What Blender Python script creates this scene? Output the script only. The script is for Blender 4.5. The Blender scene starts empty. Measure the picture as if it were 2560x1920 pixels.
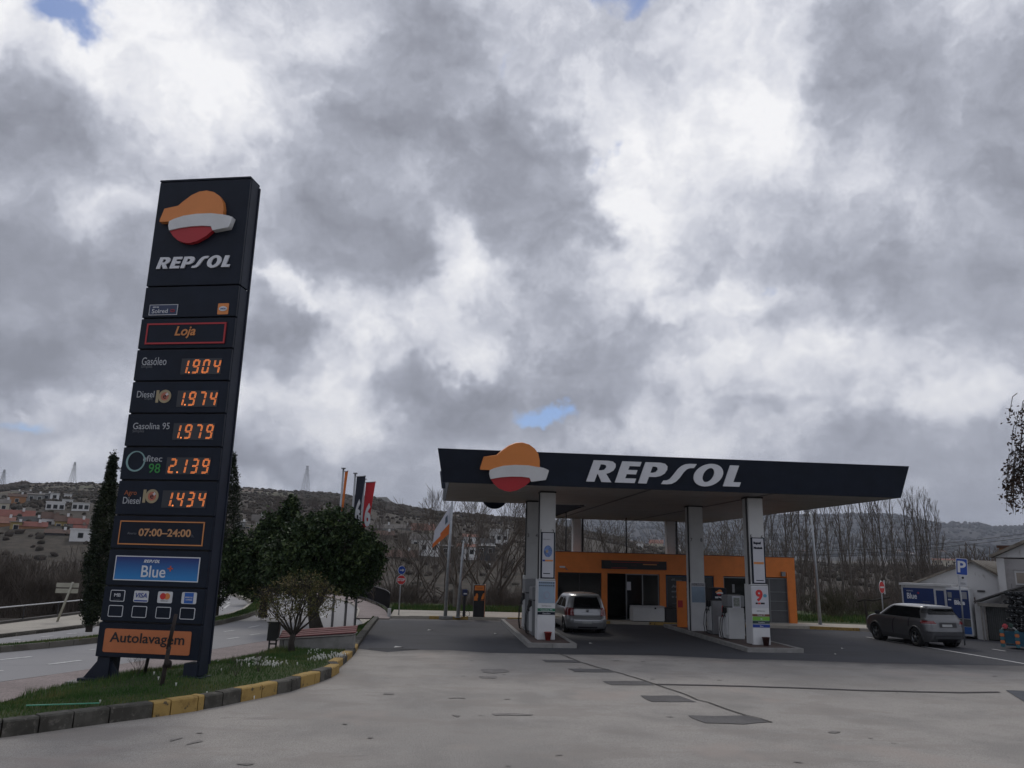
import bpy, bmesh, math, random
import numpy as np
from mathutils import Vector, Matrix, Euler
R = math.radians
random.seed(7)
rng = np.random.default_rng(11)
scene = bpy.context.scene
COL = scene.collection

# ------------------------------------------------------------------ camera
CAMH = 2.85; HAZE = .00011
hd, pt, rl = R(5.4), R(12.9), R(1.45)
fw = Vector((math.cos(pt)*math.sin(hd), math.cos(pt)*math.cos(hd), math.sin(pt)))
R0 = Vector((math.cos(hd), -math.sin(hd), 0)); U0 = R0.cross(fw)
rt = math.cos(rl)*R0 + math.sin(rl)*U0; up = math.cos(rl)*U0 - math.sin(rl)*R0
cd = bpy.data.cameras.new("camera"); cam = bpy.data.objects.new("camera", cd); COL.objects.link(cam)
m3 = Matrix((rt, up, -fw)).transposed()
cam.matrix_world = Matrix.Translation((0, 0, CAMH)) @ m3.to_4x4()
cd.sensor_width = 36; cd.lens = 1923/2560*36; cd.clip_start = .1; cd.clip_end = 30000
scene.camera = cam

# ------------------------------------------------------------------ light
SUN_EL, SUN_AZ = R(48), R(-8)        # azimuth from +Y towards +X
world = bpy.data.worlds.new("World"); scene.world = world; world.use_nodes = True
nt = world.node_tree; nt.nodes.clear()
def N(tree, typ, **kw):
    n = tree.nodes.new(typ)
    for k, v in kw.items():
        if k == 'i':
            for a, b in v.items(): n.inputs[a].default_value = b
        else: setattr(n, k, v)
    return n
def LK(tree, a, b): tree.links.new(a, b)
wo = N(nt, 'ShaderNodeOutputWorld'); bg = N(nt, 'ShaderNodeBackground'); bg.inputs[1].default_value = .1
LK(nt, bg.outputs[0], wo.inputs[0])
sky = N(nt, 'ShaderNodeTexSky', sky_type='NISHITA', sun_disc=False, sun_elevation=SUN_EL, sun_rotation=SUN_AZ, altitude=600)
tc = N(nt, 'ShaderNodeTexCoord'); DIR = tc.outputs['Generated']
def vm(op, a, b=None):
    n = N(nt, 'ShaderNodeVectorMath', operation=op)
    for k, x in enumerate((a, b)):
        if x is None: continue
        if hasattr(x, 'links'): LK(nt, x, n.inputs[k])
        else: n.inputs[k].default_value = x
    return n.outputs[1] if op in ('LENGTH', 'DOT_PRODUCT') else n.outputs[0]
def mt(op, a, b=None, c=None, clamp=False):
    n = N(nt, 'ShaderNodeMath', operation=op, use_clamp=clamp)
    for k, x in enumerate((a, b, c)):
        if x is None: continue
        if hasattr(x, 'links'): LK(nt, x, n.inputs[k])
        else: n.inputs[k].default_value = x
    return n.outputs[0]
sep = N(nt, 'ShaderNodeSeparateXYZ'); LK(nt, DIR, sep.inputs[0])
zz = mt('MAXIMUM', mt('ADD', sep.outputs[2], .16), .05)
px, py = mt('DIVIDE', sep.outputs[0], zz), mt('DIVIDE', sep.outputs[1], zz)
cb = N(nt, 'ShaderNodeCombineXYZ'); LK(nt, px, cb.inputs[0]); LK(nt, py, cb.inputs[1])
PL = cb.outputs[0]
def noise(vec, scale, det=6, rough=.55, dist=0, dim='3D', off=None):
    if off: vec = vm('ADD', vec, off)
    n = N(nt, 'ShaderNodeTexNoise', noise_dimensions=dim, i={'Scale': scale, 'Detail': det, 'Roughness': rough, 'Distortion': dist})
    LK(nt, vec, n.inputs['Vector']); return n
wn = noise(DIR, 3.2, 5, .6)
wv = vm('MULTIPLY', vm('SUBTRACT', wn.outputs['Color'], (.5, .5, .5)), (.26, .26, .2))
wn2 = noise(DIR, 11, 5, .6, off=(3, 1, 2))
wv2 = vm('MULTIPLY', vm('SUBTRACT', wn2.outputs['Color'], (.5, .5, .5)), (.12, .12, .09))
WD = vm('ADD', vm('ADD', DIR, wv), wv2)
# the sky's big cloud masses: (direction, half width, half height in degrees, tilt, brightness)
BLOBS = [((-0.4595, 0.7599, 0.4598), 6.6, 5.2, 0, -0.5), ((-0.0842, 0.8322, 0.548), 11.4, 7.2, -25, -0.42), ((-0.0029, 0.8141, 0.5807), 7.9, 5.2, -40, -0.25), ((0.1023, 0.8791, 0.4655), 7.9, 7.9, -40, -0.5), ((-0.0959, 0.9278, 0.3605), 11.4, 4.5, -8, -0.45), ((0.1525, 0.8947, 0.4197), 3.8, 4.1, 0, -0.2), ((-0.4311, 0.8628, 0.2639), 12.4, 7.6, -10, -0.42), ((-0.4606, 0.8672, 0.1891), 9.0, 4.1, 0, -0.3), ((0.3103, 0.9095, 0.2766), 4.8, 2.8, 0, -0.3), ((0.1739, 0.9417, 0.2879), 7.6, 3.4, 10, -0.25), ((0.5148, 0.7535, 0.409), 14.8, 13.1, 0, -0.22), ((0.5921, 0.7601, 0.2677), 11.4, 6.9, 0, -0.3), ((0.4154, 0.7093, 0.5695), 6.9, 6.9, 0, -0.18), ((0.0598, 0.9806, 0.1867), 11.4, 3.4, 3, -0.3), ((-0.1965, 0.9743, 0.1102), 8.3, 2.4, 0, -0.3), ((-0.2184, 0.9342, 0.2822), 3.1, 3.1, 0, -0.4), ((-0.2979, 0.8673, 0.3988), 10.3, 7.6, 0, -0.1), ((0.5729, 0.8117, 0.1138), 9.0, 3.1, 0, -0.2), ((0.2366, 0.9518, 0.1951), 9.0, 2.1, 0, -0.12), ((-0.4136, 0.9012, 0.1299), 9.0, 2.1, 0, -0.12), ((-0.438, 0.7339, 0.5192), 8.3, 5.5, -15, 0.45), ((-0.3306, 0.7724, 0.5423), 9.0, 5.5, -30, 0.4), ((-0.2805, 0.8256, 0.4896), 5.5, 4.8, 0, 0.15), ((-0.193, 0.7788, 0.5968), 5.5, 3.1, 0, 0.25), ((0.0877, 0.7856, 0.6125), 8.3, 3.8, 0, 0.35), ((0.233, 0.8105, 0.5374), 11.4, 9.0, 40, 0.42), ((0.2176, 0.8667, 0.4489), 3.1, 8.3, 10, 0.42), ((0.3473, 0.7352, 0.5821), 4.5, 7.9, 0, 0.4), ((-0.0421, 0.8876, 0.4588), 5.2, 3.8, 30, 0.22), ((0.0376, 0.9219, 0.3857), 4.1, 4.5, -50, 0.5), ((-0.0819, 0.9518, 0.2954), 10.3, 3.8, -12, 0.5), ((-0.206, 0.9261, 0.3162), 3.1, 2.1, -30, 0.4), ((-0.44, 0.81, 0.3877), 7.6, 4.5, 0, 0.2), ((0.2799, 0.9053, 0.3196), 3.8, 1.7, 0, 0.4), ((0.4747, 0.8425, 0.2548), 7.2, 3.1, -10, 0.35), ((0.1965, 0.9052, 0.3767), 9.0, 3.8, 0, 0.2), ((0.3497, 0.8612, 0.369), 8.3, 4.8, 0, 0.12), ((-0.1517, 0.9694, 0.1932), 10.3, 4.1, 0, 0.15), ((-0.4429, 0.8845, 0.1467), 5.5, 2.1, 0, 0.3), ((0.373, 0.91, 0.1812), 11.0, 3.8, 0, 0.2), ((-0.2001, 0.9761, 0.0845), 6.9, 1.7, 0, 0.4), ((0.5605, 0.6586, 0.5021), 6.9, 6.6, 0, 0.08), ((0.5904, 0.7871, 0.1788), 8.3, 2.4, 0, 0.15), ((0.1216, 0.8548, 0.5045), 4.5, 3.1, -40, -0.3), ((-0.1306, 0.9142, 0.3837), 5.5, 2.1, -15, -0.25), ((-0.0288, 0.9734, 0.2271), 5.9, 2.1, -5, -0.35), ((0.2129, 0.8983, 0.3844), 4.1, 2.1, 0, 0.3), ((0.3683, 0.8669, 0.3359), 4.5, 2.1, 0, 0.25), ((0.0109, 0.9441, 0.3294), 3.8, 2.4, 0, 0.35), ((0.2053, 0.9469, 0.2475), 5.5, 2.1, 5, -0.35), ((-0.1487, 0.9566, 0.2504), 5.2, 2.1, -10, 0.35), ((-0.3309, 0.9067, 0.2615), 2.1, 6.9, 0, 0.0), ((0.3498, 0.9059, 0.2385), 4.8, 1.7, 0, 0.3), ((-0.2225, 0.9567, 0.1874), 4.1, 1.4, 0, 0.3), ((0.0382, 0.9643, 0.2622), 4.1, 1.7, 0, 0.25), ((0.4323, 0.8838, 0.179), 5.5, 1.4, 0, -0.2), ((-0.3716, 0.852, 0.3688), 3.8, 2.1, 0, 0.25), ((-0.3768, 0.8815, 0.2845), 6.9, 2.1, -15, -0.2)]
HOLES = [((-0.4084, 0.7281, 0.5506), 4.5, 2.6, 0, 1.0), ((0.2315, 0.7415, 0.6298), 7.2, 2.6, 0, 1.0), ((0.1659, 0.8406, 0.5156), 1.7, 2.1, 0, 0.5), ((0.1379, 0.974, 0.1797), 3.8, 1.2, -5, 0.9), ((0.0523, 0.8105, 0.5834), 1.7, 2.1, 0, 0.5), ((-0.4606, 0.8792, 0.1219), 3.8, 1.4, 0, 0.75), ((0.384, 0.8532, 0.3529), 1.7, 1.4, 0, 0.5)]
def blob(src, d, rx, ry, ang):
    d = Vector(d).normalized()
    ex = Vector((d.y, -d.x, 0)).normalized(); ey = ex.cross(d)
    a = R(ang); ax = math.cos(a)*ex + math.sin(a)*ey; ay = -math.sin(a)*ex + math.cos(a)*ey
    mp = N(nt, 'ShaderNodeMapping', vector_type='TEXTURE')
    mp.inputs[1].default_value = d; mp.inputs[2].default_value = Matrix((ax, ay, ax.cross(ay))).transposed().to_euler()
    mp.inputs[3].default_value = (math.tan(R(rx)), math.tan(R(ry)), 1.0)
    LK(nt, src, mp.inputs[0])
    g = N(nt, 'ShaderNodeTexGradient', gradient_type='SPHERICAL'); LK(nt, mp.outputs[0], g.inputs[0])
    return g.outputs[1]
val = None
fb = noise(PL, 1.25, 10, .64, .4, off=(1.3, 4.2, 0))
fb2 = noise(WD, 4.2, 9, .6, .2)
val = None
for d, rx, ry, ang, w in BLOBS:
    b = blob(WD, d, rx, ry, ang)
    s = N(nt, 'ShaderNodeMapRange', interpolation_type='SMOOTHSTEP'); s.inputs[1].default_value = 0; s.inputs[2].default_value = .75
    LK(nt, b, s.inputs[0])
    val = mt('MULTIPLY', s.outputs[0], w) if val is None else mt('MULTIPLY_ADD', s.outputs[0], w, val)
val = mt('MULTIPLY_ADD', mt('TANH', mt('MULTIPLY', val, 2.3)), .34, .515)
fb3 = noise(vm('ADD', DIR, wv2), 10, 8, .58, .1, off=(5, 2, 8))
val = mt('MULTIPLY_ADD', mt('SUBTRACT', fb.outputs[0], .5), .45, val)
val = mt('MULTIPLY_ADD', mt('SUBTRACT', fb2.outputs[0], .5), 1.5, val)
val = mt('MULTIPLY_ADD', mt('SUBTRACT', fb3.outputs[0], .5), .9, val)
cr = N(nt, 'ShaderNodeValToRGB'); LK(nt, val, cr.inputs[0])
el = cr.color_ramp.elements
stops = [(0.0, (2.5, 2.62, 3.08)), (.2, (3.15, 3.3, 3.88)), (.4, (4.15, 4.35, 5.05)), (.54, (5.4, 5.6, 6.35)), (.70, (7.2, 7.35, 8.0)), (.96, (9.7, 9.7, 9.9))]
el[0].position = 0; el[1].position = 1.0
for k, (p, c) in enumerate(stops[1:-1]): el.new(p)
for e, (p, c) in zip(el, stops): e.position = p; e.color = (c[0]/10, c[1]/10, c[2]/10, 1)
cl10 = vm('MULTIPLY', cr.outputs[0], (10, 10, 10))
hole = None
hn = noise(DIR, 14, 6, .6, off=(7, 7, 1))
for d, rx, ry, ang, w in HOLES:
    b = mt('MULTIPLY', blob(WD, d, rx, ry, ang), w)
    hole = b if hole is None else mt('MAXIMUM', hole, b)
hole = mt('ADD', hole, mt('MULTIPLY', mt('SUBTRACT', hn.outputs[0], .5), .9))
hs = N(nt, 'ShaderNodeMapRange', interpolation_type='SMOOTHSTEP'); hs.inputs[1].default_value = .30; hs.inputs[2].default_value = .72
LK(nt, hole, hs.inputs[0])
mx = N(nt, 'ShaderNodeMix', data_type='RGBA'); LK(nt, hs.outputs[0], mx.inputs[0]); LK(nt, cl10, mx.inputs[6]); LK(nt, vm('MULTIPLY', sky.outputs[0], (.62, .72, .92)), mx.inputs[7])
LK(nt, mx.outputs[2], bg.inputs[0])
world.cycles.sampling_method = 'MANUAL'; world.cycles.sample_map_resolution = 512

sd = bpy.data.lights.new("sun", 'SUN'); sd.energy = .8; sd.angle = R(14); sd.color = (1, .95, .88)
so = bpy.data.objects.new("sun", sd); COL.objects.link(so); so.location = (0, 60, 60)
so.rotation_euler = Vector((-math.cos(SUN_EL)*math.sin(SUN_AZ), -math.cos(SUN_EL)*math.cos(SUN_AZ), -math.sin(SUN_EL))).to_track_quat('-Z', 'Y').to_euler()
vs = scene.view_settings; vs.view_transform = 'Standard'; vs.look = 'None'; vs.exposure = 0; vs.gamma = 1; vs.use_curve_mapping = False

# ------------------------------------------------------------------ materials
MATS = {}
def mat(name, col, rough=.7, metal=0, var=.12, vs_=3.0, bump=0, bs=60, emit=0, spec=None, coat=0, trans=0, dirt=0):
    if name in MATS: return MATS[name]
    m = bpy.data.materials.new(name); m.use_nodes = True; t = m.node_tree
    b = t.nodes['Principled BSDF']; b.inputs['Roughness'].default_value = rough; b.inputs['Metallic'].default_value = metal
    if spec is not None: b.inputs['Specular IOR Level'].default_value = spec
    if coat: b.inputs['Coat Weight'].default_value = coat; b.inputs['Coat Roughness'].default_value = .06
    if trans: b.inputs['Transmission Weight'].default_value = trans
    c4 = (*col, 1)
    c = N(t, 'ShaderNodeTexCoord')
    if var:
        n = N(t, 'ShaderNodeTexNoise', i={'Scale': vs_, 'Detail': 7, 'Roughness': .65}); LK(t, c.outputs['Object'], n.inputs['Vector'])
        r = N(t, 'ShaderNodeMapRange', i={1: .3, 2: .7, 3: 1-var, 4: 1+var}); LK(t, n.outputs[0], r.inputs[0])
        x = N(t, 'ShaderNodeVectorMath', operation='SCALE'); x.inputs[0].default_value = col; LK(t, r.outputs[0], x.inputs['Scale'])
        LK(t, x.outputs[0], b.inputs['Base Color'])
        if emit: LK(t, x.outputs[0], b.inputs['Emission Color'])
    else:
        b.inputs['Base Color'].default_value = c4
        if emit: b.inputs['Emission Color'].default_value = c4
    if emit: b.inputs['Emission Strength'].default_value = emit
    if bump:
        n = N(t, 'ShaderNodeTexNoise', i={'Scale': bs, 'Detail': 4, 'Roughness': .6}); LK(t, c.outputs['Object'], n.inputs['Vector'])
        bp = N(t, 'ShaderNodeBump', i={'Strength': bump, 'Distance': .02}); LK(t, n.outputs[0], bp.inputs['Height']); LK(t, bp.outputs[0], b.inputs['Normal'])
    MATS[name] = m; return m
def ramp_mat(name, layers, base, rough=.85, bump=.3, bs=40, pos=True):
    """layers: (scale, detail, lo, hi, colour, strength, stretch) mixed over base by noise; world position coordinates"""
    m = bpy.data.materials.new(name); m.use_nodes = True; t = m.node_tree; b = t.nodes['Principled BSDF']
    b.inputs['Roughness'].default_value = rough; b.inputs['Specular IOR Level'].default_value = .3
    g = N(t, 'ShaderNodeNewGeometry'); cur = None
    for k, (sc, det, lo, hi, c, s, st) in enumerate(layers):
        mp = N(t, 'ShaderNodeMapping'); mp.inputs['Scale'].default_value = st; mp.inputs['Location'].default_value = (k*13.1, k*7.7, 0); LK(t, g.outputs['Position'], mp.inputs[0])
        n = N(t, 'ShaderNodeTexNoise', i={'Scale': sc, 'Detail': det, 'Roughness': .62}); LK(t, mp.outputs[0], n.inputs['Vector'])
        r = N(t, 'ShaderNodeMapRange', interpolation_type='SMOOTHSTEP', i={1: lo, 2: hi, 3: 0, 4: s}); LK(t, n.outputs[0], r.inputs[0])
        x = N(t, 'ShaderNodeMix', data_type='RGBA'); LK(t, r.outputs[0], x.inputs[0]); x.inputs[7].default_value = (*c, 1)
        if cur is None: x.inputs[6].default_value = (*base, 1)
        else: LK(t, cur, x.inputs[6])
        cur = x.outputs[2]
    LK(t, cur, b.inputs['Base Color'])
    if bump:
        n = N(t, 'ShaderNodeTexNoise', i={'Scale': bs, 'Detail': 5, 'Roughness': .7}); LK(t, g.outputs['Position'], n.inputs['Vector'])
        bp = N(t, 'ShaderNodeBump', i={'Strength': bump, 'Distance': .02}); LK(t, n.outputs[0], bp.inputs['Height']); LK(t, bp.outputs[0], b.inputs['Normal'])
    MATS[name] = m; return m
navy = mat('navy_panel', (.009, .014, .026), .5, 0, .25, 1.3, .04, 8, spec=.22)
navy_side = mat('navy_side', (.016, .021, .035), .55, 0, .25, 1.3, spec=.25)
white = mat('white_paint', (.62, .63, .64), .5, 0, .07, 2)
offwhite = mat('offwhite_cladding', (.52, .53, .53), .5, 0, .08, 1.5)
lettering = mat('letter_white', (.66, .68, .72), .5, 0, .05, 3)
orange = mat('orange_paint', (.72, .20, .03), .5, 0, .1, 2)
orange_s = mat('orange_sign', (.68, .235, .06), .45, 0, .06, 2)
orange_t = mat('orange_print', (.6, .24, .08), .6, 0, .05, 2)
red_s = mat('red_sign', (.40, .022, .03), .5, 0, .06, 2)
black = mat('black_plastic', (.012, .012, .014), .5, 0, .2, 6)
dark = mat('dark_metal', (.03, .028, .03), .55, .3, .3, 6, .2, 30)
steel = mat('galvanised_steel', (.34, .36, .38), .5, .6, .15, 5)
grey_m = mat('grey_metal', (.22, .23, .24), .5, .2, .1, 4)
led = mat('led_orange', (1, .27, .07), .6, 0, 0, emit=1.05)
led_off = mat('led_window', (.024, .027, .034), .4, 0, .1)
blue_p = mat('blue_print', (.012, .045, .26), .45, 0, .1, 2)
red_p = mat('red_print', (.55, .03, .03), .5, 0, .05)
green_p = mat('green_print', (.02, .16, .08), .5, 0, .05)
lime_p = mat('lime_print', (.16, .4, .05), .5, 0, .05)
glass_d = mat('dark_glass', (.009, .011, .012), .08, 0, .1, spec=.3)
glass_c = mat('car_glass', (.006, .007, .008), .06, 0, 0, spec=.25)
rubber = mat('rubber', (.013, .013, .014), .85, 0, .2, 8)
concrete = mat('grey_concrete', (.24, .235, .225), .85, 0, .25, 2.5, .4, 40)
tile_r = mat('red_tiles', (.14, .035, .028), .8, 0, .35, 3, .4, 20)

# ------------------------------------------------------------------ mesh helpers
class MB:
    def __init__(s): s.v = []; s.f = []; s.m = []; s.smooth = []
    def add(s, vs, fs, mi=0, sm=False):
        o = len(s.v); s.v += [tuple(x) for x in vs]; s.f += [tuple(i+o for i in f) for f in fs]; s.m += [mi]*len(fs); s.smooth += [sm]*len(fs); return s
    def box(s, x0, x1, y0, y1, z0, z1, mi=0, M=None):
        v = [(x0,y0,z0),(x1,y0,z0),(x1,y1,z0),(x0,y1,z0),(x0,y0,z1),(x1,y0,z1),(x1,y1,z1),(x0,y1,z1)]
        if M is not None: v = [tuple(M @ Vector(p)) for p in v]
        return s.add(v, [(0,3,2,1),(4,5,6,7),(0,1,5,4),(1,2,6,5),(2,3,7,6),(3,0,4,7)], mi)
    def bevbox(s, x0, x1, y0, y1, z0, z1, b=.01, mi=0):
        bm = bmesh.new(); bmesh.ops.create_cube(bm, size=1)
        for v in bm.verts: v.co = Vector(((x0+x1)/2+v.co.x*(x1-x0), (y0+y1)/2+v.co.y*(y1-y0), (z0+z1)/2+v.co.z*(z1-z0)))
        bmesh.ops.bevel(bm, geom=bm.edges[:], offset=b, segments=2, affect='EDGES')
        bm.verts.index_update(); s.add([v.co[:] for v in bm.verts], [[v.index for v in f.verts] for f in bm.faces], mi); bm.free(); return s
    def prism(s, pts, y0, y1, mi=0, M=None):
        """pts: (x,z) outline extruded from y0 to y1"""
        n = len(pts); v = [(p[0], y0, p[1]) for p in pts] + [(p[0], y1, p[1]) for p in pts]
        if M is not None: v = [tuple(M @ Vector(p)) for p in v]
        return s.add(v, [tuple(range(n)), tuple(range(2*n-1, n-1, -1))] + [(i, i+n, (i+1) % n+n, (i+1) % n) for i in range(n)], mi)
    def prismz(s, pts, z0, z1, mi=0):
        n = len(pts); v = [(p[0], p[1], z0) for p in pts] + [(p[0], p[1], z1) for p in pts]
        return s.add(v, [tuple(range(n-1, -1, -1)), tuple(range(n, 2*n))] + [(i, (i+1) % n, (i+1) % n+n, i+n) for i in range(n)], mi)
    def tube(s, path, rad, n=8, mi=0, cap=True):
        path = [Vector(p) for p in path]; rad = rad if hasattr(rad, '__len__') else [rad]*len(path); vs = []; fs = []; prev = None
        for i, p in enumerate(path):
            d = (path[min(i+1, len(path)-1)]-path[max(i-1, 0)]).normalized()
            a = prev if prev is not None else (Vector((1, 0, 0)) if abs(d.x) < .9 else Vector((0, 1, 0)))
            a = (a-d*a.dot(d)).normalized(); prev = a; b = d.cross(a)
            vs += [p+rad[i]*(math.cos(2*math.pi*k/n)*a+math.sin(2*math.pi*k/n)*b) for k in range(n)]
        for i in range(len(path)-1): fs += [(i*n+k, i*n+(k+1) % n, (i+1)*n+(k+1) % n, (i+1)*n+k) for k in range(n)]
        if cap: fs += [tuple(range(n-1, -1, -1)), tuple(range((len(path)-1)*n, len(path)*n))]
        return s.add(vs, fs, mi, True)
    def disc(s, c, axis, r, th, n=32, mi=0):
        c = Vector(c); a = Vector(axis).normalized()
        return s.tube([c-a*th/2, c+a*th/2], r, n, mi)
    def quad(s, a, b, c, d, mi=0): return s.add([a, b, c, d], [(0, 1, 2, 3)], mi)
    def poly(s, pts, z, mi=0): return s.add([(p[0], p[1], z) for p in pts], [tuple(range(len(pts)))], mi)
    def build(s, name, mats, parent=None, flat=False, label=None):
        me = bpy.data.meshes.new(name); me.from_pydata(s.v, [], s.f)
        mats = mats if isinstance(mats, (list, tuple)) else [mats]
        for m in mats: me.materials.append(m)
        me.polygons.foreach_set('material_index', s.m)
        me.polygons.foreach_set('use_smooth', [bool(x) and not flat for x in s.smooth]); me.update()
        o = bpy.data.objects.new(name, me); COL.objects.link(o)
        if parent is not None: o.parent = parent
        if label: o['label'] = label
        return o
def tag(o, label, cat, group=None):
    o['label'] = label; o['category'] = cat
    if group: o['group'] = group
    return o
def thing(name, label, cat, loc=(0, 0, 0), rz=0, group=None):
    o = bpy.data.objects.new(name, None); o.empty_display_size = .2; COL.objects.link(o); o.location = loc; o.rotation_euler = (0, 0, rz)
    return tag(o, label, cat, group)
def struct(o, kind='structure'): o['kind'] = kind; return o
def copy_thing(root, loc=None, rz=None, sc=None, label=None):
    r = root.copy(); COL.objects.link(r)
    if loc is not None: r.location = loc
    if rz is not None: r.rotation_euler = (0, 0, rz)
    if sc is not None: r.scale = sc
    if label: r['label'] = label
    for ch in [c for c in bpy.data.objects if c.parent == root]:
        c = ch.copy(); COL.objects.link(c); c.parent = r
        for g in [x for x in bpy.data.objects if x.parent == ch]:
            d = g.copy(); COL.objects.link(d); d.parent = c
    return r
def arrmesh(name, V, F, mats, parent=None, mi=None, smooth=False):
    """V (n,3) array, F (m,k) array with equal face sizes"""
    me = bpy.data.meshes.new(name); V = np.asarray(V, np.float32); F = np.asarray(F, np.int32); k = F.shape[1]
    me.vertices.add(len(V)); me.vertices.foreach_set('co', V.ravel()); me.loops.add(F.size); me.loops.foreach_set('vertex_index', F.ravel())
    me.polygons.add(len(F)); me.polygons.foreach_set('loop_start', np.arange(0, F.size, k, dtype=np.int32))
    for m in (mats if isinstance(mats, (list, tuple)) else [mats]): me.materials.append(m)
    if mi is not None: me.polygons.foreach_set('material_index', np.asarray(mi, np.int32))
    if smooth: me.polygons.foreach_set('use_smooth', np.ones(len(F), bool))
    me.update(calc_edges=True)
    o = bpy.data.objects.new(name, me); COL.objects.link(o)
    if parent is not None: o.parent = parent
    return o
def curve_obj(name, polys, depth, m, parent, M):
    cu = bpy.data.curves.new(name, 'CURVE'); cu.dimensions = '2D'; cu.fill_mode = 'BOTH'; cu.extrude = depth/2
    for pts in polys:
        sp = cu.splines.new('POLY'); sp.points.add(len(pts)-1); sp.use_cyclic_u = True
        for a, p in zip(sp.points, pts): a.co = (p[0], p[1], 0, 1)
    return _conv(name, cu, m, parent, M)
def _conv(name, cu, m, parent, M):
    tmp = bpy.data.objects.new('tmp', cu); COL.objects.link(tmp)
    dg = bpy.context.evaluated_depsgraph_get(); me = bpy.data.meshes.new_from_object(tmp.evaluated_get(dg))
    bpy.data.objects.remove(tmp); bpy.data.curves.remove(cu)
    me.name = name; me.materials.clear(); me.materials.append(m); me.transform(M)
    o = bpy.data.objects.new(name, me); COL.objects.link(o)
    if parent is not None: o.parent = parent
    return o
XZ = Matrix(((1, 0, 0, 0), (0, 0, -1, 0), (0, 1, 0, 0), (0, 0, 0, 1)))     # text plane facing -Y
def text(body, x, z, size, m, parent, y=-.006, name='lettering', align='LEFT', shear=0, bold=0, w=None, h=None, depth=.004, rot=None):
    cu = bpy.data.curves.new(name, 'FONT'); cu.body = body; cu.size = size; cu.align_x = align; cu.shear = shear; cu.offset = bold; cu.extrude = depth/2; cu.resolution_u = 3
    o = _conv(name, cu, m, None, Matrix.Identity(4)); me = o.data
    if len(me.vertices):
        co = np.empty(len(me.vertices)*3, np.float32); me.vertices.foreach_get('co', co); co = co.reshape(-1, 3); mn, mxx = co.min(0), co.max(0)
        sx = w/(mxx[0]-mn[0]) if w else 1; sy = h/(mxx[1]-mn[1]) if h else (1 if not w else sx)
        if h and not w: sx = sy
        ax = {'LEFT': mn[0], 'CENTER': (mn[0]+mxx[0])/2, 'RIGHT': mxx[0]}[align]
        co[:, 0] = (co[:, 0]-ax)*sx; co[:, 1] = (co[:, 1]-mn[1])*sy
        me.vertices.foreach_set('co', co.ravel())
    me.transform((rot or Matrix.Identity(4)) @ Matrix.Translation((x, y, z)) @ XZ); me.update()
    if parent is not None: o.parent = parent
    return o
def rrect(x0, x1, z0, z1, r=.03, n=4):
    out = []
    for cx, cz, a0 in ((x1-r, z1-r, 0), (x0+r, z1-r, 90), (x0+r, z0+r, 180), (x1-r, z0+r, 270)):
        out += [(cx+r*math.cos(R(a0+90*k/n)), cz+r*math.sin(R(a0+90*k/n))) for k in range(n+1)]
    return out
def ell(cx, cy, rx, ry, n=36, a0=0, a1=360, rot=0):
    c, s_ = math.cos(R(rot)), math.sin(R(rot)); o = []
    for k in range(n):
        a = R(a0+(a1-a0)*k/(n if a1-a0 >= 360 else n-1)); x, y = rx*math.cos(a), ry*math.sin(a); o.append((cx+x*c-y*s_, cy+x*s_+y*c))
    return o

# heavy slanted capitals of the fuel brand: outline polygons, unit height
def word_polys(letters='REPSOL'):
    sh = .23
    def sl(p): return [(x+y*sh, y) for x, y in p]
    Rr = [[(0,0),(0,1),(.50,1),(.66,.97),(.78,.87),(.82,.72),(.79,.56),(.68,.44),(.58,.39),(.86,0),(.52,0),(.31,.36),(.28,.36),(.28,0)], [(.28,.54),(.28,.82),(.38,.82),(.47,.79),(.51,.69),(.47,.57),(.38,.54)]]
    E = [[(0,0),(0,1),(.66,1),(.66,.79),(.30,.79),(.30,.61),(.62,.61),(.62,.41),(.30,.41),(.30,.21),(.68,.21),(.68,0)]]
    Pp = [[(0,0),(0,1),(.52,1),(.69,.96),(.80,.84),(.83,.68),(.79,.5),(.68,.38),(.52,.32),(.29,.32),(.29,0)], [(.29,.51),(.29,.81),(.38,.81),(.47,.77),(.51,.67),(.47,.55),(.38,.51)]]
    Sx = [[(-.06,0),(-.02,.17),(.10,.18),(.18,.25),(.24,.42),(.33,.72),(.42,.88),(.54,.97),(.68,1),(.92,1),(.87,.81),(.74,.80),(.64,.74),(.57,.60),(.50,.32),(.42,.14),(.30,.03),(.15,0)]]
    Oo = [ell(.48, .5, .50, .54, 32), ell(.49, .5, .165, .30, 24)]
    Ll = [[(0,0),(0,1),(.31,1),(.31,.21),(.58,.21),(.58,0)]]
    out = []; adv = {'R': (Rr, .98), 'E': (E, .80), 'P': (Pp, .86), 'S': (Sx, .98), 'O': (Oo, 1.12), 'L': (Ll, .62)}; x = 0
    for ch in letters:
        ps, a = adv[ch]
        p2 = [ell(.48+x, .5, .50, .54, 32, rot=0), [(px_+.0, py_) for px_, py_ in ell(.48+x, .5, .19, .34, 24)]] if ch == 'O' else [[(q_[0]+x, q_[1]) for q_ in p] for p in ps]
        out.append([sl(p) for p in p2]); x += a
    return out, x+.15
def brand_word(x, z, w, h, m, parent, y, depth=.03, name='letter', rot=None, single=True):
    ls, tot = word_polys()
    M = (rot or Matrix.Identity(4)) @ Matrix.Translation((x, y, z)) @ XZ @ Matrix.Diagonal((w/tot, h, 1, 1))
    if single:
        for p in ls: curve_obj(name, p, depth, m, parent, M)
    else: return curve_obj(name, [q_ for p in ls for q_ in p], depth, m, parent, M)
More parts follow.
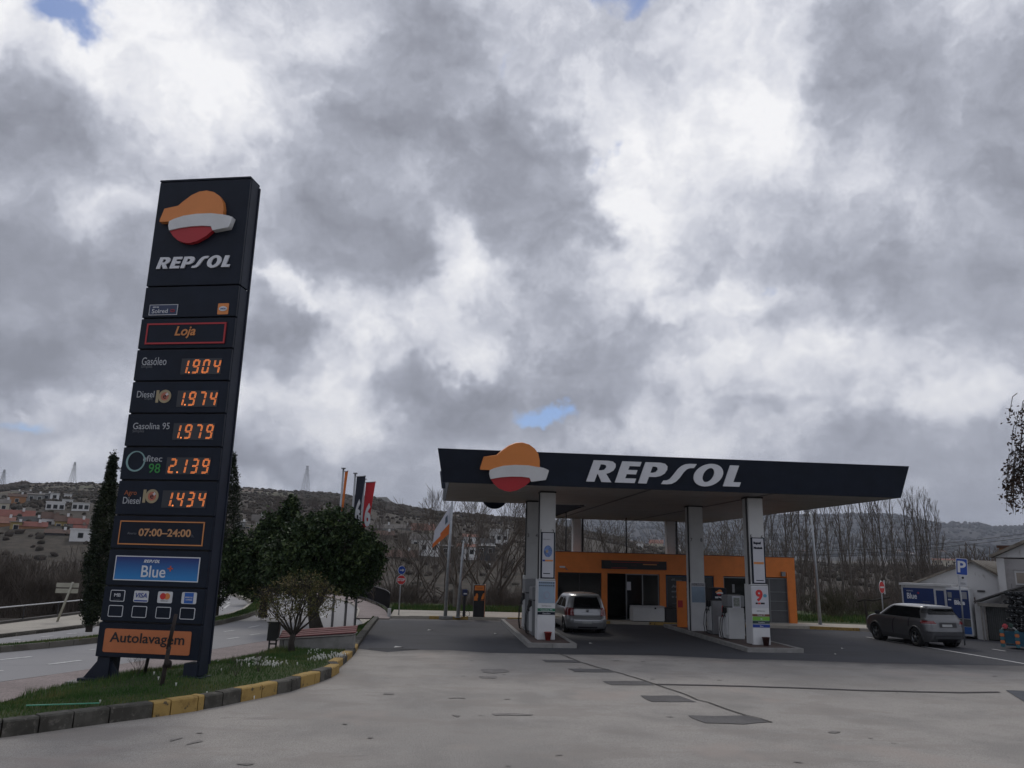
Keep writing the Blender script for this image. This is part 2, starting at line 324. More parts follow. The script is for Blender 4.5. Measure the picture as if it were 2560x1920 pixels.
def brand_mark(x, z, w, parent, y, dz=.1, rot=None, hh=1.0):
    """three-band round emblem: orange cap with peak left, white band with peak right, red bowl"""
    M = (rot or Matrix.Identity(4)) @ Matrix.Translation((x, y, z)) @ XZ @ Matrix.Diagonal((w, w*hh, 1, 1))
    cap = [(-.5,-.02),(-.455,.14),(-.27,.175),(-.2,.24),(-.1,.32),(0,.365),(.1,.375),(.2,.35),(.28,.295),(.335,.22),(.36,.12),(.365,.02),(.2,.045),(0,.045),(-.17,.025),(-.3,-.015),(-.36,-.045),(-.5,-.045)]
    band = [(-.36,-.045),(-.3,-.015),(-.17,.025),(0,.045),(.2,.045),(.37,.02),(.45,0),(.5,-.02),(.475,-.12),(.46,-.16),(.25,-.195),(.22,-.135),(.1,-.125),(-.05,-.128),(-.2,-.145),(-.345,-.175),(-.365,-.11)]
    bowl = [(-.345,-.175),(-.2,-.145),(-.05,-.128),(.1,-.125),(.23,-.14),(.24,-.19),(.16,-.265),(.05,-.33),(-.05,-.355),(-.13,-.345),(-.22,-.31),(-.29,-.25)]
    curve_obj('orange_cap', [cap], dz, orange_s, parent, M); curve_obj('white_band', [band], dz*1.25, white, parent, M); curve_obj('red_bowl', [bowl], dz*.8, red_s, parent, M)

# ------------------------------------------------------------------ ground, forecourt, roads
conc = ramp_mat('forecourt_concrete', [
    (.12, 5, .42, .62, (.28, .262, .24), .85, (1, 1, 1)), (.5, 8, .43, .66, (.2, .188, .172), .7, (1, 1, 1)), (1.3, 8, .56, .72, (.4, .385, .365), .5, (1, .4, 1)),
    (3.2, 6, .62, .74, (.14, .13, .125), .55, (.35, 1.2, 1)), (1.1, 6, .64, .72, (.17, .15, .14), .6, (.4, 1.6, 1)), (26, 4, .38, .66, (.18, .17, .16), .5, (1, 1, 1)), (9, 5, .5, .7, (.24, .228, .21), .5, (1, 1, 1)), (70, 3, .42, .62, (.54, .51, .47), .5, (1, 1, 1)), (55, 3, .5, .62, (.14, .13, .12), .4, (1, 1, 1)), (.8, 9, .52, .6, (.29, .262, .235), .5, (.5, 1, 1)), (.33, 3, .58, .7, (.40, .34, .30), .5, (1, 1, 1))],
    (.41, .378, .34), .88, .7, 70)
asph = ramp_mat('forecourt_asphalt', [
    (.25, 5, .4, .65, (.062, .064, .075), .8, (1, 1, 1)), (1.1, 7, .5, .7, (.032, .032, .036), .6, (.3, 1, 1)), (.7, 6, .6, .75, (.11, .11, .118), .5, (.25, 1.5, 1)), (60, 3, .4, .7, (.11, .11, .115), .35, (1, 1, 1)), (2.4, 5, .66, .74, (.14, .14, .14), .5, (1, 1, 1))],
    (.050, .051, .057), .82, .5, 90)
road_m = ramp_mat('road_asphalt', [
    (.15, 4, .4, .62, (.26, .255, .26), .6, (1, 1, 1)), (.9, 6, .55, .7, (.2, .2, .205), .5, (.3, 1, 1)), (45, 3, .4, .7, (.34, .335, .33), .35, (1, 1, 1))], (.28, .275, .278), .85, .3, 80)
pave_m = ramp_mat('pavement', [(.6, 5, .45, .65, (.33, .30, .26), .7, (1, 1, 1)), (8, 4, .5, .7, (.27, .25, .22), .5, (1, 1, 1))], (.42, .39, .335), .9, .3, 60)
pink_m = ramp_mat('pinkish_pavers', [(.8, 5, .4, .65, (.24, .2, .19), .7, (1, 1, 1)), (22, 2, .45, .62, (.17, .145, .14), .6, (1, 1, 1))], (.31, .26, .245), .92, .5, 40)
soil_m = ramp_mat('turf_soil', [(.7, 6, .42, .62, (.035, .05, .018), .9, (1, 1, 1)), (6, 4, .5, .7, (.075, .065, .035), .5, (1, 1, 1))], (.045, .062, .02), .95, .6, 30)
hill_m = ramp_mat('hillside', [
    (.006, 6, .42, .58, (.10, .088, .055), .9, (1, 1, 1)), (.012, 6, .52, .62, (.075, .09, .042), .6, (1, 1, 2)), (.03, 8, .48, .62, (.042, .036, .029), .85, (1, 1, 1)), (.02, 7, .57, .66, (.19, .14, .105), .7, (1, 1, 1)), (.09, 5, .54, .64, (.03, .03, .022), .85, (1, 1, 1)), (.25, 3, .58, .68, (.17, .15, .13), .5, (1, 1, 1))],
    (.13, .102, .077), .95, 0)
mount_m = ramp_mat('mountain', [
    (.0012, 6, .42, .6, (.034, .036, .034), .9, (1, 1, 1)), (.004, 7, .5, .62, (.024, .03, .026), .8, (1, 1, 1)), (.008, 6, .6, .68, (.075, .066, .058), .5, (1, 1, 1))], (.045, .043, .042), .95, 0)

# terrain: a polar sheet reaching the horizon; heights by bearing (degrees) and distance
def az_of(v): return v
RID = [(-34.35, 2.54), (-27.86, 3.45), (-26.69, 3.79), (-24.96, 4.0), (-22.88, 4.08), (-20.14, 4.05), (-14.33, 4.35), (-12.48, 4.32), (-11.22, 4.25), (-8.02, 4.17), (-6.05, 4.02), (-4.39, 3.95), (-3.71, 3.71), (-1.35, 3.36), (0.69, 3.12), (3.4, 3.0), (6.47, 2.81), (8.85, 2.39), (12.22, 1.8), (15.52, 1.22), (21.89, 0.56), (27.85, 0.17), (38.64, 0.22)]
MTN = [(-34.04, 0.62), (-1.27, 1.8), (3.42, 2.59), (6.47, 2.87), (10.54, 3.03), (13.22, 3.21), (17.19, 3.31), (20.73, 3.25), (23.55, 3.37), (25.09, 3.48), (28.06, 3.52), (30.55, 3.61), (32.01, 3.51), (33.03, 3.3), (34.14, 3.01), (35.67, 3.0), (36.67, 2.92), (37.26, 2.8), (38.14, 2.8), (38.91, 2.91), (45.28, 3.2)]
RZ = np.array(RID); MZ = np.array(MTN)
def hnoise(x, y, s, seed=0):
    return (np.sin(x*s+seed)*np.cos(y*s*1.3+seed*2)+.5*np.sin(x*s*2.3+y*s*1.7+seed*3)+.3*np.cos(x*s*4.9-y*s*4.1+seed)+.18*np.sin(x*s*9.7+y*s*11.3+seed))/2
def TH(x, y):
    """terrain height at world x, y"""
    x = np.asarray(x, float); y = np.asarray(y, float); r = np.hypot(x, y); az = np.degrees(np.arctan2(x, y))
    fade = np.clip(1-(np.abs(az)-50)/60, .25, 1)
    e = np.interp(az, RZ[:, 0], RZ[:, 1])*fade; zr = CAMH+np.tan(np.radians(e))*820
    t = np.interp(r, [0, 55, 75, 110, 150, 215, 300, 420, 560, 700, 820, 1000, 1500], [0, 0, .0, .0, .0, .04, .24, .45, .62, .83, 1, .93, .75])
    base = np.interp(r, [0, 46, 52, 62, 85, 130, 200, 260, 400, 900, 30000], [-.5, -.5, -1.0, -3.5, -7, -9, -7, -2, 0, 2, 2])
    flat = np.interp(az, [-70, -22, -17, 27, 34, 60], [1, 1, 0, 0, 1, 1])             # level apron left and right of the river bank
    b2 = np.interp(r, [0, 90, 130, 200, 260, 900, 30000], [-.5, -.6, -8, -7, -2, 2, 2]); base = base*(1-flat)+np.where((az > 0), np.maximum(base, b2), base)*flat
    z = base+(zr-base*0)*t*np.clip((zr)/6, 0, 1)
    z = z+np.interp(r, [0, 250, 400, 1000], [0, 0, 1.5, 4])*hnoise(x, y, .02, 1)*np.clip(zr/30, 0, 1)*np.interp(r, [700, 820, 900], [1, .25, 1])
    em = np.interp(az, MZ[:, 0], MZ[:, 1])*np.clip(fade+.2, 0, 1); zm = CAMH+np.tan(np.radians(em))*4200
    t2 = np.interp(r, [0, 1300, 2200, 3000, 3700, 4200, 5000, 9000, 26000], [0, 0, .16, .45, .82, 1, .9, .5, 0])
    z = np.maximum(z*np.interp(r, [0, 1500, 3000, 30000], [1, 1, 0, 0]), 0*z-9)+zm*t2+np.interp(r, [1300, 3000, 4200, 5000], [0, 40, 6, 30])*hnoise(x, y, .0022, 4)
    return z
azs = np.concatenate([np.arange(-180, -45, 5), np.arange(-45, 50, .4), np.arange(50, 180, 5)])
rs = np.concatenate([[0, 20, 40, 46, 50, 56, 62, 75, 90, 110, 130, 160, 200, 230], np.arange(260, 1000, 14), [1040, 1100, 1200, 1350, 1500, 1800], np.arange(2100, 5200, 90), [5600, 6500, 8000, 11000, 16000, 26000]])
AA, RR = np.meshgrid(np.radians(azs), rs, indexing='ij'); X = RR*np.sin(AA); Y = RR*np.cos(AA); Z = TH(X, Y)
V = np.stack([X, Y, Z], -1).reshape(-1, 3); na, nr = len(azs), len(rs)
i, j = np.meshgrid(np.arange(na), np.arange(nr-1), indexing='ij'); i2 = (i+1) % na
F = np.stack([i*nr+j, i*nr+j+1, i2*nr+j+1, i2*nr+j], -1).reshape(-1, 4)[:, ::-1]
mi = (rs[np.tile(np.arange(nr-1), na)] > 1450).astype(int)
t = hill_m.node_tree; bs_ = t.nodes['Principled BSDF']; old_ = bs_.inputs['Base Color'].links[0].from_socket   # brown riverside wood covers the lower ground
g_ = N(t, 'ShaderNodeNewGeometry'); l_ = N(t, 'ShaderNodeVectorMath', operation='LENGTH'); LK(t, g_.outputs['Position'], l_.inputs[0]); nz_ = N(t, 'ShaderNodeTexNoise', i={'Scale': .02, 'Detail': 8, 'Roughness': .7}); LK(t, g_.outputs['Position'], nz_.inputs['Vector'])
ma_ = N(t, 'ShaderNodeMath', operation='MULTIPLY_ADD', i={1: 420}); LK(t, nz_.outputs[0], ma_.inputs[0]); LK(t, l_.outputs['Value'], ma_.inputs[2])
mr_ = N(t, 'ShaderNodeMapRange', interpolation_type='SMOOTHSTEP', i={1: 600, 2: 820, 3: .95, 4: .15}); LK(t, ma_.outputs[0], mr_.inputs[0])
nf_ = N(t, 'ShaderNodeTexNoise', i={'Scale': .35, 'Detail': 6, 'Roughness': .7}); LK(t, g_.outputs['Position'], nf_.inputs['Vector']); cr_ = N(t, 'ShaderNodeValToRGB'); LK(t, nf_.outputs[0], cr_.inputs[0])
cr_.color_ramp.elements[0].position = .35; cr_.color_ramp.elements[0].color = (.028, .025, .019, 1); cr_.color_ramp.elements[1].position = .68; cr_.color_ramp.elements[1].color = (.082, .066, .052, 1)
mx_ = N(t, 'ShaderNodeMix', data_type='RGBA'); LK(t, mr_.outputs[0], mx_.inputs[0]); LK(t, old_, mx_.inputs[6]); LK(t, cr_.outputs[0], mx_.inputs[7]); LK(t, mx_.outputs[2], bs_.inputs['Base Color'])
struct(arrmesh('terrain', V, F, [hill_m, mount_m], mi=mi, smooth=True))
# the pale concrete darkens unevenly towards the dark apron behind it
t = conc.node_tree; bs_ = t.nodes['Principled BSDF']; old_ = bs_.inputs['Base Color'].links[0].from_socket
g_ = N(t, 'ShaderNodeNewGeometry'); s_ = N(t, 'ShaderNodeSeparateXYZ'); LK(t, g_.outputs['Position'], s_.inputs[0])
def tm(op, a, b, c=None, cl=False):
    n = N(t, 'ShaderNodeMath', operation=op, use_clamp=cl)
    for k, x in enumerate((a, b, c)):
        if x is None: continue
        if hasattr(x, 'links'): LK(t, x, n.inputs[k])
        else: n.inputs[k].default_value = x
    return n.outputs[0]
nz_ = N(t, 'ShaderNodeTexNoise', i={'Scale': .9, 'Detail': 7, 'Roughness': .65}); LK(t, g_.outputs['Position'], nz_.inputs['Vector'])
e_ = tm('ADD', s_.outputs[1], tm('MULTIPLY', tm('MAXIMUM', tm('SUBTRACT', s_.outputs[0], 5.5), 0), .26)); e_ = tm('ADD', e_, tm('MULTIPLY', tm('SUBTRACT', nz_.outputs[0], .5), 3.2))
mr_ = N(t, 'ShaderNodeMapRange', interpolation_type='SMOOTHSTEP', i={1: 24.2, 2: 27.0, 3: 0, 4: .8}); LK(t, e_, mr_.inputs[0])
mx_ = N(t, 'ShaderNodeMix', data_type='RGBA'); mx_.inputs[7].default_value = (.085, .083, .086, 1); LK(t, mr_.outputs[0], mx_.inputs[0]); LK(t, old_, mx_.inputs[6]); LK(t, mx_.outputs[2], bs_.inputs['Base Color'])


def sheet(name, pts, z, m, kind='structure', parent=None):
    o = MB().poly(pts, z).build(name, m, parent); 
    if kind and parent is None: o['kind'] = kind
    return o
from mathutils.geometry import tessellate_polygon
def tess(name, pts, z, m):
    tr = tessellate_polygon([[Vector((p[0], p[1], 0)) for p in pts]]); b = MB(); vs = [(p[0], p[1], z) for p in pts]
    fs = []
    for t in tr:
        a, c, d = [Vector(vs[k]) for k in t]
        fs.append(tuple(t) if (c-a).cross(d-a).z > 0 else tuple(reversed(t)))
    b.add(vs, fs); return struct(b.build(name, m))
KB = [(-16, 9.2), (-9.0, 12.1)]+[(-6.48, 13.43), (-6.09, 13.77), (-5.73, 14.14), (-5.32, 14.54), (-4.78, 15.03), (-4.55, 15.26), (-4.19, 15.65), (-4.12, 15.81), (-3.87, 16.14), (-3.63, 16.58), (-3.33, 17.05), (-3.11, 17.5), (-2.88, 17.86), (-2.76, 18.29), (-2.54, 18.87), (-2.46, 19.16), (-2.29, 19.87), (-2.2, 20.68)]+[(-2.32, 21.2), (-2.27, 22.1), (-2.24, 22.9), (-2.2, 23.9), (-2.2, 24.9), (-2.24, 26.1), (-2.28, 28), (-2.31, 30), (-2.34, 32), (-2.36, 34), (-2.38, 36), (-2.4, 37.9)]
KCOL = 'ggggggyyyggyyggyyg ygygygygggggg'.replace(' ', '')
fore = [(p[0], p[1]) for p in KB]+[(-2.4, 39.2), (-1.9, 39.2)]+[(2, 39.2), (6.4, 38.4), (17.4, 37.0), (24, 34.6), (40, 30), (70, 20), (70, -25), (-40, -25), (-40, -2)]
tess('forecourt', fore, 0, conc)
AE = [(-1.96, 25.63), (-1.26, 25.14), (-0.34, 25.91), (0.76, 25.85), (1.92, 25.33), (3.29, 25.3), (4.66, 25.2), (6.07, 25.28), (7.49, 25.29), (9.3, 24.61), (10.98, 24.52), (12.22, 24.35), (13.62, 24.11), (16.05, 23.91), (18.75, 23.95)]
asp = [(-2.2, 26.3)]+[p for p in AE]+[(26, 21.5), (60, 19), (60, 22.8), (40, 29.9), (24, 34.5), (17.4, 36.9), (6.4, 38.0), (3.4, 38.0), (-2.33, 37.5)]
asp = [(-2.26, 26.0)]+[p for p in AE[1:]]+[(26, 21.5), (60, 19), (60, 22.8), (40, 29.7), (24, 34.3), (17.4, 36.7), (6.4, 37.9), (3.4, 37.9), (-2.33, 37.4)]
tess('asphalt_apron', asp, .006, asph)
patch_m = ramp_mat('asphalt_patch', [(.9, 5, .4, .6, (.085, .08, .08), .7, (1, 1, 1)), (50, 3, .4, .7, (.2, .195, .19), .5, (1, 1, 1))], (.13, .125, .122), .9, .5, 80)
def rough_poly(pts, amp=.03, seg=.25):
    out = []
    for k in range(len(pts)):
        a, b = Vector(pts[k]).to_2d(), Vector(pts[(k+1) % len(pts)]).to_2d(); n = max(1, int((b-a).length/seg))
        for q_ in range(n): p = a.lerp(b, q_/n); out.append((p.x+random.uniform(-amp, amp), p.y+random.uniform(-amp, amp)))
    return out
for pts in [[(3.33, 23.78), (4.35, 23.75), (4.41, 23.17), (3.35, 23.26)], [(3.81, 21.92), (4.93, 21.91), (4.94, 21.33), (3.89, 21.27)], [(4.28, 19.77), (5.39, 19.8), (5.42, 19.22), (4.38, 19.15)], [(4.69, 17.7), (5.6, 17.76), (5.74, 16.99), (4.73, 16.95)], [(5.03, 15.55), (5.59, 15.48), (6.22, 15.56), (6.48, 14.95), (5.83, 14.75), (5.13, 14.8)]]:
    tess('asphalt_patch', rough_poly(pts), .010, patch_m)
for pts in [[(1.44, 21.58), (2.05, 21.71), (2.15, 21.18), (1.71, 20.86), (1.42, 21.04)], [(1.27, 20.35), (1.71, 20.38), (1.69, 20.0), (1.32, 20.02)], [(-0.93, 17.73), (-0.73, 17.74), (-0.71, 17.53), (-0.9, 17.55)], [(0.45, 17.27), (0.79, 17.25), (0.78, 17.15), (0.46, 17.17)], [(1.26, 15.59), (1.5, 15.63), (2.02, 15.51), (2.01, 15.4), (1.26, 15.4)], [(0.49, 15.4), (0.63, 15.38), (0.62, 15.24), (0.5, 15.27)], [(-3.9, 13.31), (-3.81, 13.47), (-3.77, 13.41), (-3.86, 13.25)], [(-3.63, 13.02), (-3.48, 13.3), (-3.42, 13.24), (-3.56, 12.96)], [(-3.66, 13.8), (-3.57, 13.83), (-3.55, 13.76), (-3.64, 13.73)]]:
    tess('stain', rough_poly(pts, .04, .15), .010, mat('stain', (.215, .2, .185), .95, 0, .25, 5))
st_b = MB()
for _ in range(60):
    x, y = random.uniform(-5, 22), random.uniform(8.5, 25); s = random.choice([.025, .03, .04, .05, .08]); el_ = random.uniform(1, 2.6)
    if x < -4+((19-y) if y < 19 else 0)*-.35 or (y > 21.5 and x > 8): continue
    a0 = random.uniform(-.5, .5); P0_ = [(x+s*el_*random.uniform(.6, 1.2)*math.cos(a)*math.cos(a0)-s*random.uniform(.5, 1)*math.sin(a)*math.sin(a0), y+s*el_*math.cos(a)*math.sin(a0)+s*random.uniform(.5, 1)*math.sin(a)) for a in [k*math.pi/5 for k in range(10)]]
    st_b.poly(P0_, .0105+random.random()*.002)
struct(st_b.build('stains', MATS['stain']))
def strip(name, pts, w, z, m):
    b = MB(); L_ = []; 
    P_ = [Vector(p).to_2d() for p in rough_poly(pts, 0, .3)] if False else [Vector((p[0], p[1])) for p in pts]
    for k, p in enumerate(P_):
        d = (P_[min(k+1, len(P_)-1)]-P_[max(k-1, 0)]).normalized(); n = Vector((-d.y, d.x)); ww = (w[k] if hasattr(w, '__len__') else w)/2; L_ += [p+n*ww, p-n*ww]
    b.add([(v.x, v.y, z) for v in L_], [(2*k, 2*k+1, 2*k+3, 2*k+2) for k in range(len(P_)-1)]); return struct(b.build(name, m))
def wob(pts, amp, seg=.3):
    out = []
    for k in range(len(pts)-1):
        a, b = Vector((pts[k][0], pts[k][1])), Vector((pts[k+1][0], pts[k+1][1])); n = max(1, int((b-a).length/seg))
        for q_ in range(n): p = a.lerp(b, q_/n); out.append((p.x+random.uniform(-amp, amp), p.y+random.uniform(-amp, amp)))
    return out+[(pts[-1][0], pts[-1][1])]
crack = mat('crack', (.085, .078, .07), .95, 0, .3, 4)
strip('crack', wob([(3.99, 25.97), (4.27, 24.32), (4.4, 23.33), (4.69, 22.29), (4.94, 21.6), (5.27, 20.41), (5.48, 19.42), (5.75, 18.19), (5.82, 17.24), (5.98, 16.92), (6.08, 16.19), (6.22, 15.56), (6.4, 15.27), (6.46, 14.91)], .02), .05, .015, crack)
strip('sealed_joint', wob([(5.49, 19.31), (6.1, 19.31), (7.61, 19.18), (9.08, 18.97), (10.52, 18.71), (11.64, 18.62), (12.79, 18.55), (13.9, 18.68)], .012), .13, .015, mat('tar_joint', (.075, .068, .07), .9, 0, .2, 3))
white_l = mat('road_paint', (.55, .55, .54), .8, 0, .3, 6)
strip('parking_line', [(18.68, 32.95), (18.83, 29.91), (18.94, 28.05), (19.05, 26.26), (19.09, 24.38)]+[(20.5, 22.3)], .13, .014, white_l)
strip('parking_line', [(21.29, 28.74), (21.32, 28.09)], .10, .014, white_l)
strip('parking_line', [(20.13, 33.44), (20.44, 32.37)], .3, .014, white_l)
tess('drain_cover', [(14.29, 18.98), (14.72, 18.91), (14.23, 18.05), (13.51, 17.02), (13.52, 17.41)], .012, mat('drain_metal', (.06, .065, .075), .7, .2, .3, 4))
strip('drain_grate', [(-1.89, 25.95), (-0.34, 25.91)], .16, .014, mat('grate', (.03, .03, .03), .8, .3, .4, 20))
# scraps of litter on the asphalt
scrap_m = mat('paper_scrap', (.5, .5, .48), .8)
for (x, y), l, s in zip([(0.03, 32.69), (-0.97, 26.44), (5.79, 28.52), (2.61, 31.61), (15.01, 28.11), (13.76, 26.25)], ['thin pale paper strip in the empty left lane', 'pale paper scrap beside the drain grate', 'small pale scrap near the silver hatchback', 'crumpled bit of paper close to the first pump island kerb', 'pale scrap on the asphalt in front of the grey suv', 'smaller scrap nearer than the one before the grey suv'], [.12, .16, .09, .09, .08, .06]):
    o = MB().add([(-s, -s*.5, 0), (s, -s*.4, .02), (s*.8, s*.6, .0), (-s*.7, s*.5, .03)], [(0, 1, 2), (0, 2, 3)]).build('paper_scrap', scrap_m); o.location = (x, y, .012); tag(o, l, 'litter')

# kerb of the grass island, one stone after the other
kerb_root = bpy.data.objects.new('kerb', None); COL.objects.link(kerb_root); kerb_root['kind'] = 'structure'
ks = {'g': ramp_mat('kerb_stone', [(2, 6, .4, .65, (.05, .047, .04), .9, (1, 1, 1)), (9, 4, .55, .7, (.17, .16, .14), .7, (1, 1, 1))], (.11, .105, .09), .9, .6, 40),
      'y': ramp_mat('yellow_kerb', [(3, 6, .5, .68, (.22, .14, .045), .8, (1, 1, 1)), (7, 5, .6, .68, (.07, .06, .045), .9, (1, 1, 1))], (.38, .255, .085), .85, .5, 40)}
KIN = []
kv = [Vector((p[0], p[1])) for p in KB]
for k, p in enumerate(kv):
    d = (kv[min(k+1, len(kv)-1)]-kv[max(k-1, 0)]).normalized(); KIN.append(p+Vector((-d.y, d.x))*.24)
def khz(y): return .25 if y < 19 else max(.14, .25-(y-19)*.018)
for k in range(len(kv)-1):
    a, b, c, d = kv[k], kv[k+1], KIN[k+1], KIN[k]; g_ = .012; e = (b-a).normalized()*g_; a2, b2, c2, d2 = a+e, b-e, c-e, d+e; j_ = random.uniform(-.008, .008)
    h0, h1 = khz(a.y)+j_, khz(b.y)+j_; n = (d-a).normalized(); c1 = .025
    v = [(a2.x, a2.y, -.05), (b2.x, b2.y, -.05), (b2.x, b2.y, h1-c1), (a2.x, a2.y, h0-c1), (a2.x+n.x*c1, a2.y+n.y*c1, h0), (b2.x+n.x*c1, b2.y+n.y*c1, h1), (c2.x, c2.y, h1), (d2.x, d2.y, h0), (c2.x, c2.y, -.05), (d2.x, d2.y, -.05)]
    MB().add(v, [(0, 1, 2, 3), (3, 2, 5, 4), (4, 5, 6, 7), (7, 6, 8, 9), (0, 3, 4, 7, 9), (1, 8, 6, 5, 2)]).build('kerb_stone', ks[KCOL[k]], kerb_root)

# the grass island: turf mound between kerb and pavement
LEFT = [(-22, 13.0), (-9.4, 14.6)]+[(-7.55, 15.46), (-7.67, 16.37), (-8.04, 17.3), (-7.53, 18.52), (-7.47, 19.38), (-5.72, 22.04), (-5.15, 23.35), (-4.6, 24.63)]+[(-4.1, 25.2), (-3.9, 26.5), (-3.0, 29.5), (-2.9, 31.5), (-2.6, 34.5)]
LEFT = [(-24, 11.0), (-10.5, 14.2), (-7.9, 15.3), (-7.75, 16.2), (-7.9, 17.2), (-7.6, 18.4), (-7.45, 19.2), (-6.4, 20.6), (-5.7, 21.7), (-5.1, 23.1), (-4.75, 24.3), (-4.6, 25.4), (-4.2, 27.2), (-3.5, 29.4), (-3.0, 31.5), (-2.65, 34.5), (-2.6, 37.6)]
def along(P_, n):
    P_ = [Vector((p[0], p[1])) for p in P_]; L_ = [0]
    for a, b in zip(P_, P_[1:]): L_.append(L_[-1]+(b-a).length)
    ts = np.linspace(0, L_[-1], n); return np.stack([np.interp(ts, L_, [p.x for p in P_]), np.interp(ts, L_, [p.y for p in P_])], -1)
NL, NC = 90, 14
def by_y(P_, ys): P_ = sorted([(p[1], p[0]) for p in P_]); return np.interp(ys, [a for a, b in P_], [b for a, b in P_])
ISL_R = along([(p.x, p.y) for p in KIN], NL); ISL_L = along(LEFT, NL)
def mound(t, p):
    s = math.sin(math.pi*min(max(t, 0), 1)); yy = p[1]; return (khz(yy)-.03)*(1-t)+.03*t+s*(.13*math.exp(-((yy-18.6)/3.5)**2)+.02)+.02*math.sin(p[0]*3+yy*2.1)*s
IV = []; 
for k in range(NL):
    for c in range(NC+1):
        t = c/NC; p = ISL_R[k]*(1-t)+ISL_L[k]*t; IV.append((p[0], p[1], mound(t, p)))
IV = np.array(IV); ii, cc = np.meshgrid(np.arange(NL-1), np.arange(NC), indexing='ij')
IF = np.stack([ii*(NC+1)+cc, (ii+1)*(NC+1)+cc, (ii+1)*(NC+1)+cc+1, ii*(NC+1)+cc+1], -1).reshape(-1, 4)
struct(arrmesh('grass_island', IV, IF, soil_m, smooth=True))
def isl_pt(u, t):
    k = min(int(u*(NL-1)), NL-2); f_ = u*(NL-1)-k; a = ISL_R[k]*(1-f_)+ISL_R[k+1]*f_; b = ISL_L[k]*(1-f_)+ISL_L[k+1]*f_; p = a*(1-t)+b*t; return p[0], p[1], mound(t, p)
def ground_z(x, y):
    d = (IV[:, 0]-x)**2+(IV[:, 1]-y)**2; return float(IV[d.argmin(), 2])
# grass blades
leafgrass = bpy.data.materials.new('grass_blades'); leafgrass.use_nodes = True; t = leafgrass.node_tree; b = t.nodes['Principled BSDF']; b.inputs['Roughness'].default_value = .7; b.inputs['Specular IOR Level'].default_value = .25
oi = N(t, 'ShaderNodeNewGeometry'); nn = N(t, 'ShaderNodeTexNoise', i={'Scale': .8, 'Detail': 5}); LK(t, oi.outputs['Position'], nn.inputs['Vector'])
ad = N(t, 'ShaderNodeMath', operation='MULTIPLY_ADD', i={1: .35, 2: -.17}); LK(t, oi.outputs['Random Per Island'], ad.inputs[0]); ad2 = N(t, 'ShaderNodeMath', operation='ADD'); LK(t, ad.outputs[0], ad2.inputs[0]); LK(t, nn.outputs[0], ad2.inputs[1])
rp = N(t, 'ShaderNodeValToRGB'); LK(t, ad2.outputs[0], rp.inputs[0]); LK(t, rp.outputs[0], b.inputs['Base Color'])
e_ = rp.color_ramp.elements; e_[0].position = .3; e_[0].color = (.03, .085, .015, 1); e_[1].position = .75; e_[1].color = (.15, .15, .05, 1); k_ = e_.new(.5); k_.color = (.06, .122, .03, 1)
def blades(name, pts, hs, m, w=.008, lean=.5):
    n = len(pts); P_ = np.asarray(pts); a = rng.uniform(0, 2*np.pi, n); l = rng.uniform(0, lean, n)*hs; la = rng.uniform(0, 2*np.pi, n)
    dx, dy = np.cos(a)*w, np.sin(a)*w
    v0 = P_+np.stack([dx, dy, 0*dx-.02], -1); v1 = P_-np.stack([dx, dy, 0*dx+.02], -1); v2 = P_+np.stack([np.cos(la)*l, np.sin(la)*l, hs], -1)
    V = np.stack([v0, v1, v2], 1).reshape(-1, 3); return arrmesh(name, V, np.arange(3*n).reshape(-1, 3), m)
pts = []; hs_ = []
for _ in range(90000):
    u = random.random()**.9; t_ = random.uniform(.01, .99); x, y, z = isl_pt(u, t_)
    if x < -12: continue
    cl = .5+.5*math.sin(x*2.3+math.sin(y*1.9)*2)*math.sin(y*1.7+math.cos(x*1.3)*2); h = random.uniform(.025, .07)+max(0, cl-.45)*.18*random.random()*min(1, t_*2.2)
    if t_ > .7: h *= 1.6
    pts.append((x, y, z)); hs_.append(h)
struct(blades('grass', pts, np.array(hs_), leafgrass), 'stuff')
# daisies: small white flower heads in drifts
fl = MB(); 
for cx, cy, sx, sy, n in [(-4.38, 21.03)+(.25, .28, 75), (-3.81, 20.03)+(.2, .25, 60), (-2.84, 22.19)+(.16, .35, 55), (-2.48, 22.78)+(.12, .3, 40), (-3.29, 23.45)+(.1, .4, 12), (-5.2, 17.0, 1.3, 1.2, 9)]:
    for _ in range(n):
        x, y = random.gauss(cx, sx), random.gauss(cy, sy); z = ground_z(x, y)+random.uniform(.04, .09); r = random.uniform(.012, .022)
        fl.add([(x, y, z)]+[(x+r*math.cos(k*math.pi/3), y+r*math.sin(k*math.pi/3), z-.004) for k in range(6)]+[(x, y, z-.08)], [(0, 1+k, 1+(k+1) % 6) for k in range(6)]+[(1, 4, 7)], 0)
struct(fl.build('daisies', mat('daisy_white', (.75, .75, .7), .7, 0, .05)), 'stuff')
x, y = (-6.14, 14.65)
gs = MB().box(-.55, .55, -.02, .02, 0, .015).build('plastic_strip', mat('green_plastic', (.08, .32, .2), .5)); gs.location = (x, y, ground_z(x, y)+.05); gs.rotation_euler = (0, 0, R(14)); tag(gs, 'thin pale green plastic strip lying in the grass by the kerb', 'strip')

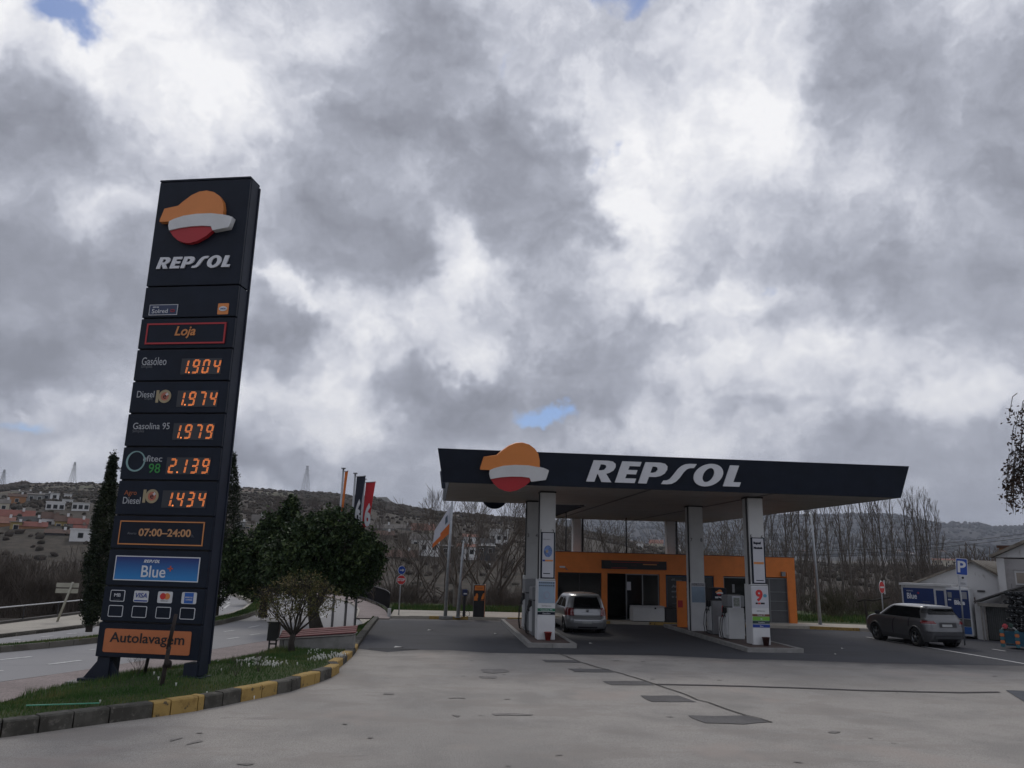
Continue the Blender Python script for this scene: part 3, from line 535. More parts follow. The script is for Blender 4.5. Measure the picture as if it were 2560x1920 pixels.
# roads on the left, median, pavements
road_poly = [(-60, -6), (-22, 11), (-10.4, 14.3), (-9.5, 17.3), (-9.13, 18.5), (-8.2, 20.5), (-6.25, 25.4), (-5.3, 27.9), (-4.3, 30.2), (-3.2, 33.4), (-2.9, 36), (-3.35, 38.0), (-3.45, 39.8), (-3.7, 43.6), (-4.3, 47.5), (-5.0, 50.5), (-6.5, 55), (-9.5, 62), (-14, 70), (-20, 76), (-28, 72), (-20, 62), (-15.4, 52), (-13.6, 44), (-12.9, 36), (-12.71, 32.5), (-13.2, 30.1), (-13.83, 27.6), (-17, 21), (-25, 10), (-60, -25)]
tess('road', road_poly, -.02, road_m)
tess('road_apron', [(-2.5, 37.9), (-3.3, 38.0), (-3.0, 36.1), (-2.75, 34.2), (-2.6, 34.4)], .0, pave_m)
struct(MB().prismz([(-24, 11), (-10.5, 14.2), (-7.9, 15.3), (-7.9, 17.2), (-7.45, 19.2), (-5.7, 21.7), (-4.75, 24.3), (-4.2, 27.2), (-3.0, 31.5), (-2.75, 33.5), (-3.0, 33.7), (-3.4, 33.0), (-4.35, 30.3), (-5.35, 27.9), (-6.3, 25.4), (-8.25, 20.5), (-9.2, 18.5), (-9.6, 17.3), (-10.6, 14.4), (-22, 11.3)][::-1], -.03, .02).build('pavement', pink_m))
def ringed(name, pts, z0, z1, m, inset=0):
    b = MB(); b.prismz(pts, z0, z1); return struct(b.build(name, m))
MNEAR = [(-26, 3), (-18, 14), (-13.6, 20.8), (-11.91, 23.92), (-11.16, 25.12), (-10.42, 26.6), (-9.3, 30), (-8.5, 34), (-8.3, 37.4), (-8.5, 43), (-9.4, 49), (-11.5, 56), (-15, 63)]
MFAR = [(-15.8, 62), (-14.2, 58.2), (-11.4, 51.3), (-10.1, 46.9), (-9.3, 41.4), (-9.1, 38), (-9.35, 34), (-10.2, 29.3), (-10.9, 27), (-12.2, 24.4), (-14.2, 20.8), (-18.6, 14), (-26.6, 3)]
tess('median', MNEAR+MFAR, .13, soil_m)
kerb2 = ramp_mat('median_kerb', [(1.5, 5, .4, .65, (.1, .09, .075), .8, (1, 1, 1))], (.16, .15, .13), .9, .4, 40)
def kerbline(name, pts, w, z0, z1, m):
    root = bpy.data.objects.new(name, None); COL.objects.link(root); root['kind'] = 'structure'
    P_ = [Vector((p[0], p[1])) for p in pts]; out = []
    for k in range(len(P_)-1):
        a, b = P_[k], P_[k+1]; L_ = (b-a).length; n = max(1, round(L_/1.0)); d = (b-a)/L_; nn_ = Vector((-d.y, d.x))*w
        for q_ in range(n):
            s, e = a+d*(L_*q_/n+.01), a+d*(L_*(q_+1)/n-.01); MB().prismz([s[:], e[:], (e+nn_)[:], (s+nn_)[:]], z0, z1).build('kerb_stone', m[(len(out)//2) % 2] if isinstance(m, list) else m, root); out.append(1)
    return root
kerbline('median_kerb', MNEAR, .16, -.03, .15, kerb2)
kerbline('median_kerb', [(-14.2, 58.2), (-11.4, 51.3), (-10.1, 46.9), (-9.3, 41.4), (-9.1, 38), (-9.35, 34), (-10.2, 29.3), (-10.9, 27), (-12.2, 24.4), (-14.2, 20.8)], -.15, -.03, .15, pave_m)
gp = []; gh = []
for k in range(22000):
    f_ = random.random(); ys = 18+f_*34; xa = by_y(MNEAR[1:11], ys); xb = by_y(MFAR[2:12], ys); tt = random.random(); gp.append((xa*(1-tt)+xb*tt, ys, .12)); gh.append(random.uniform(.03, .1))
struct(blades('grass', gp, np.array(gh), leafgrass, .012), 'stuff')
FARP = [(-17.2, 21), (-13.95, 27.6), (-13.3, 30.1), (-12.8, 32.5), (-13.0, 36), (-13.7, 44), (-15.5, 52), (-20, 62), (-24, 62), (-18, 52), (-16, 44), (-15.3, 38), (-15.4, 36.5), (-15.9, 31.4), (-17, 27), (-20, 21)]
struct(MB().prismz(FARP, -.05, .07).build('pavement', pave_m))
kerbline('kerb', FARP[:8], .14, -.04, .09, kerb2)
# footpath right of the road, and the pavement strip behind the forecourt
PATH = [(-3.42, 38.02), (-3.5, 39.8), (-3.78, 43.6), (-4.35, 47.5), (-4.9, 50.3), (-6.4, 55), (-9.5, 62), (-8.9, 62.5), (-6.0, 58), (-5.03, 55.5), (-4.07, 51.9), (-3.03, 47.4), (-2.45, 43.9), (-1.92, 38.7), (-1.92, 38.02)]
tess('footpath', PATH, .04, pink_m)
kerbline('kerb', [(-3.42, 38.02), (-3.5, 39.8), (-3.78, 43.6), (-4.35, 47.5), (-4.9, 50.3), (-6.4, 55)], .1, -.03, .07, pave_m)
struct(MB().prismz([(-1.9, 38.7), (.2, 38.8), (5.5, 38.75), (6.0, 42.8), (-1.95, 43.2)], -.3, .12).build('pavement', pave_m))
kerbline('kerb', [(5.6, 38.6), (-1.0, 38.7)], -.16, -.02, .14, [ks['y'], pave_m])
tess('grass_verge', [(-1.95, 43.1), (6.3, 42.7), (19.3, 40.3), (26, 37), (34, 35), (50, 44), (30, 52), (6, 50), (-3.5, 52), (-2.4, 44)], .02, soil_m)
gp = [(random.uniform(-2.2, 6.2), 43.2+random.random()**1.6*5, .02) for _ in range(9000)]+[(random.uniform(19, 34), random.uniform(37.5, 46), .02) for _ in range(14000)]
gp = [p for p in gp if p[0] < 7 or p[1] > 42-(p[0]-19)*.3]
struct(blades('grass', gp, rng.uniform(.08, .28, len(gp)), leafgrass, .02), 'stuff')
# road dashes
for (x0, y0), (x1, y1) in [((-11.12, 22.4), (-10.69, 23.13)), ((-9.59, 21.66), (-9.14, 22.52)), ((-9.89, 24.85), (-9.8, 25.01)), ((-12.82, 28.17), (-12.62, 28.58)), ((-12.51, 29.31), (-12.3, 29.59)), ((-13.19, 27.04), (-13.04, 27.34)), ((-10.24, 20.41), (-10.08, 20.54)), ((-7.64, 30.98), (-7.4, 31.53)), ((-7.16, 32.84), (-6.95, 33.74)), ((-6.86, 28.43), (-6.63, 29.02)), ((-6.44, 29.87), (-6.2, 30.43)), ((-6.82, 35.04), (-6.76, 35.36)), ((-6.03, 31.12), (-5.95, 31.29)), ((-5.13, 36.93), (-5.04, 37.2)), ((-5.14, 38.59), (-5.11, 41.25)), ((-10.9, 43.71), (-11.46, 47.01)), ((-11.78, 47.77), (-11.99, 49.22))]:
    strip('road_dash', [(x0, y0), (x1, y1)], .13, -.012, white_l)
strip('road_edge_line', [(-10.0, 17.4), (-9.5, 18.5), (-8.5, 20.5), (-6.55, 25.4), (-5.6, 27.9)], .05, -.012, mat('worn_paint', (.34, .335, .33), .9))

# ------------------------------------------------------------------ price totem
TW, TD = 2.36, .47
tot = thing('price_totem', 'tall dark navy fuel price totem with orange and white emblem, standing on the grass island', 'price sign', (-7.13, 18.23, 0), R(-13.5))
tot_o = tot
seps = [11.75, 9.01, 8.22, 7.46, 6.69, 5.93, 5.16, 4.40, 3.62, 2.885, 2.09, 1.34, .60]
MB().box(.07, TW-.07, .085, TD-.05, .66, 11.7).build('core', dark, tot)
MB().box(TW-.06, TW+.004, .085, TD, .3, 8.99).build('side_panel', navy_side, tot); MB().box(TW-.06, TW+.004, .085, TD, 9.03, 11.75).build('side_panel', navy_side, tot); MB().box(-.004, .06, .085, TD, .6, 11.75).build('side_panel', navy_side, tot)
MB().box(TW-.02, TW+.03, TD-.02, TD+.03, .5, 11.7).build('edge_rail', navy_side, tot)
MB().box(-.005, TW+.005, -.01, TD+.01, 11.75, 11.79).build('top_cap', navy_side, tot)
MB().box(.07, TW-.07, TD-.03, TD+.02, .66, 11.7).build('back_panel', navy, tot)
pn = []
for k in range(12):
    z1, z0 = seps[k]-.018, seps[k+1]+.018
    b = MB(); b.bevbox(0, TW, 0, .08, z0, z1, .008); pn.append(b.build('front_panel', navy, tot))
def on(p): return pn[p]
def frame(name, x0, x1, z0, z1, w, m, par, r=.0, y=-.012):
    b = MB(); o_ = rrect(x0, x1, z0, z1, r, 4) if r else [(x1, z1), (x0, z1), (x0, z0), (x1, z0)]; i_ = rrect(x0+w, x1-w, z0+w, z1-w, max(r-w, .004), 4) if r else [(x1-w, z1-w), (x0+w, z1-w), (x0+w, z0+w), (x1-w, z0+w)]
    n = len(o_); b.add([(p[0], y, p[1]) for p in o_+i_]+[(p[0], 0.0, p[1]) for p in o_+i_], [(k, (k+1) % n, (k+1) % n+n, k+n) for k in range(n)]+[(k, k+2*n, (k+1) % n+2*n, (k+1) % n) for k in range(n)])
    return b.build(name, m, par)
def plate(name, x0, x1, z0, z1, m, par, r=0, y0=-.008, y1=-.001):
    return MB().prism(rrect(x0, x1, z0, z1, r) if r else [(x1, z1), (x0, z1), (x0, z0), (x1, z0)], y0, y1).build(name, m, par)
brand_mark(1.15, 10.70, 1.88, on(0), -.07, .14, hh=.98)
brand_word(.21, 9.45, 1.93, .29, lettering, on(0), -.02, .03)
# card logos panel
plate('card_sign', .17, .89, 8.29, 8.55, mat('slate_blue', (.03, .045, .10), .5, 0, .1), on(1), .01); frame('sign_frame', .17, .89, 8.29, 8.55, .012, lettering, on(1))
text('Solred', .25, 8.335, .13, lettering, on(1), -.02, w=.40, h=.105); brand_word(.26, 8.47, .16, .03, lettering, on(1), -.02, .004, 'lettering', single=False)
frame('card_swirl', .72, .82, 8.36, 8.42, .014, red_s, on(1), .02, -.02)
plate('card_sign', 1.90, 2.17, 8.28, 8.55, orange_s, on(1), .02); MB().prism(ell(2.035, 8.415, .10, .06, 20), -.02, -.008).build('oval', white, on(1)); text('UNION', 2.035, 8.395, .05, blue_p, on(1), -.024, align='CENTER', w=.13, h=.04)
# Loja
plate('inset', .18, 2.17, 7.57, 8.07, navy, on(2), 0, -.02, 0); frame('red_frame', .18, 2.17, 7.57, 8.08, .04, red_s, on(2), 0, -.03); text('Loja', 1.17, 7.70, .3, orange_t, on(2), -.035, align='CENTER', w=.52, shear=.25, bold=.006)
# seven-segment digits
SEG = {'0': 'abcdef', '1': 'bc', '2': 'abged', '3': 'abgcd', '4': 'fgbc', '7': 'abc', '9': 'abfgcd', '5': 'afgcd', '6': 'afgedc', '8': 'abcdefg'}
def digit(ch, x, z, w, h, par, sl=.13):
    b = MB(); t_ = .033; g_ = .014
    def ln(xa, za, xb, zb):
        n = 9 if xa == xb else 6
        for k in range(n):
            f0, f1 = k/n, (k+.62)/n
            for off in (-t_*.5, t_*.25):
                if xa == xb: z0_, z1_ = za+(zb-za)*f0, za+(zb-za)*f1; q4 = [(xa+off, z0_), (xa+off+.013, z0_), (xa+off+.013, z1_), (xa+off, z1_)]
                else: x0_, x1_ = xa+(xb-xa)*f0, xa+(xb-xa)*f1; q4 = [(x0_, za+off), (x1_, za+off), (x1_, za+off+.013), (x0_, za+off+.013)]
                b.add([(x+p[0]+p[1]*sl, -.016, z+p[1]) for p in q4], [(0, 1, 2, 3)])
    hh = h/2
    S_ = {'a': (0, h, w, h), 'b': (w, hh+g_, w, h), 'c': (w, 0, w, hh-g_), 'd': (0, 0, w, 0), 'e': (0, 0, 0, hh-g_), 'f': (0, hh+g_, 0, h), 'g': (0, hh, w, hh)}
    for s in SEG[ch]:
        xa, za, xb, zb = S_[s]
        if xa == xb: ln(xa, za, xb, zb)
        else: ln(xa+.012, za, xb-.012, zb)
    b.build('digit', led, par)['kind'] = 'stuff'
def price(p, body, z, x0=1.16):
    plate('display_window', x0, 2.15, z-.04, z+.34, led_off, on(p), 0, -.010, -.001)
    xs = [1.175, 1.445, 1.695, 1.96] if body[0] == '1' else [1.17, 1.43, 1.70, 1.96]
    for ch, x in zip(body.replace('.', ''), xs): digit(ch, x, z, .125, .29, on(p))
    xd = 1.36 if body[0] == '1' else 1.37
    MB().box(xd, xd+.03, -.018, -.012, z-.01, z+.02).build('decimal_point', led, on(p))
soft = mat('grey_letter', (.42, .44, .47), .5, 0, .05); dim = mat('dim_letter', (.12, .13, .15), .5, 0, .05)
price(3, '1.904', 6.88); price(4, '1.974', 6.12); price(5, '1.979', 5.36); price(6, '2.139', 4.58, 1.10); price(7, '1.434', 3.84, 1.10)
text('Gasóleo', .16, 7.07, .2, soft, on(3), w=.62, h=.19); text('Simples', .16, 6.985, .08, dim, on(3), w=.28)
text('Diesel', .15, 6.30, .2, soft, on(4), w=.43, h=.155); text('Simples', .35, 6.235, .06, dim, on(4), w=.2)
gold = mat('gold_print', (.34, .28, .17), .5, 0, .1)
def ten(p, x, z):
    text('1', x, z, .3, gold, on(p), h=.29, bold=.012); 
    curve_obj('ring', [ell(0, 0, .155, .155, 28), ell(0, 0, .10, .10, 24)], .006, gold, on(p), Matrix.Translation((x+.22, -.008, z+.145)) @ XZ)
    MB().prism(ell(x+.22, z+.145, .10, .10, 24), -.010, -.004).build('ring_core', mat('coral_print', (.42, .13, .08), .5, 0, .2, 12), on(p))
    text('e', x+.18, z+.09, .17, navy, on(p), -.014, h=.09); MB().box(x+.235, x+.305, -.016, -.012, z+.185, z+.205).box(x+.26, x+.28, -.016, -.012, z+.16, z+.23).build('plus_mark', lettering, on(p))
ten(4, .63, 6.18); ten(7, .63, 3.90)
text('Gasolina 95', .16, 5.56, .2, soft, on(5), w=.9, h=.15); text('Simples', .16, 5.465, .08, dim, on(5), w=.29)
curve_obj('ring', [ell(.34, 4.825, .235, .235, 36), ell(.345, 4.83, .195, .205, 36)], .006, mat('teal_ring', (.22, .36, .36), .5, 0, .3, 2), on(6), Matrix.Translation((0, -.008, 0)) @ XZ)
text('fitec', .60, 4.82, .17, soft, on(6), w=.38, h=.14); text('e', .52, 4.82, .17, soft, on(6), h=.09); text('98', .68, 4.565, .22, mat('green_letter', (.03, .28, .05), .5, 0, .05), on(6), w=.28)
text('Agro', .17, 4.035, .17, mat('rust_letter', (.36, .10, .035), .5, 0, .05), on(7), w=.30); text('Diesel', .16, 3.87, .18, soft, on(7), w=.42, h=.15)
frame('orange_frame', .17, 2.18, 2.98, 3.50, .025, orange_t, on(8)); text('Aberto', .37, 3.20, .1, dim, on(8), w=.22); text('07:00–24:00', .64, 3.165, .24, mat('amber_letter', (.5, .26, .12), .5, 0, .05), on(8), w=1.24, h=.17, bold=.006); text('h.', 1.90, 3.165, .1, dim, on(8), h=.07)
bsign = mat('blue_gradient_print', (.01, .05, .28), .5, 0, .05)
t = bsign.node_tree; c_ = N(t, 'ShaderNodeTexCoord'); s_ = N(t, 'ShaderNodeSeparateXYZ'); r_ = N(t, 'ShaderNodeMapRange', i={1: 2.25, 2: 2.72}); q_ = N(t, 'ShaderNodeValToRGB'); LK(t, c_.outputs['Object'], s_.inputs[0]); LK(t, s_.outputs[2], r_.inputs[0]); LK(t, r_.outputs[0], q_.inputs[0]); LK(t, q_.outputs[0], t.nodes['Principled BSDF'].inputs['Base Color'])
q_.color_ramp.elements[0].color = (.02, .20, .50, 1); q_.color_ramp.elements[1].color = (.012, .02, .15, 1); q_.color_ramp.elements[0].position = .1
plate('blue_sign', .18, 2.17, 2.22, 2.735, bsign, on(9)); frame('sign_frame', .18, 2.17, 2.215, 2.74, .02, lettering, on(9))
brand_word(.86, 2.60, .38, .065, lettering, on(9), -.014, .004, 'lettering', single=False); text('Blue', .83, 2.29, .33, lettering, on(9), -.014, w=.57, h=.25, bold=.003)
MB().box(1.44, 1.56, -.018, -.012, 2.475, 2.50).box(1.49, 1.515, -.018, -.012, 2.43, 2.545).build('plus_mark', mat('red_plus', (.6, .1, .04), .5, 0, 0), on(9))
for k in range(4):
    x0 = .17+k*.557; z0 = 1.765
    if k: plate('card_logo', x0, x0+.34, z0, z0+.24, white, on(10), .03)
    frame('card_frame', x0, x0+.34, z0, z0+.24, .013, lettering, on(10), .03); frame('card_frame', x0, x0+.34, 1.445, 1.685, .013, lettering, on(10), .03)
text('MB', .34, 1.865, .1, lettering, on(10), -.014, align='CENTER', w=.15, h=.07); text('MULTIBANCO', .34, 1.80, .03, dim, on(10), -.014, align='CENTER', w=.15)
text('VISA', .90, 1.86, .12, blue_p, on(10), -.016, align='CENTER', w=.27, h=.10, shear=.2, bold=.001); plate('blue_bar', .745, 1.05, 1.78, 1.81, blue_p, on(10), 0, -.014, -.009)
MB().prism(ell(1.405, 1.905, .068, .068, 22), -.016, -.009).build('red_circle', red_p, on(10)); MB().prism(ell(1.50, 1.905, .068, .068, 22), -.014, -.009).build('orange_circle', orange_s, on(10)); text('mastercard', 1.45, 1.80, .04, grey_m, on(10), -.014, align='CENTER', w=.17)
plate('blue_square', 1.905, 2.11, 1.775, 1.995, mat('bright_blue', (.02, .11, .42), .5, 0, .05), on(10), 0, -.014, -.009); text('AMERICAN', 2.008, 1.885, .04, lettering, on(10), -.018, align='CENTER', w=.17, h=.03); text('EXPRESS', 2.02, 1.835, .04, lettering, on(10), -.018, align='CENTER', w=.15, h=.03)
plate('orange_sign', .16, 2.16, .715, 1.20, mat('orange_dull', (.52, .165, .06), .5, 0, .08, 2), on(11), .04, -.012, 0); text('Autolavagem', 1.16, .86, .3, black, on(11), -.018, align='CENTER', w=1.72, h=.27, bold=.004)
lg = MB(); lg.box(.03, .32, .05, TD-.05, .05, .60); lg.prism([(-.30, .14), (.03, .14), (.03, .55)], .1, .13).prism([(.32, .14), (.62, .14), (.32, .55)], .1, .13).box(-.35, .65, 0, TD, .10, .16).build('leg', navy_side, tot)
MB().box(TW-.32, TW-.02, .04, TD-.04, .05, .55).box(TW-.45, TW+.12, 0, TD, .22, .28).build('leg', navy_side, tot)
MB().tube([(.95, TD, .66), (.70, TD+.3, .06)], .04, 6).build('brace', dark, tot)
MB().box(-.55, .75, -.1, TD+.1, -.05, .09).build('footing', concrete, tot)
# rusty leaning stake in front of the totem
gx, gy = -5.24, 16.76
st = MB().tube([(gx, gy, .02), (gx+.07, gy+.02, 1.0)], .042, 8).tube([(gx+.05, gy+.02, .95), (gx+.13, gy+.02, 1.62)], [.04, .036], 8).disc((gx+.095, gy-.02, .68), (0, 1, 0), .075, .05, 12).box(gx+.0, gx+.16, gy-.03, gy+.03, .60, .66)
tag(st.build('sign_stake', mat('rusty_steel', (.035, .027, .024), .85, .2, .4, 8, .4, 40)), 'dark rusted metal stake leaning in front of the orange panel of the totem', 'post')

# ------------------------------------------------------------------ canopy
XL, XR, YF, YM, YB, XS, ZS = .30, 16.62, 26.35, 35.3, 46.6, 6.8, 5.38
can = thing('forecourt_canopy', 'large flat forecourt canopy with dark navy fascia, orange emblem and white letters on grey columns', 'canopy', (0, 0, 0))
def fascia(p0, p1, z0, z1, flare, nrm, th=.12, m=navy):
    p0, p1, n = Vector(p0), Vector(p1), Vector(nrm); e = (p1-p0).normalized(); f0 = p0-e*flare[1]+n*flare[0]; f1 = p1+e*flare[2]+n*flare[0]; b = MB()
    v = [(*p0, z0), (*p1, z0), (*f1, z1), (*f0, z1)]; i_ = -n*th
    v2 = [(a[0]+i_.x, a[1]+i_.y, a[2]) for a in v]; b.add(v+v2, [(0, 1, 2, 3), (7, 6, 5, 4), (0, 4, 5, 1), (1, 5, 6, 2), (2, 6, 7, 3), (3, 7, 4, 0)]); return b.build('fascia', m, can)
f0 = fascia((.21, YF), (16.64, YF), ZS, 6.5, (.25, .22, .26), (0, -1))
fascia((16.62, YF+.13), (16.62, YB), ZS, 6.5, (.02, 0, 0), (1, 0))
fascia((16.6, YB), (XS, YB), ZS, 6.5, (.1, 0, 0), (0, 1)); fascia((XS, YB), (XS, YM+.1), ZS, 6.6, (.02, 0, 0), (-1, 0), m=mat('matte_navy', (.018, .017, .019), .9, 0, .1, spec=0))
fascia((XS, YM+.1), (.25, YM+.1), 5.95, 6.75, (.2, 0, .12), (0, 1)); fascia((XS-.2, YM-.05), (.32, YM-.05), ZS+.01, 5.94, (.05, 0, 0), (0, 1), m=grey_m)
fascia((.42, YM-.2), (.42, YF+.13), ZS+.01, 6.2, (.02, 0, 0), (-1, 0), m=navy_side)
soff = mat('soffit_metal', (.27, .25, .235), .5, .1, .12, .8)
MB().box(.5, 16.5, YF+.2, YM-.2, 5.7, 6.25).box(XS+.15, 16.5, YM-.2, YB-.2, 5.7, 6.25).build('roof_deck', grey_m, can)
y = YF+.13; k = 0
while y < YB-.1:
    y1 = min(y+.6, YB-.1); x0 = .44 if y1 < YM-.1 else XS+.05
    MB().box(x0, 16.55, y+.012, y1-.008, ZS+random.uniform(0, .006), ZS+.06).build('soffit_panel', soff, can); y += .6
for xx in (7.45, 11.9): MB().box(xx-.06, xx+.06, YF+.15, YB-.2, ZS-.012, ZS-.001).build('soffit_joint', mat('soffit_seam', (.09, .085, .08), .6), can)
fr = Matrix.Translation((0, YF, ZS)) @ Matrix.Rotation(math.atan2(.25, 1.12), 4, 'X')
# front fascia lettering and emblem (local: x, height above fascia foot)
kx = 26.2/26.1
brand_word(5.12*kx, .20, 5.66, .74, lettering, can, -.03, .05, 'letter', rot=fr)
bm_ = bpy.data.objects.new('emblem', None); COL.objects.link(bm_); bm_.parent = can
brand_mark(2.62, .60, 2.34, bm_, -.16, .22, rot=fr, hh=.985)
MB().disc((2.7, YM+.35, 5.75), (0, 1, 0), .62, .12, 32).build('rear_emblem', navy, can)
poster_m = mat('poster_white', (.50, .51, .55), .5, 0, .05)
def column(x0, x1, y0, nums, front=True, d=.55, zb=.12):
    c = bpy.data.objects.new('column', None); COL.objects.link(c); c.parent = can
    b = MB(); b.bevbox(x0, x1, y0, y0+d, zb, ZS-.05, .03, 0); b.build('shaft', offwhite, c)
    MB().box(x0-.015, x1+.015, y0-.015, y0+d+.02, ZS-.06, ZS-.015).build('collar', black, c)
    MB().box(x0-.05, x0-.004, y0+.03, y0+.12, zb, ZS-.06).build('edge_strip', black, c)
    text(nums[0], x0+.03, 3.83, .18, black, c, y0-.01, 'number', h=.15); text(nums[1], x1-.05, 3.83, .18, black, c, y0-.01, 'number', h=.15, align='RIGHT')
    return c
c1 = column(3.84, 4.42, 28.36, '12'); c3 = column(3.93, 4.46, 33.2, '34'); c5 = column(11.50, 12.08, 27.75, '56'); c7 = column(11.0, 11.62, 33.0, '78')
for x, y in ((8.15, 45.6), (13.75, 45.3)):
    c = bpy.data.objects.new('column', None); COL.objects.link(c); c.parent = can
    MB().bevbox(x, x+.5, y, y+.5, -.3, ZS-.03, .03).build('shaft', offwhite, c); MB().box(x+.52, x+.62, y-.05, y+.05, -.3, ZS-.03).build('drainpipe', black, c)
for x, y in ((10.95, 44.0), (6.95, 41.0)): MB().tube([(x, y, 3), (x, y, ZS)], .035, 6).build('hanger_rod', black, can)

def col_front(c, x0, x1, y0, kind):
    """tall framed poster, housing with posters and fuel bands at the front of a column"""
    w = x1-x0
    MB().box(x0+.04, x1-.02, y0-.04, y0-.005, 2.24, 3.88).build('poster_frame', navy, c); MB().box(x0+.10, x1-.07, y0-.052, y0-.042, 2.28, 3.85).build('poster', poster_m, c)
    MB().bevbox(x0-.06, x1+.0, y0-.12, y0+.5, .14, 2.22, .015).build('housing', white, c); MB().box(x0-.065, x1+.005, y0-.125, y0-.10, 2.17, 2.20).build('trim', grey_m, c)
    if kind == 1:
        MB().prism(ell(x0+w*.52, 3.20, w*.27, .21, 20), y0-.056, y0-.053).build('picture', mat('poster_globe', (.12, .2, .42), .5, 0, .6, 12), c)
        MB().prism(ell(x0+w*.46, 3.20, w*.08, .06, 12), y0-.060, y0-.057).build('picture_dot', mat('tan_print', (.35, .28, .2), .5), c)
        text('Repsol Solred', x0+.13, 3.60, .05, black, c, y0-.056, w=.25); MB().box(x0+.11, x1-.09, y0-.056, y0-.053, 2.84, 2.90).build('band', orange_t, c)
        MB().box(x0+.11, x0+.2, y0-.059, y0-.056, 2.84, 2.90).build('band', blue_p, c); MB().box(x0+.14, x0+.39, y0-.056, y0-.053, 2.40, 2.43).build('small_print', navy, c)
        MB().box(x0-.03, x1-.02, y0-.13, y0-.121, 1.39, 2.14).build('poster', mat('pale_blue_poster', (.26, .34, .43), .5, 0, .1, 3), c)
        b = MB()
        for r_ in range(2):
            for k in range(8): b.box(x0-.01+k*.072, x0+.03+k*.072, y0-.134, y0-.131, 2.07-r_*.1, 2.11-r_*.1)
        b.build('dot_row', navy, c)
        b = MB()
        for k in range(12): a = k*math.pi/6; b.box(x0+w*.46+.10*math.cos(a)-.014, x0+w*.46+.10*math.cos(a)+.014, y0-.134, y0-.131, 1.66+.12*math.sin(a)-.014, 1.66+.12*math.sin(a)+.014)
        b.build('flower_picture', mat('flower_print', (.3, .22, .3), .6), c)
        text('Self Service', x0+w*.46, 1.27, .07, grey_m, c, y0-.13, align='CENTER', w=.34)
        MB().box(x0-.055, x1-.005, y0-.128, y0-.121, 1.11, 1.21).build('fuel_band', green_p, c); text('Gasolina 95', x0+w*.46, 1.13, .07, lettering, c, y0-.134, align='CENTER', w=.42)
        MB().box(x0-.055, x1-.005, y0-.128, y0-.121, .99, 1.09).build('fuel_band', navy, c); text('Gasóleo', x0+w*.46, 1.01, .07, lettering, c, y0-.134, align='CENTER', w=.28)
    else:
        text('Repsol', x0+.13, 3.62, .09, navy, c, y0-.056, w=.28, bold=.01); text('Neotech', x0+.13, 3.47, .09, navy, c, y0-.056, w=.33, bold=.01)
        MB().box(x0+.11, x1-.09, y0-.056, y0-.053, 2.93, 3.01).build('band', orange_t, c); MB().box(x0+.18, x0+.46, y0-.056, y0-.053, 2.34, 2.37).build('small_print', navy, c)
        MB().box(x0-.03, x1-.03, y0-.13, y0-.121, 1.40, 2.14).build('poster', poster_m, c)
        text('9', x0+.09, 1.62, .5, red_p, c, y0-.134, h=.42, bold=.02, name='big_nine'); MB().prism(ell(x0+.44, 1.83, .07, .06, 16), y0-.134, y0-.131).build('blue_spot', mat('teal_print', (.08, .3, .42), .5), c)
        MB().box(x0+.08, x0+.16, y0-.134, y0-.131, 1.53, 1.59).box(x0+.27, x0+.42, y0-.134, y0-.131, 1.53, 1.59).build('small_print', black, c); MB().box(x0+.17, x0+.26, y0-.134, y0-.131, 1.53, 1.59).build('small_print', red_p, c)
        text('Self Service', x0+w*.46, 1.28, .06, grey_m, c, y0-.13, align='CENTER', w=.3)
        for z0, z1, m, tx in ((1.11, 1.19, mat('brown_band', (.14, .05, .03), .5), 'Diesel 10'), (.97, 1.10, lime_p, '98'), (.86, .96, mat('dark_band', (.02, .05, .05), .5), 'Gasóleo'), (.73, .84, blue_p, 'Blue')):
            MB().box(x0-.055, x1-.005, y0-.128, y0-.121, z0, z1).build('fuel_band', m, c); text(tx, x0+w*.46, z0+.025, .05, lettering, c, y0-.134, align='CENTER', h=.05)
col_front(c1, 3.84, 4.42, 28.36, 1); col_front(c5, 11.50, 12.08, 27.75, 2)
MB().bevbox(10.98, 11.6, 32.9, 33.4, .14, 2.12, .01).build('housing', white, c7); MB().box(11.0, 11.58, 32.885, 32.898, 1.3, 1.95).build('poster', mat('pale_blue_poster', (.26, .34, .43)), c7)
MB().box(11.0, 11.58, 32.885, 32.898, 1.97, 2.1).build('dot_row', mat('checked_print', (.28, .28, .3), .6, 0, .8, 30), c7)
MB().bevbox(3.85, 4.48, 33.1, 33.7, .14, 2.25, .01).build('housing', offwhite, c3)

# ------------------------------------------------------------------ pump islands and what stands on them
isl_top = ramp_mat('island_paving', [(2, 5, .4, .65, (.07, .05, .045), .8, (1, 1, 1)), (10, 3, .5, .7, (.13, .1, .09), .5, (1, 1, 1))], (.10, .075, .068), .9, .4, 30)
def island(xa, xb, ya, yb, skew=0):
    o = struct(MB().prismz([(xa+.16, ya+.16), (xb-.16, ya+.16), (xb-.16, yb-.16), (xa+.16, yb-.16)], .0, .135).build('pump_island', isl_top)); kroot = o
    def run(a, b):
        a, b = Vector(a), Vector(b); L_ = (b-a).length; n = max(1, round(L_/1.0)); d = (b-a)/L_; nn_ = Vector((-d.y, d.x))*.155
        for q_ in range(n): s, e = a+d*(L_*q_/n+.006), a+d*(L_*(q_+1)/n-.006); MB().prismz([s[:], e[:], (e+nn_)[:], (s+nn_)[:]], 0, .15).build('kerb_stone', concrete, kroot)
    run((xa, ya), (xb, ya)); run((xb, ya+.16), (xb, yb-.16)); run((xb, yb), (xa, yb)); run((xa, yb-.16), (xa, ya+.16)); return o
island(3.30, 4.98, 26.95, 37.6); island(10.75, 12.75, 26.5, 36.3)
hose_m = mat('hose_rubber', (.012, .012, .013), .6)
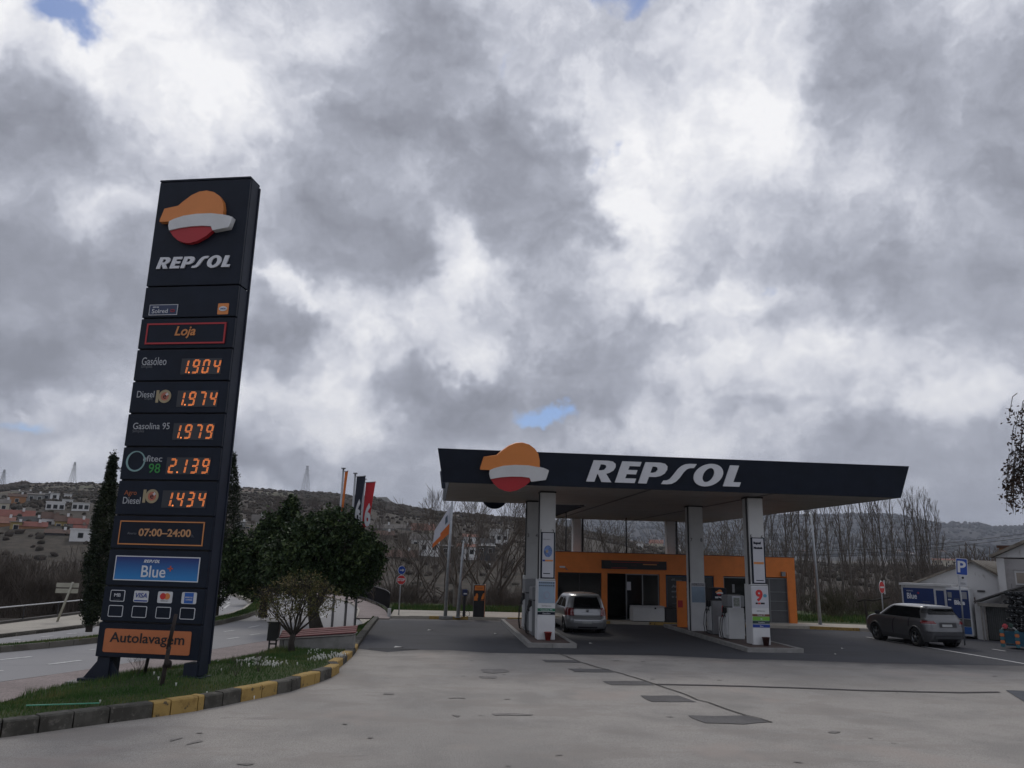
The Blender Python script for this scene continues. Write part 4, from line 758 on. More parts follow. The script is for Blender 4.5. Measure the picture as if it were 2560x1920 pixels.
def pump(label, x, y, w=.55, d=.95, h=1.95, head=None, side=-1, z=.135, body=grey_m):
    t_ = thing('fuel_pump', label, 'fuel pump', (x, y, z), 0, 'fuel pumps on the islands')
    MB().bevbox(-w/2, w/2, -d/2, d/2, .02, h*.72, .02).build('cabinet', body, t_)
    MB().bevbox(-w/2-.02, w/2+.02, -d/2-.02, d/2+.02, h*.74, h, .02).build('head', black if head else grey_m, t_)
    MB().box(-w/2+.02, w/2-.02, -d/2+.02, d/2-.02, h*.72, h*.74).build('neck', black, t_)
    for s in (-1, 1):
        for k in range(3): MB().bevbox(s*(w/2+.02)-.02, s*(w/2+.02)+.02, -d*.36+k*d*.27, -d*.36+k*d*.27+.1, .15, h*.6, .008).build('hose_channel', white, t_)
        for k in range(2):
            yy = -d*.2+k*d*.35; nz = MB().bevbox(s*(w/2+.04)-.04, s*(w/2+.04)+.04, yy-.05, yy+.05, h*.58, h*.72, .015).tube([(s*(w/2+.06), yy, h*.66), (s*(w/2+.12), yy-.06, h*.58), (s*(w/2+.10), yy-.1, h*.5)], .018, 6).build('nozzle', black, t_)
            MB().tube([(s*(w/2+.07), yy, h*.6), (s*(w/2+.17), yy+.03, h*.42), (s*(w/2+.2), yy+.04, h*.2), (s*(w/2+.15), yy+.05, .06), (s*(w/2+.06), yy+.04, .04)], .016, 6).build('hose', hose_m, t_)
    if head:
        brand_mark(0, h*.90, .32, MB().box(-w/2+.01, w/2-.01, -d/2-.035, -d/2-.02, h*.76, h-.03).build('sign_panel', navy, t_), -d/2-.045, .01); text(head, 0, h*.775, .1, lettering, t_, -d/2-.04, align='CENTER', w=w*.6, h=.07, bold=.01)
    return t_
pump('grey pump right behind the first front column, black hoses on its left flank', 4.02, 30.0, .5, 1.0, 1.75)
pump('grey pump further back on the left island beside the third column', 4.02, 32.1, .55, 1.0, 2.0)
pump('pump with a black sign head and orange emblem facing the camera on the right island', 11.62, 31.7, .60, .7, 1.83, head='REPSOL')
pump('low pale pump partly behind the front column of the right island', 11.55, 29.7, .62, .6, 1.62, body=offwhite)
wp = MB().box(11.30, 11.62, 29.10, 29.12, 1.30, 1.74).build('notice_board', poster_m); tag(wp, 'white notice sheet on the pale pump behind the right front column', 'notice'); 
MB().box(11.34, 11.58, 29.09, 29.098, 1.36, 1.68).build('printed_picture', mat('faded_print', (.22, .24, .22), .6, 0, .6, 20), wp)
cabn = thing('service_cabinet', 'low white service cabinet with slanted top between the pumps of the right island', 'cabinet', (11.36, 30.0, .135))
MB().bevbox(-.22, .2, -.2, .2, .02, .78, .01).build('body', white, cabn); MB().prism([(.0, .8), (.34, .86), (.34, 1.0), (.22, 1.02)], -.15, .15).build('slanted_lid', offwhite, cabn); MB().bevbox(.22, .34, -.18, .15, .02, .8, .01).build('side_box', grey_m, cabn)
fx = thing('fire_extinguisher', 'tall red fire extinguisher standing between pump and white cabinet on the right island', 'fire extinguisher', (11.66, 31.0, .135))
MB().tube([(0, 0, .02), (0, 0, .05), (0, 0, 1.1), (0, 0, 1.16), (0, 0, 1.2)], [.06, .075, .075, .05, .025], 16).build('cylinder', red_p, fx); MB().box(-.03, .03, -.02, .02, 1.2, 1.26).tube([(0, 0, 1.22), (.1, 0, 1.15), (.1, 0, .5)], .012, 6).build('valve', black, fx)
def bucket(x, y, label, m):
    t_ = thing('bucket', label, 'bucket', (x, y, .135), 0, 'buckets at the column feet'); b = MB(); n = 20; prof = [(.085, .0), (.13, .27), (.14, .27), (.14, .285), (.122, .285), (.118, .26), (.08, .02)]
    vs = [(r_*math.cos(2*math.pi*k/n), r_*math.sin(2*math.pi*k/n), z_) for r_, z_ in prof for k in range(n)]
    b.add(vs, [(i*n+k, i*n+(k+1) % n, (i+1)*n+(k+1) % n, (i+1)*n+k) for i in range(len(prof)-1) for k in range(n)]+[tuple(range(n-1, -1, -1)), tuple(range(6*n, 7*n))], 0, True); b.build('pail', m, t_); MB().tube([(.14*math.cos(a), .02, .27-.05*math.sin(a)) for a in [math.pi*k/10 for k in range(11)]], .004, 5).build('handle', grey_m, t_)
bucket(4.15, 28.08, 'bright red plastic bucket at the foot of the left front column', mat('red_plastic', (.30, .035, .03), .5, 0, .1)); bucket(11.83, 27.45, 'dark brown bucket at the foot of the right front column', mat('brown_plastic', (.06, .022, .022), .6, 0, .1))
ob = thing('orange_pillar', 'narrow orange box pillar on the right island in front of the shop poster', 'pillar', (11.2, 34.9, .135))
MB().bevbox(-.2, .2, -.12, .12, .0, 1.98, .01).build('body', orange, ob); MB().box(-.22, .0, -.14, -.121, .85, 1.15).build('red_handle', red_s, ob); MB().box(-.16, .16, -.1, .1, -.12, 0).build('foot', black, ob)

# ------------------------------------------------------------------ shop
shop = thing('shop', 'low flat-roofed station shop with orange front, dark windows and glass door', 'shop', (0, 0, 0))
SY = 38.55; SX0, SX1 = 5.95, 18.3; ST = 3.32
wl = MB()
wl.box(SX0, 18.3, SY, SY+.25, 2.34, ST)                       # fascia band
wl.box(8.33, 8.62, SY, SY+.25, .12, 2.34).box(11.27, 11.58, SY, SY+.25, .12, 2.34).box(14.05, 14.55, SY, SY+.25, .12, 2.34).box(17.92, 18.3, SY-.0, SY+.25, .05, 2.34).box(SX0, 6.15, SY, SY+.25, .12, 2.34)
wl.build('front_wall', orange, shop)
MB().box(SX0, SX0+.2, SY+.25, 45, .1, ST).box(18.1, 18.3, SY+.25, 45, .1, ST).box(SX0+.2, 18.1, 44.8, 45, .1, ST).build('wall', orange, shop)
MB().box(SX0+.2, 18.1, SY+.25, 44.8, ST-.3, ST-.1).build('roof', grey_m, shop)
MB().box(SX0-.02, 18.32, SY-.02, SY+.2, ST, ST+.03).build('coping', mat('brown_coping', (.12, .06, .035), .6), shop)
MB().box(8.33, 11.60, SY-.12, SY-.003, 2.56, 2.97).build('shop_sign', black, shop)
sgn = [o for o in bpy.data.objects if o.name == 'shop_sign'][0]; MB().box(8.8, 11.2, SY-.128, SY-.121, 2.88, 2.90).box(8.8, 9.6, SY-.128, SY-.121, 2.61, 2.63).build('sign_line', red_s, sgn); MB().box(10.4, 11.1, SY-.13, SY-.122, 2.78, 2.83).build('sign_line', orange_t, sgn); text('Loja', 9.95, 2.68, .2, mat('dull_red_letter', (.1, .015, .02), .5), sgn, SY-.13, align='CENTER', h=.15)
MB().box(SX0+.3, 18.0, SY+3.0, SY+3.1, .12, ST-.35).box(SX0+.3, 18.0, SY+.26, SY+3, .1, .14).build('interior', mat('dim_interior', (.05, .05, .048), .8, 0, .4, 1), shop)
def win(x0, x1, z0, z1, panes=1, m=glass_d, frm=grey_m):
    f_ = MB(); f_.box(x0, x1, SY+.06, SY+.12, z1-.05, z1).box(x0, x1, SY+.06, SY+.12, z0, z0+.05)
    for k in range(panes+1): xx = x0+(x1-x0-.05)*k/panes; f_.box(xx, xx+.05, SY+.06, SY+.12, z0+.05, z1-.05)
    o = f_.build('window', frm, shop)
    for k in range(panes): xx = x0+.05+(x1-x0-.05)*k/panes; MB().box(xx, xx+(x1-x0-.05)/panes-.05, SY+.08, SY+.1, z0+.05, z1-.05).build('pane', m, o)
    return o
win(6.15, 8.33, .35, 2.34, 2, glass_d, dark); MB().box(6.15, 8.33, SY+.02, SY+.2, .12, .35).build('sill_wall', orange, shop)
MB().box(6.2, 7.3, SY+.3, SY+.5, .6, 2.1).build('shelf', mat('shelf_grey', (.10, .11, .115), .7, 0, .5, 6), shop)
d_ = win(9.57, 11.25, .14, 2.34, 2, glass_d, grey_m); MB().box(9.62, 9.82, SY+.055, SY+.06, 1.55, 1.95).build('notice', poster_m, d_)
MB().box(8.62, 8.66, SY+.04, SY+.1, .14, 2.34).build('door_frame', dark, shop)
w4 = win(11.62, 14.05, .25, 2.3, 1, mat('poster_black', (.008, .011, .014), .3, 0, .1), mat('blue_edge', (.02, .06, .12), .5))
for i_, (tx, z_, h_, w_) in enumerate((('As melhores', 1.72, .14, 1.35), ('soluções p/', 1.46, .14, 1.1), ('o seu negócio', 1.20, .14, 1.35))): text(tx, 11.88, z_, .14, mat('faded_letter', (.2, .215, .23), .6), w4, SY+.055, w=w_, h=h_, bold=.008)
text('rM', 11.88, 2.05, .14, mat('faded_letter', (.2, .215, .23)), w4, SY+.055, h=.12, bold=.01); MB().box(12.1, 12.42, SY+.05, SY+.058, 2.06, 2.09).build('text_line', mat('faded_letter', (.2, .215, .23)), w4)
for k in range(5): MB().box(11.9, 12.3+.1*(k % 2), SY+.05, SY+.058, .95-k*.15, .97-k*.15).build('text_line', mat('faint_print', (.07, .08, .09), .6), w4)
win(14.55, 16.0, .2, 2.3, 1); MB().box(15.0, 15.12, SY+.03, SY+.055, 1.55, 1.95).build('notice', grey_m, shop)
gd = win(16.0, 17.9, .1, 2.3, 2, mat('grey_shutter', (.085, .09, .095), .6, 0, .15), grey_m)
for k in range(3): MB().box(16.98, 17.86, SY+.05, SY+.08, .7+k*.45, .73+k*.45).build('shutter_rail', grey_m, gd)
MB().box(17.55, 17.75, SY-.12, SY, 2.40, 2.62).build('alarm_box', grey_m, shop); MB().tube([(17.86, SY-.04, .1), (17.86, SY-.04, 2.6)], .03, 6).build('drainpipe', orange, shop)
cm = thing('security_camera', 'small white security camera bracketed on the orange wall beside the left front column', 'camera', (6.42, SY-.2, 2.58)); MB().bevbox(-.22, .05, -.05, .05, -.03, .05, .015).build('body', white, cm); MB().tube([(.03, 0, 0), (.15, .1, -.1), (.2, .2, -.12)], .02, 6).build('bracket', grey_m, cm)
# pavement in front of the shop with painted kerb
struct(MB().prismz([(5.7, 38.0), (14, 37.15), (18.0, 36.75), (21.2, 35.8), (24.2, 35.0), (24.2, 37.2), (21.5, 38.6), (18.4, 39.2), (18.4, 39.5), (5.7, 39.5)][::-1], -.02, .12).build('pavement', pave_m))
kerbline('kerb', [(24.3, 34.9), (21.2, 35.7), (18.0, 36.68), (14, 37.05), (9.5, 37.5), (5.7, 37.9)], -.14, -.02, .135, [ks['y'], pave_m])
fz = thing('ice_chest', 'white chest freezer against the shop front beside the glass door', 'freezer', (10.45, 38.0, .12)); MB().bevbox(-.78, .78, -.33, .33, .04, .66, .02).build('body', offwhite, fz); MB().bevbox(-.79, .79, -.34, .34, .67, .74, .02).build('lid', mat('pale_lid', (.45, .45, .46), .4), fz); MB().box(.28, .36, -.36, -.34, .6, .68).build('latch', black, fz); MB().box(-.7, .7, -.28, .28, 0, .04).build('foot', black, fz)
dbx = thing('storage_bin', 'black storage box right of the white chest freezer', 'box', (11.75, 38.05, .12)); MB().bevbox(-.48, .48, -.3, .3, 0, .62, .02).build('body', black, dbx); MB().bevbox(-.5, .5, -.32, .32, .63, .68, .02).build('lid', black, dbx)

# ------------------------------------------------------------------ cars
def car(label, loc, rz, L_, W, zs, xr, xf, wd, body, belt, roof, wheels, wr, arch, lights, sc=1.0, rr=.30, cat='car'):
    """zs: slice heights; xr/xf: rear and front end at each height; wd: half width at each height"""
    root = thing('parked_car', label, cat, loc, rz); root.scale = (sc, sc, sc)
    def outline(z):
        a, b_, w = np.interp(z, zs, xr), np.interp(z, zs, xf), np.interp(z, zs, wd); r = min(rr, (b_-a)/2.2, w*.8); out = []
        bul = .10
        for k in range(12): y = -w+r+(2*w-2*r)*k/11; out.append((a+0*r, y))
        for k in range(1, 6): t_ = k/6*math.pi/2; out.append((a+r-r*math.cos(t_), w-r+r*math.sin(t_)))
        n1 = len(out)
        for k in range(61): out.append((a+r+(b_-a-2*r)*k/60, w))
        for k in range(1, 6): t_ = k/6*math.pi/2; out.append((b_-r+r*math.sin(t_), w-r+r*math.cos(t_)))
        for k in range(12): y = w-r-(2*w-2*r)*k/11; out.append((b_, y))
        for k in range(1, 6): t_ = k/6*math.pi/2; out.append((b_-r+r*math.cos(t_), -w+r-r*math.sin(t_)))
        for k in range(61): out.append((b_-r-(b_-a-2*r)*k/60, -w))
        for k in range(1, 6): t_ = k/6*math.pi/2; out.append((a+r-r*math.sin(t_), -w+r-r*math.cos(t_)))
        o2 = []
        for x, y in out:
            f_ = max(0, 1-(y/w)**2); xm = (a+b_)/2; q_ = (x-xm)/((b_-a)/2)
            x2 = x+(-bul*f_*max(0, -q_)**8+bul*f_*max(0, q_)**8); y2 = y*(1-.045*abs(q_)**3)
            o2.append((x2, y2))
        return o2
    fz_ = np.unique(np.concatenate([np.arange(zs[0], zs[-1], .035), [zs[-1]]])); O_ = [outline(z) for z in fz_]; n = len(O_[0])
    V = [(x, y, z) for o_, z in zip(O_, fz_) for x, y in o_]; b = MB(); F = []
    for i in range(len(fz_)-1):
        for k in range(n):
            k2 = (k+1) % n; a0, a1 = V[i*n+k], V[(i+1)*n+k2]; mx_, mz, my = (a0[0]+a1[0])/2, (a0[2]+a1[2])/2, (a0[1]+a1[1])/2
            if abs(my) > .75*max(wd) and any((mx_-wx)**2+(mz-wr)**2 < arch**2 for wx in wheels): continue
            F.append((i*n+k, i*n+k2, (i+1)*n+k2, (i+1)*n+k))
    top = len(V); zt = fz_[-1]; cx_ = sum(p[0] for p in O_[-1])/n; V.append((cx_, 0, zt+.03)); F += [((len(fz_)-1)*n+k, (len(fz_)-1)*n+(k+1) % n, top) for k in range(n)]
    V.append((L_/2, 0, fz_[0])); F += [((k+1) % n, k, top+1) for k in range(n)]
    # front at +x, rear at -x in this frame; turn so that front looks along local +Y
    TR = lambda p: (-p[1], p[0]-L_/2, p[2])
    b.add([TR(p) for p in V], [tuple(reversed(f)) for f in F] if False else F, 0, True); b.build('body', body, root)
    def patch(name, k0, k1, z0, z1, m, off=.006, par=root, taper=(0, 0)):
        ks_ = [k % n for k in range(k0, k1+1)]; rows = np.linspace(z0, z1, 10); b = MB(); vv = []; 
        for iz, z in enumerate(rows):
            o_ = outline(z); f_ = iz/9; lo, hi = k0+taper[0]*f_, k1-taper[1]*f_
            for q_ in range(len(ks_)):
                kk = lo+(hi-lo)*q_/(len(ks_)-1); ka = int(math.floor(kk)); fr_ = kk-ka; p, p2 = o_[ka % n], o_[(ka+1) % n]; x, y = p[0]*(1-fr_)+p2[0]*fr_, p[1]*(1-fr_)+p2[1]*fr_
                cx, cy = x-L_/2, y; l_ = math.hypot(cx/(L_/2), cy/W*2); nx, ny = cx/(L_/2), cy/(W/2); m_ = math.hypot(nx**5, ny**5) or 1
                vv.append(TR((x+off*(nx**5)/m_, y+off*(ny**5)/m_, z)))
        c = len(ks_); b.add(vv, [(i*c+k, i*c+k+1, (i+1)*c+k+1, (i+1)*c+k) for i in range(9) for k in range(c-1)], 0, True); return b.build(name, m, par)
    for sgn_, s0 in ((1, 17), (-1, 17+61+5+12+5)):
        for wx in wheels:
            ty = MB(); yy = sgn_*(W/2-.115); n2 = 28; prof = [(.62, .11), (.86, .115), (.97, .09), (1, .05), (1, -.05), (.97, -.09), (.86, -.115), (.62, -.11)]
            vs_ = [TR((wx+wr*r_*math.cos(2*math.pi*k/n2), yy+o_, wr+wr*r_*math.sin(2*math.pi*k/n2))) for r_, o_ in prof for k in range(n2)]
            ty.add(vs_, [(i*n2+k, i*n2+(k+1) % n2, ((i+1) % 8)*n2+(k+1) % n2, ((i+1) % 8)*n2+k) for i in range(8) for k in range(n2)], 0, True)
            w_ = ty.build('wheel', rubber, root); rm = MB(); yf = yy+sgn_*.09
            for s_ in range(5):
                a = s_*2*math.pi/5+.3; d1 = .16
                for e_s in (-1, 1):
                    aa = a+e_s*d1; q4 = [(wx+wr*.14*math.cos(aa-.3*e_s), wr+wr*.14*math.sin(aa-.3*e_s)), (wx+wr*.63*math.cos(aa-.07), wr+wr*.63*math.sin(aa-.07)), (wx+wr*.63*math.cos(aa+.07), wr+wr*.63*math.sin(aa+.07)), (wx+wr*.14*math.cos(aa+.12), wr+wr*.14*math.sin(aa+.12))]
                    rm.add([TR((p[0], yf, p[1])) for p in q4]+[TR((p[0], yf-sgn_*.03, p[1])) for p in q4], [(0, 1, 2, 3), (4, 5, 6, 7), (0, 1, 5, 4), (2, 3, 7, 6), (1, 2, 6, 5)])
            c0 = TR((wx, yf, wr)); rm.disc(c0, (1, 0, 0), wr*.17, .05, 14); ring = [(wr*.60, 0), (wr*.66, 0), (wr*.66, -.05), (wr*.60, -.05)]
            vs_ = [TR((wx+r_*math.cos(2*math.pi*k/n2), yf+sgn_*o_, wr+r_*math.sin(2*math.pi*k/n2))) for r_, o_ in ring for k in range(n2)]; rm.add(vs_, [(i*n2+k, i*n2+(k+1) % n2, ((i+1) % 4)*n2+(k+1) % n2, ((i+1) % 4)*n2+k) for i in range(4) for k in range(n2)], 0, True)
            rm.build('rim', lights['rim'], w_); MB().disc(TR((wx, yy-sgn_*.02, wr)), (1, 0, 0), wr*.62, .04, 24).build('brake_disc', dark, w_)
            # wheel well and arch lip
            MB().tube([TR((wx, yy-sgn_*.22, wr)), TR((wx, yy-sgn_*.14, wr))], arch*1.05, 24).build('wheel_well', black, root)
            lip = MB(); lip.tube([TR((wx+arch*math.cos(a_), sgn_*(np.interp(wr+arch*math.sin(a_), zs, wd)*(1-.045*abs((wx-L_/2)/(L_/2))**3)-.004), wr+arch*math.sin(a_))) for a_ in [math.pi*(-.12+1.24*k/18) for k in range(19)]], lights['lip'], 6); lip.build('wheel_arch', lights['lipm'], root)
    return root, patch, TR, outline, n
silver = mat('silver_paint', (.30, .31, .32), .32, .55, .04, 2, coat=.7); gunm = mat('gunmetal_paint', (.105, .108, .114), .28, .4, .05, 2, coat=.8)
rimm = mat('alloy', (.24, .25, .26), .35, .8, .05); tail = mat('tail_lamp', (.17, .008, .012), .2, 0, .1, coat=.8); plate_m = mat('number_plate', (.36, .37, .37), .5, 0, .1)
# silver hatchback
zs = [.18, .26, .42, .55, .70, .84, .92, .98, 1.10, 1.30, 1.42, 1.49, 1.525]
xr = [.10, .04, .00, .01, .10, .13, .15, .17, .22, .33, .42, .58, .90]
xf = [3.60, 3.70, 3.75, 3.74, 3.66, 3.45, 3.15, 2.95, 2.72, 2.38, 2.16, 1.95, 1.6]
wd = [.74, .80, .835, .845, .845, .838, .825, .80, .77, .715, .67, .60, .42]
ca, pa, TRc, _, n_ = car('silver hatchback parked at the left island, seen from behind', (6.33, 34.25, 0), R(2), 3.75, 1.69, zs, xr, xf, wd, silver, .95, 1.5, [.66, 3.10], .295, .345, {'rim': rimm, 'lip': .018, 'lipm': silver}, 1.045)
rg = pa('rear_window', -1, 12, .98, 1.37, glass_c, .008); pa('tailgate_band', -1, 12, .93, .985, black, .004)
for k0, k1 in ((20, 40), (42, 66)): pa('side_window', k0, k1, .98, 1.36, glass_c, .006, taper=(1, 2)); pa('side_window', 177-(k1-17)-17, 177-(k0-17)-17, .98, 1.36, glass_c, .006, taper=(2, 1))
pa('windscreen', 83, 99, .98, 1.40, glass_c, .006)
for k0, k1 in ((11, 18), (-7, 0)): pa('tail_light', k0, k1, .68, .97, tail, .014, taper=(.8, 0) if k0 > 0 else (0, .8))
pa('bumper_line', 0, 11, .46, .475, black, .006); pa('tailgate_seam', 0, 11, .545, .56, black, .006); pa('lower_grille', 1, 10, .22, .28, black, .008)
pl_ = pa('number_plate', 4, 8, .37, .47, plate_m, .014); pa('chrome_strip', 3, 8, .80, .82, rimm, .012)
MB().disc(TRc((.0, 0, .87)), (0, 1, 0), .05, .03, 16).build('badge', rimm, ca); MB().bevbox(-.5, .5, -1.68, -1.5, 1.455, 1.485, .01).build('spoiler', silver, ca)
MB().tube([(0, -1.25, 1.52), (0, -1.3, 1.66)], .008, 5).build('antenna', black, ca)
for s in (-1, 1): MB().bevbox(s*.93-.09, s*.93+.09, .62, .72, .93, 1.06, .03).build('mirror', black, ca)
# gunmetal suv
zs = [.22, .34, .50, .62, .80, .98, 1.06, 1.12, 1.24, 1.38, 1.48, 1.56, 1.60]
xr = [.22, .10, .02, .00, .03, .06, .10, .16, .24, .32, .30, .34, .6]
xf = [4.20, 4.30, 4.35, 4.36, 4.32, 4.14, 3.85, 3.40, 3.18, 2.96, 2.78, 2.58, 2.3]
wd = [.84, .90, .945, .955, .955, .945, .93, .895, .845, .79, .74, .68, .5]
cs, ps_, TRs, _, n_ = car('dark gunmetal grey suv parked across from the blue cabinets', (19.42, 30.72, 0), R(4), 4.36, 1.91, zs, xr, xf, wd, gunm, 1.12, 1.6, [.80, 3.46], .36, .42, {'rim': rimm, 'lip': .032, 'lipm': mat('dark_grey_trim', (.06, .062, .066), .5)}, .915); cs.scale = (.915, .915, .965)
ps_('rear_window', -2, 13, 1.27, 1.50, glass_c, .012); ps_('rear_pillar_trim', 11, 16, 1.30, 1.48, black, .006)
for k0, k1 in ((17, 34), (34, 50), (50, 73)): ps_('side_window', k0, k1, 1.11, 1.50, glass_c, .006, taper=(0, 0)); ps_('side_window', 177-k1, 177-k0, 1.11, 1.50, glass_c, .006)
ps_('windscreen', 83, 99, 1.14, 1.5, glass_c, .006)
for k0, k1 in ((10, 18), (-7, 1)): ps_('tail_light', k0, k1, .92, 1.03, tail, .012, taper=(1, 0) if k0 > 0 else (0, 1)); ps_('light_strip', k0, k1, .885, .91, rimm, .012)
ps_('number_plate', 4, 8, .82, .91, plate_m, .014); ps_('bumper_line', -4, 15, .60, .615, black, .006); ps_('skid_plate', 0, 11, .36, .44, rimm, .014); ps_('lower_bumper', 1, 10, .24, .35, black, .012); ps_('plate_recess', 2, 9, .79, .98, mat('dark_recess', (.03, .031, .034), .5), .008)
ps_('sill_trim', 22, 74, .26, .40, mat('dark_grey_trim', (.06, .062, .066)), .006); ps_('door_seam', 47, 47+1, .42, 1.1, black, .004); ps_('door_seam', 30, 31, .75, 1.1, black, .004)
MB().bevbox(-.62, .62, -1.80, -1.55, 1.535, 1.565, .01).build('spoiler', gunm, cs)
for s in (-1, 1): MB().bevbox(s*1.04-.11, s*1.04+.11, .85, .97, 1.10, 1.26, .03).build('mirror', black, cs)

# ------------------------------------------------------------------ bench, bin, banner poles, signs
bn_ = thing('bench_wall', 'low concrete wall seat with dark red slatted top at the tip of the grass island', 'bench', (-4.3, 24.62, 0))
MB().add([(0,0,0),(2.05,0,0),(2.05,.5,0),(0,.5,0),(0,0,.36),(2.05,0,.52),(2.05,.5,.52),(0,.5,.36)], [(0,3,2,1),(4,5,6,7),(0,1,5,4),(1,2,6,5),(2,3,7,6),(3,0,4,7)]).build('concrete_wall', concrete, bn_)
MB().add([(-.22,-.03,.37),(2.0,-.03,.535),(2.1,.5,.56),(-.2,.5,.40),(-.22,-.03,.395),(2.0,-.03,.56),(2.1,.5,.585),(-.2,.5,.425)], [(0,3,2,1),(4,5,6,7),(0,1,5,4),(1,2,6,5),(2,3,7,6),(3,0,4,7)]).build('seat_edge', mat('pale_stone', (.3, .28, .26), .85, 0, .2, 4), bn_)
for k in range(4):
    y0 = .03+k*.12; z_ = .012+k*.042
    MB().add([(-.16,y0,.40+z_),(2.08,y0,.58+z_),(2.1,y0+.105,.58+z_+.03),(-.16,y0+.105,.40+z_+.03),(-.16,y0,.43+z_),(2.08,y0,.61+z_),(2.1,y0+.105,.61+z_+.03),(-.16,y0+.105,.43+z_+.03)], [(0,3,2,1),(4,5,6,7),(0,1,5,4),(1,2,6,5),(2,3,7,6),(3,0,4,7)]).build('slat', mat('red_boards', (.12, .022, .025), .7, 0, .3, 5), bn_)
MB().box(-.15, -.04, .1, .4, 0, .37).build('leg', concrete, bn_)
lb = thing('litter_bin', 'dark square litter bin on two short legs beside the red-topped wall seat', 'litter bin', (-4.68, 24.9, 0)); binm = mat('bin_metal', (.02, .022, .022), .5, .2, .2, 5)
MB().add([(-.16,-.13,.32),(.15,-.13,.32),(.15,.13,.32),(-.16,.13,.32),(-.15,-.13,.84),(.18,-.13,.84),(.18,.13,.84),(-.15,.13,.84)], [(0,3,2,1),(0,1,5,4),(1,2,6,5),(2,3,7,6),(3,0,4,7),(4,5,6,7)]).build('container', binm, lb)
MB().box(-.17, .2, -.15, .15, .845, .865).build('lid', binm, lb)
for s in (-1, 1): MB().box(s*.1-.02, s*.1+.02, -.03, .03, 0, .32).build('leg', binm, lb)
MB().box(-.12, .12, -.02, .02, .2, .24).build('crossbar', binm, lb)
def banner(label, x, y, h, w, l, m, glyph=None, tilt=0.):
    t_ = thing('banner_pole', label, 'banner', (x, y, .02), 0, 'banner poles by the road')
    MB().tube([(0, 0, 0), (0, 0, h)], [.05, .04], 10).build('pole', steel, t_); MB().tube([(0, 0, h), (0, 0, h+.04)], .09, 10).build('cap', steel, t_)
    MB().tube([(0, -.02, h-.12), (w+.08, -.02, h-.08)], .012, 6).build('arm', steel, t_)
    n = 14; V = []
    for k in range(n+1):
        z = h-.1-l*k/n; f_ = k/n; c = w*(1-.35*f_)
        for j in range(5): V.append((.07+c*j/4*(1-tilt*f_)-(.05*f_), -.02+.05*math.sin(f_*5+j*.9)*(j/4), z+.04*j/4))
    F = [(k*5+j, k*5+j+1, (k+1)*5+j+1, (k+1)*5+j) for k in range(n) for j in range(4)]
    MB().add(V, F, 0, True).build('cloth', m, t_)
    if glyph: text(glyph[0], .07+w*.40, h-.1-l*.98, .5, mat('banner_white', (.62, .64, .68), .7), t_, -.085, 'glyph', align='CENTER', w=w*.62, h=l*.52, bold=.02)
    return t_
banner('thin orange banner furled on the leftmost tall white pole by the road', -3.74, 31.4, 6.24, .13, 2.1, mat('orange_cloth', (.6, .16, .03), .8, 0, .15, 2), tilt=.3)
banner('navy banner with a white numeral on the middle tall pole by the road', -3.32, 32.0, 6.12, .36, 2.0, mat('navy_cloth', (.015, .02, .035), .8, 0, .15, 2), ('6',))
banner('red banner with a white numeral on the rightmost tall pole by the road', -2.96, 32.25, 5.92, .40, 1.85, mat('red_cloth', (.5, .03, .04), .8, 0, .12, 2), ('6',))
fp = thing('flag_pole', 'grey pole flying a white and orange flag beside the black and orange kiosk', 'flag', (.72, 38.79, .12)); MB().tube([(0, 0, 0), (.1, 0, 5.5)], [.09, .06], 10).build('pole', steel, fp); MB().prismz([(-.3, -.25), (.35, -.25), (.35, .25), (-.3, .25)], -.1, .03).build('base', concrete, fp)
V = []; n = 10
for i in range(n+1):
    for j in range(9):
        u, v = i/n, j/8; x = .10-u*(.80+.02*v); z = 5.42-v*1.42-u*1.35*(1-.42*v)-.0*u; V.append((x-.06*v*u, .12*math.sin(u*7+v*2)*u, z))
fb_ = MB(); fb_.v = V; 
for i in range(n):
    for j in range(8): fb_.f.append((i*9+j, i*9+j+1, (i+1)*9+j+1, (i+1)*9+j)); fb_.m.append(1 if j-i*.12 >= 4.3 else 0); fb_.smooth.append(True)
fb_.build('cloth', [mat('white_cloth', (.62, .63, .70), .8, 0, .08, 3), mat('flag_orange', (.68, .17, .04), .8, 0, .1, 3)], fp)
MB().add([(-.2, -.03, 4.35), (-.08, -.03, 4.5), (-.1, -.03, 4.85), (-.2, -.03, 4.7)], [(0, 1, 2, 3)]).build('grey_mark', mat('slate_print', (.1, .13, .17), .7), fp)
def lamp_post(label, x, y, h, lean=0, arm=True):
    t_ = thing('street_lamp', label, 'lamp post', (x, y, .1)); MB().tube([(0, 0, 0), (lean*.5, 0, h*.5), (lean, 0, h)], [.09, .07, .045], 10).build('pole', steel, t_); MB().box(-.15, .15, -.15, .15, 0, .03).build('base_plate', steel, t_)
    if arm: MB().tube([(lean, 0, h), (lean+.02, .12, h+.08), (lean+.02, .3, h+.1)], .03, 8).build('arm', steel, t_); MB().bevbox(lean-.08, lean+.12, .2, .62, h+.07, h+.16, .02).build('lamp_head', grey_m, t_)
    return t_
lamp_post('grey lamp post just left of the black and orange kiosk', 1.32, 38.64, 3.5, .13); lamp_post('tall slender lamp post beyond the right end of the orange shop', 19.25, 38.1, 5.5, -.12)
def round_sign(par, c, r, m_face, n=28, a0=0, rz=0, back=True):
    M = Matrix.Translation(c) @ Matrix.Rotation(rz, 4, 'Z'); o_ = ell(0, 0, r, r, n, a0, a0+360); i_ = ell(0, 0, r*.92, r*.92, n, a0, a0+360)
    MB().prism(o_, -.004, .01, 0, M).build('rim', white, par); MB().prism(i_, -.010, -.005, 0, M).build('face', m_face, par); return M
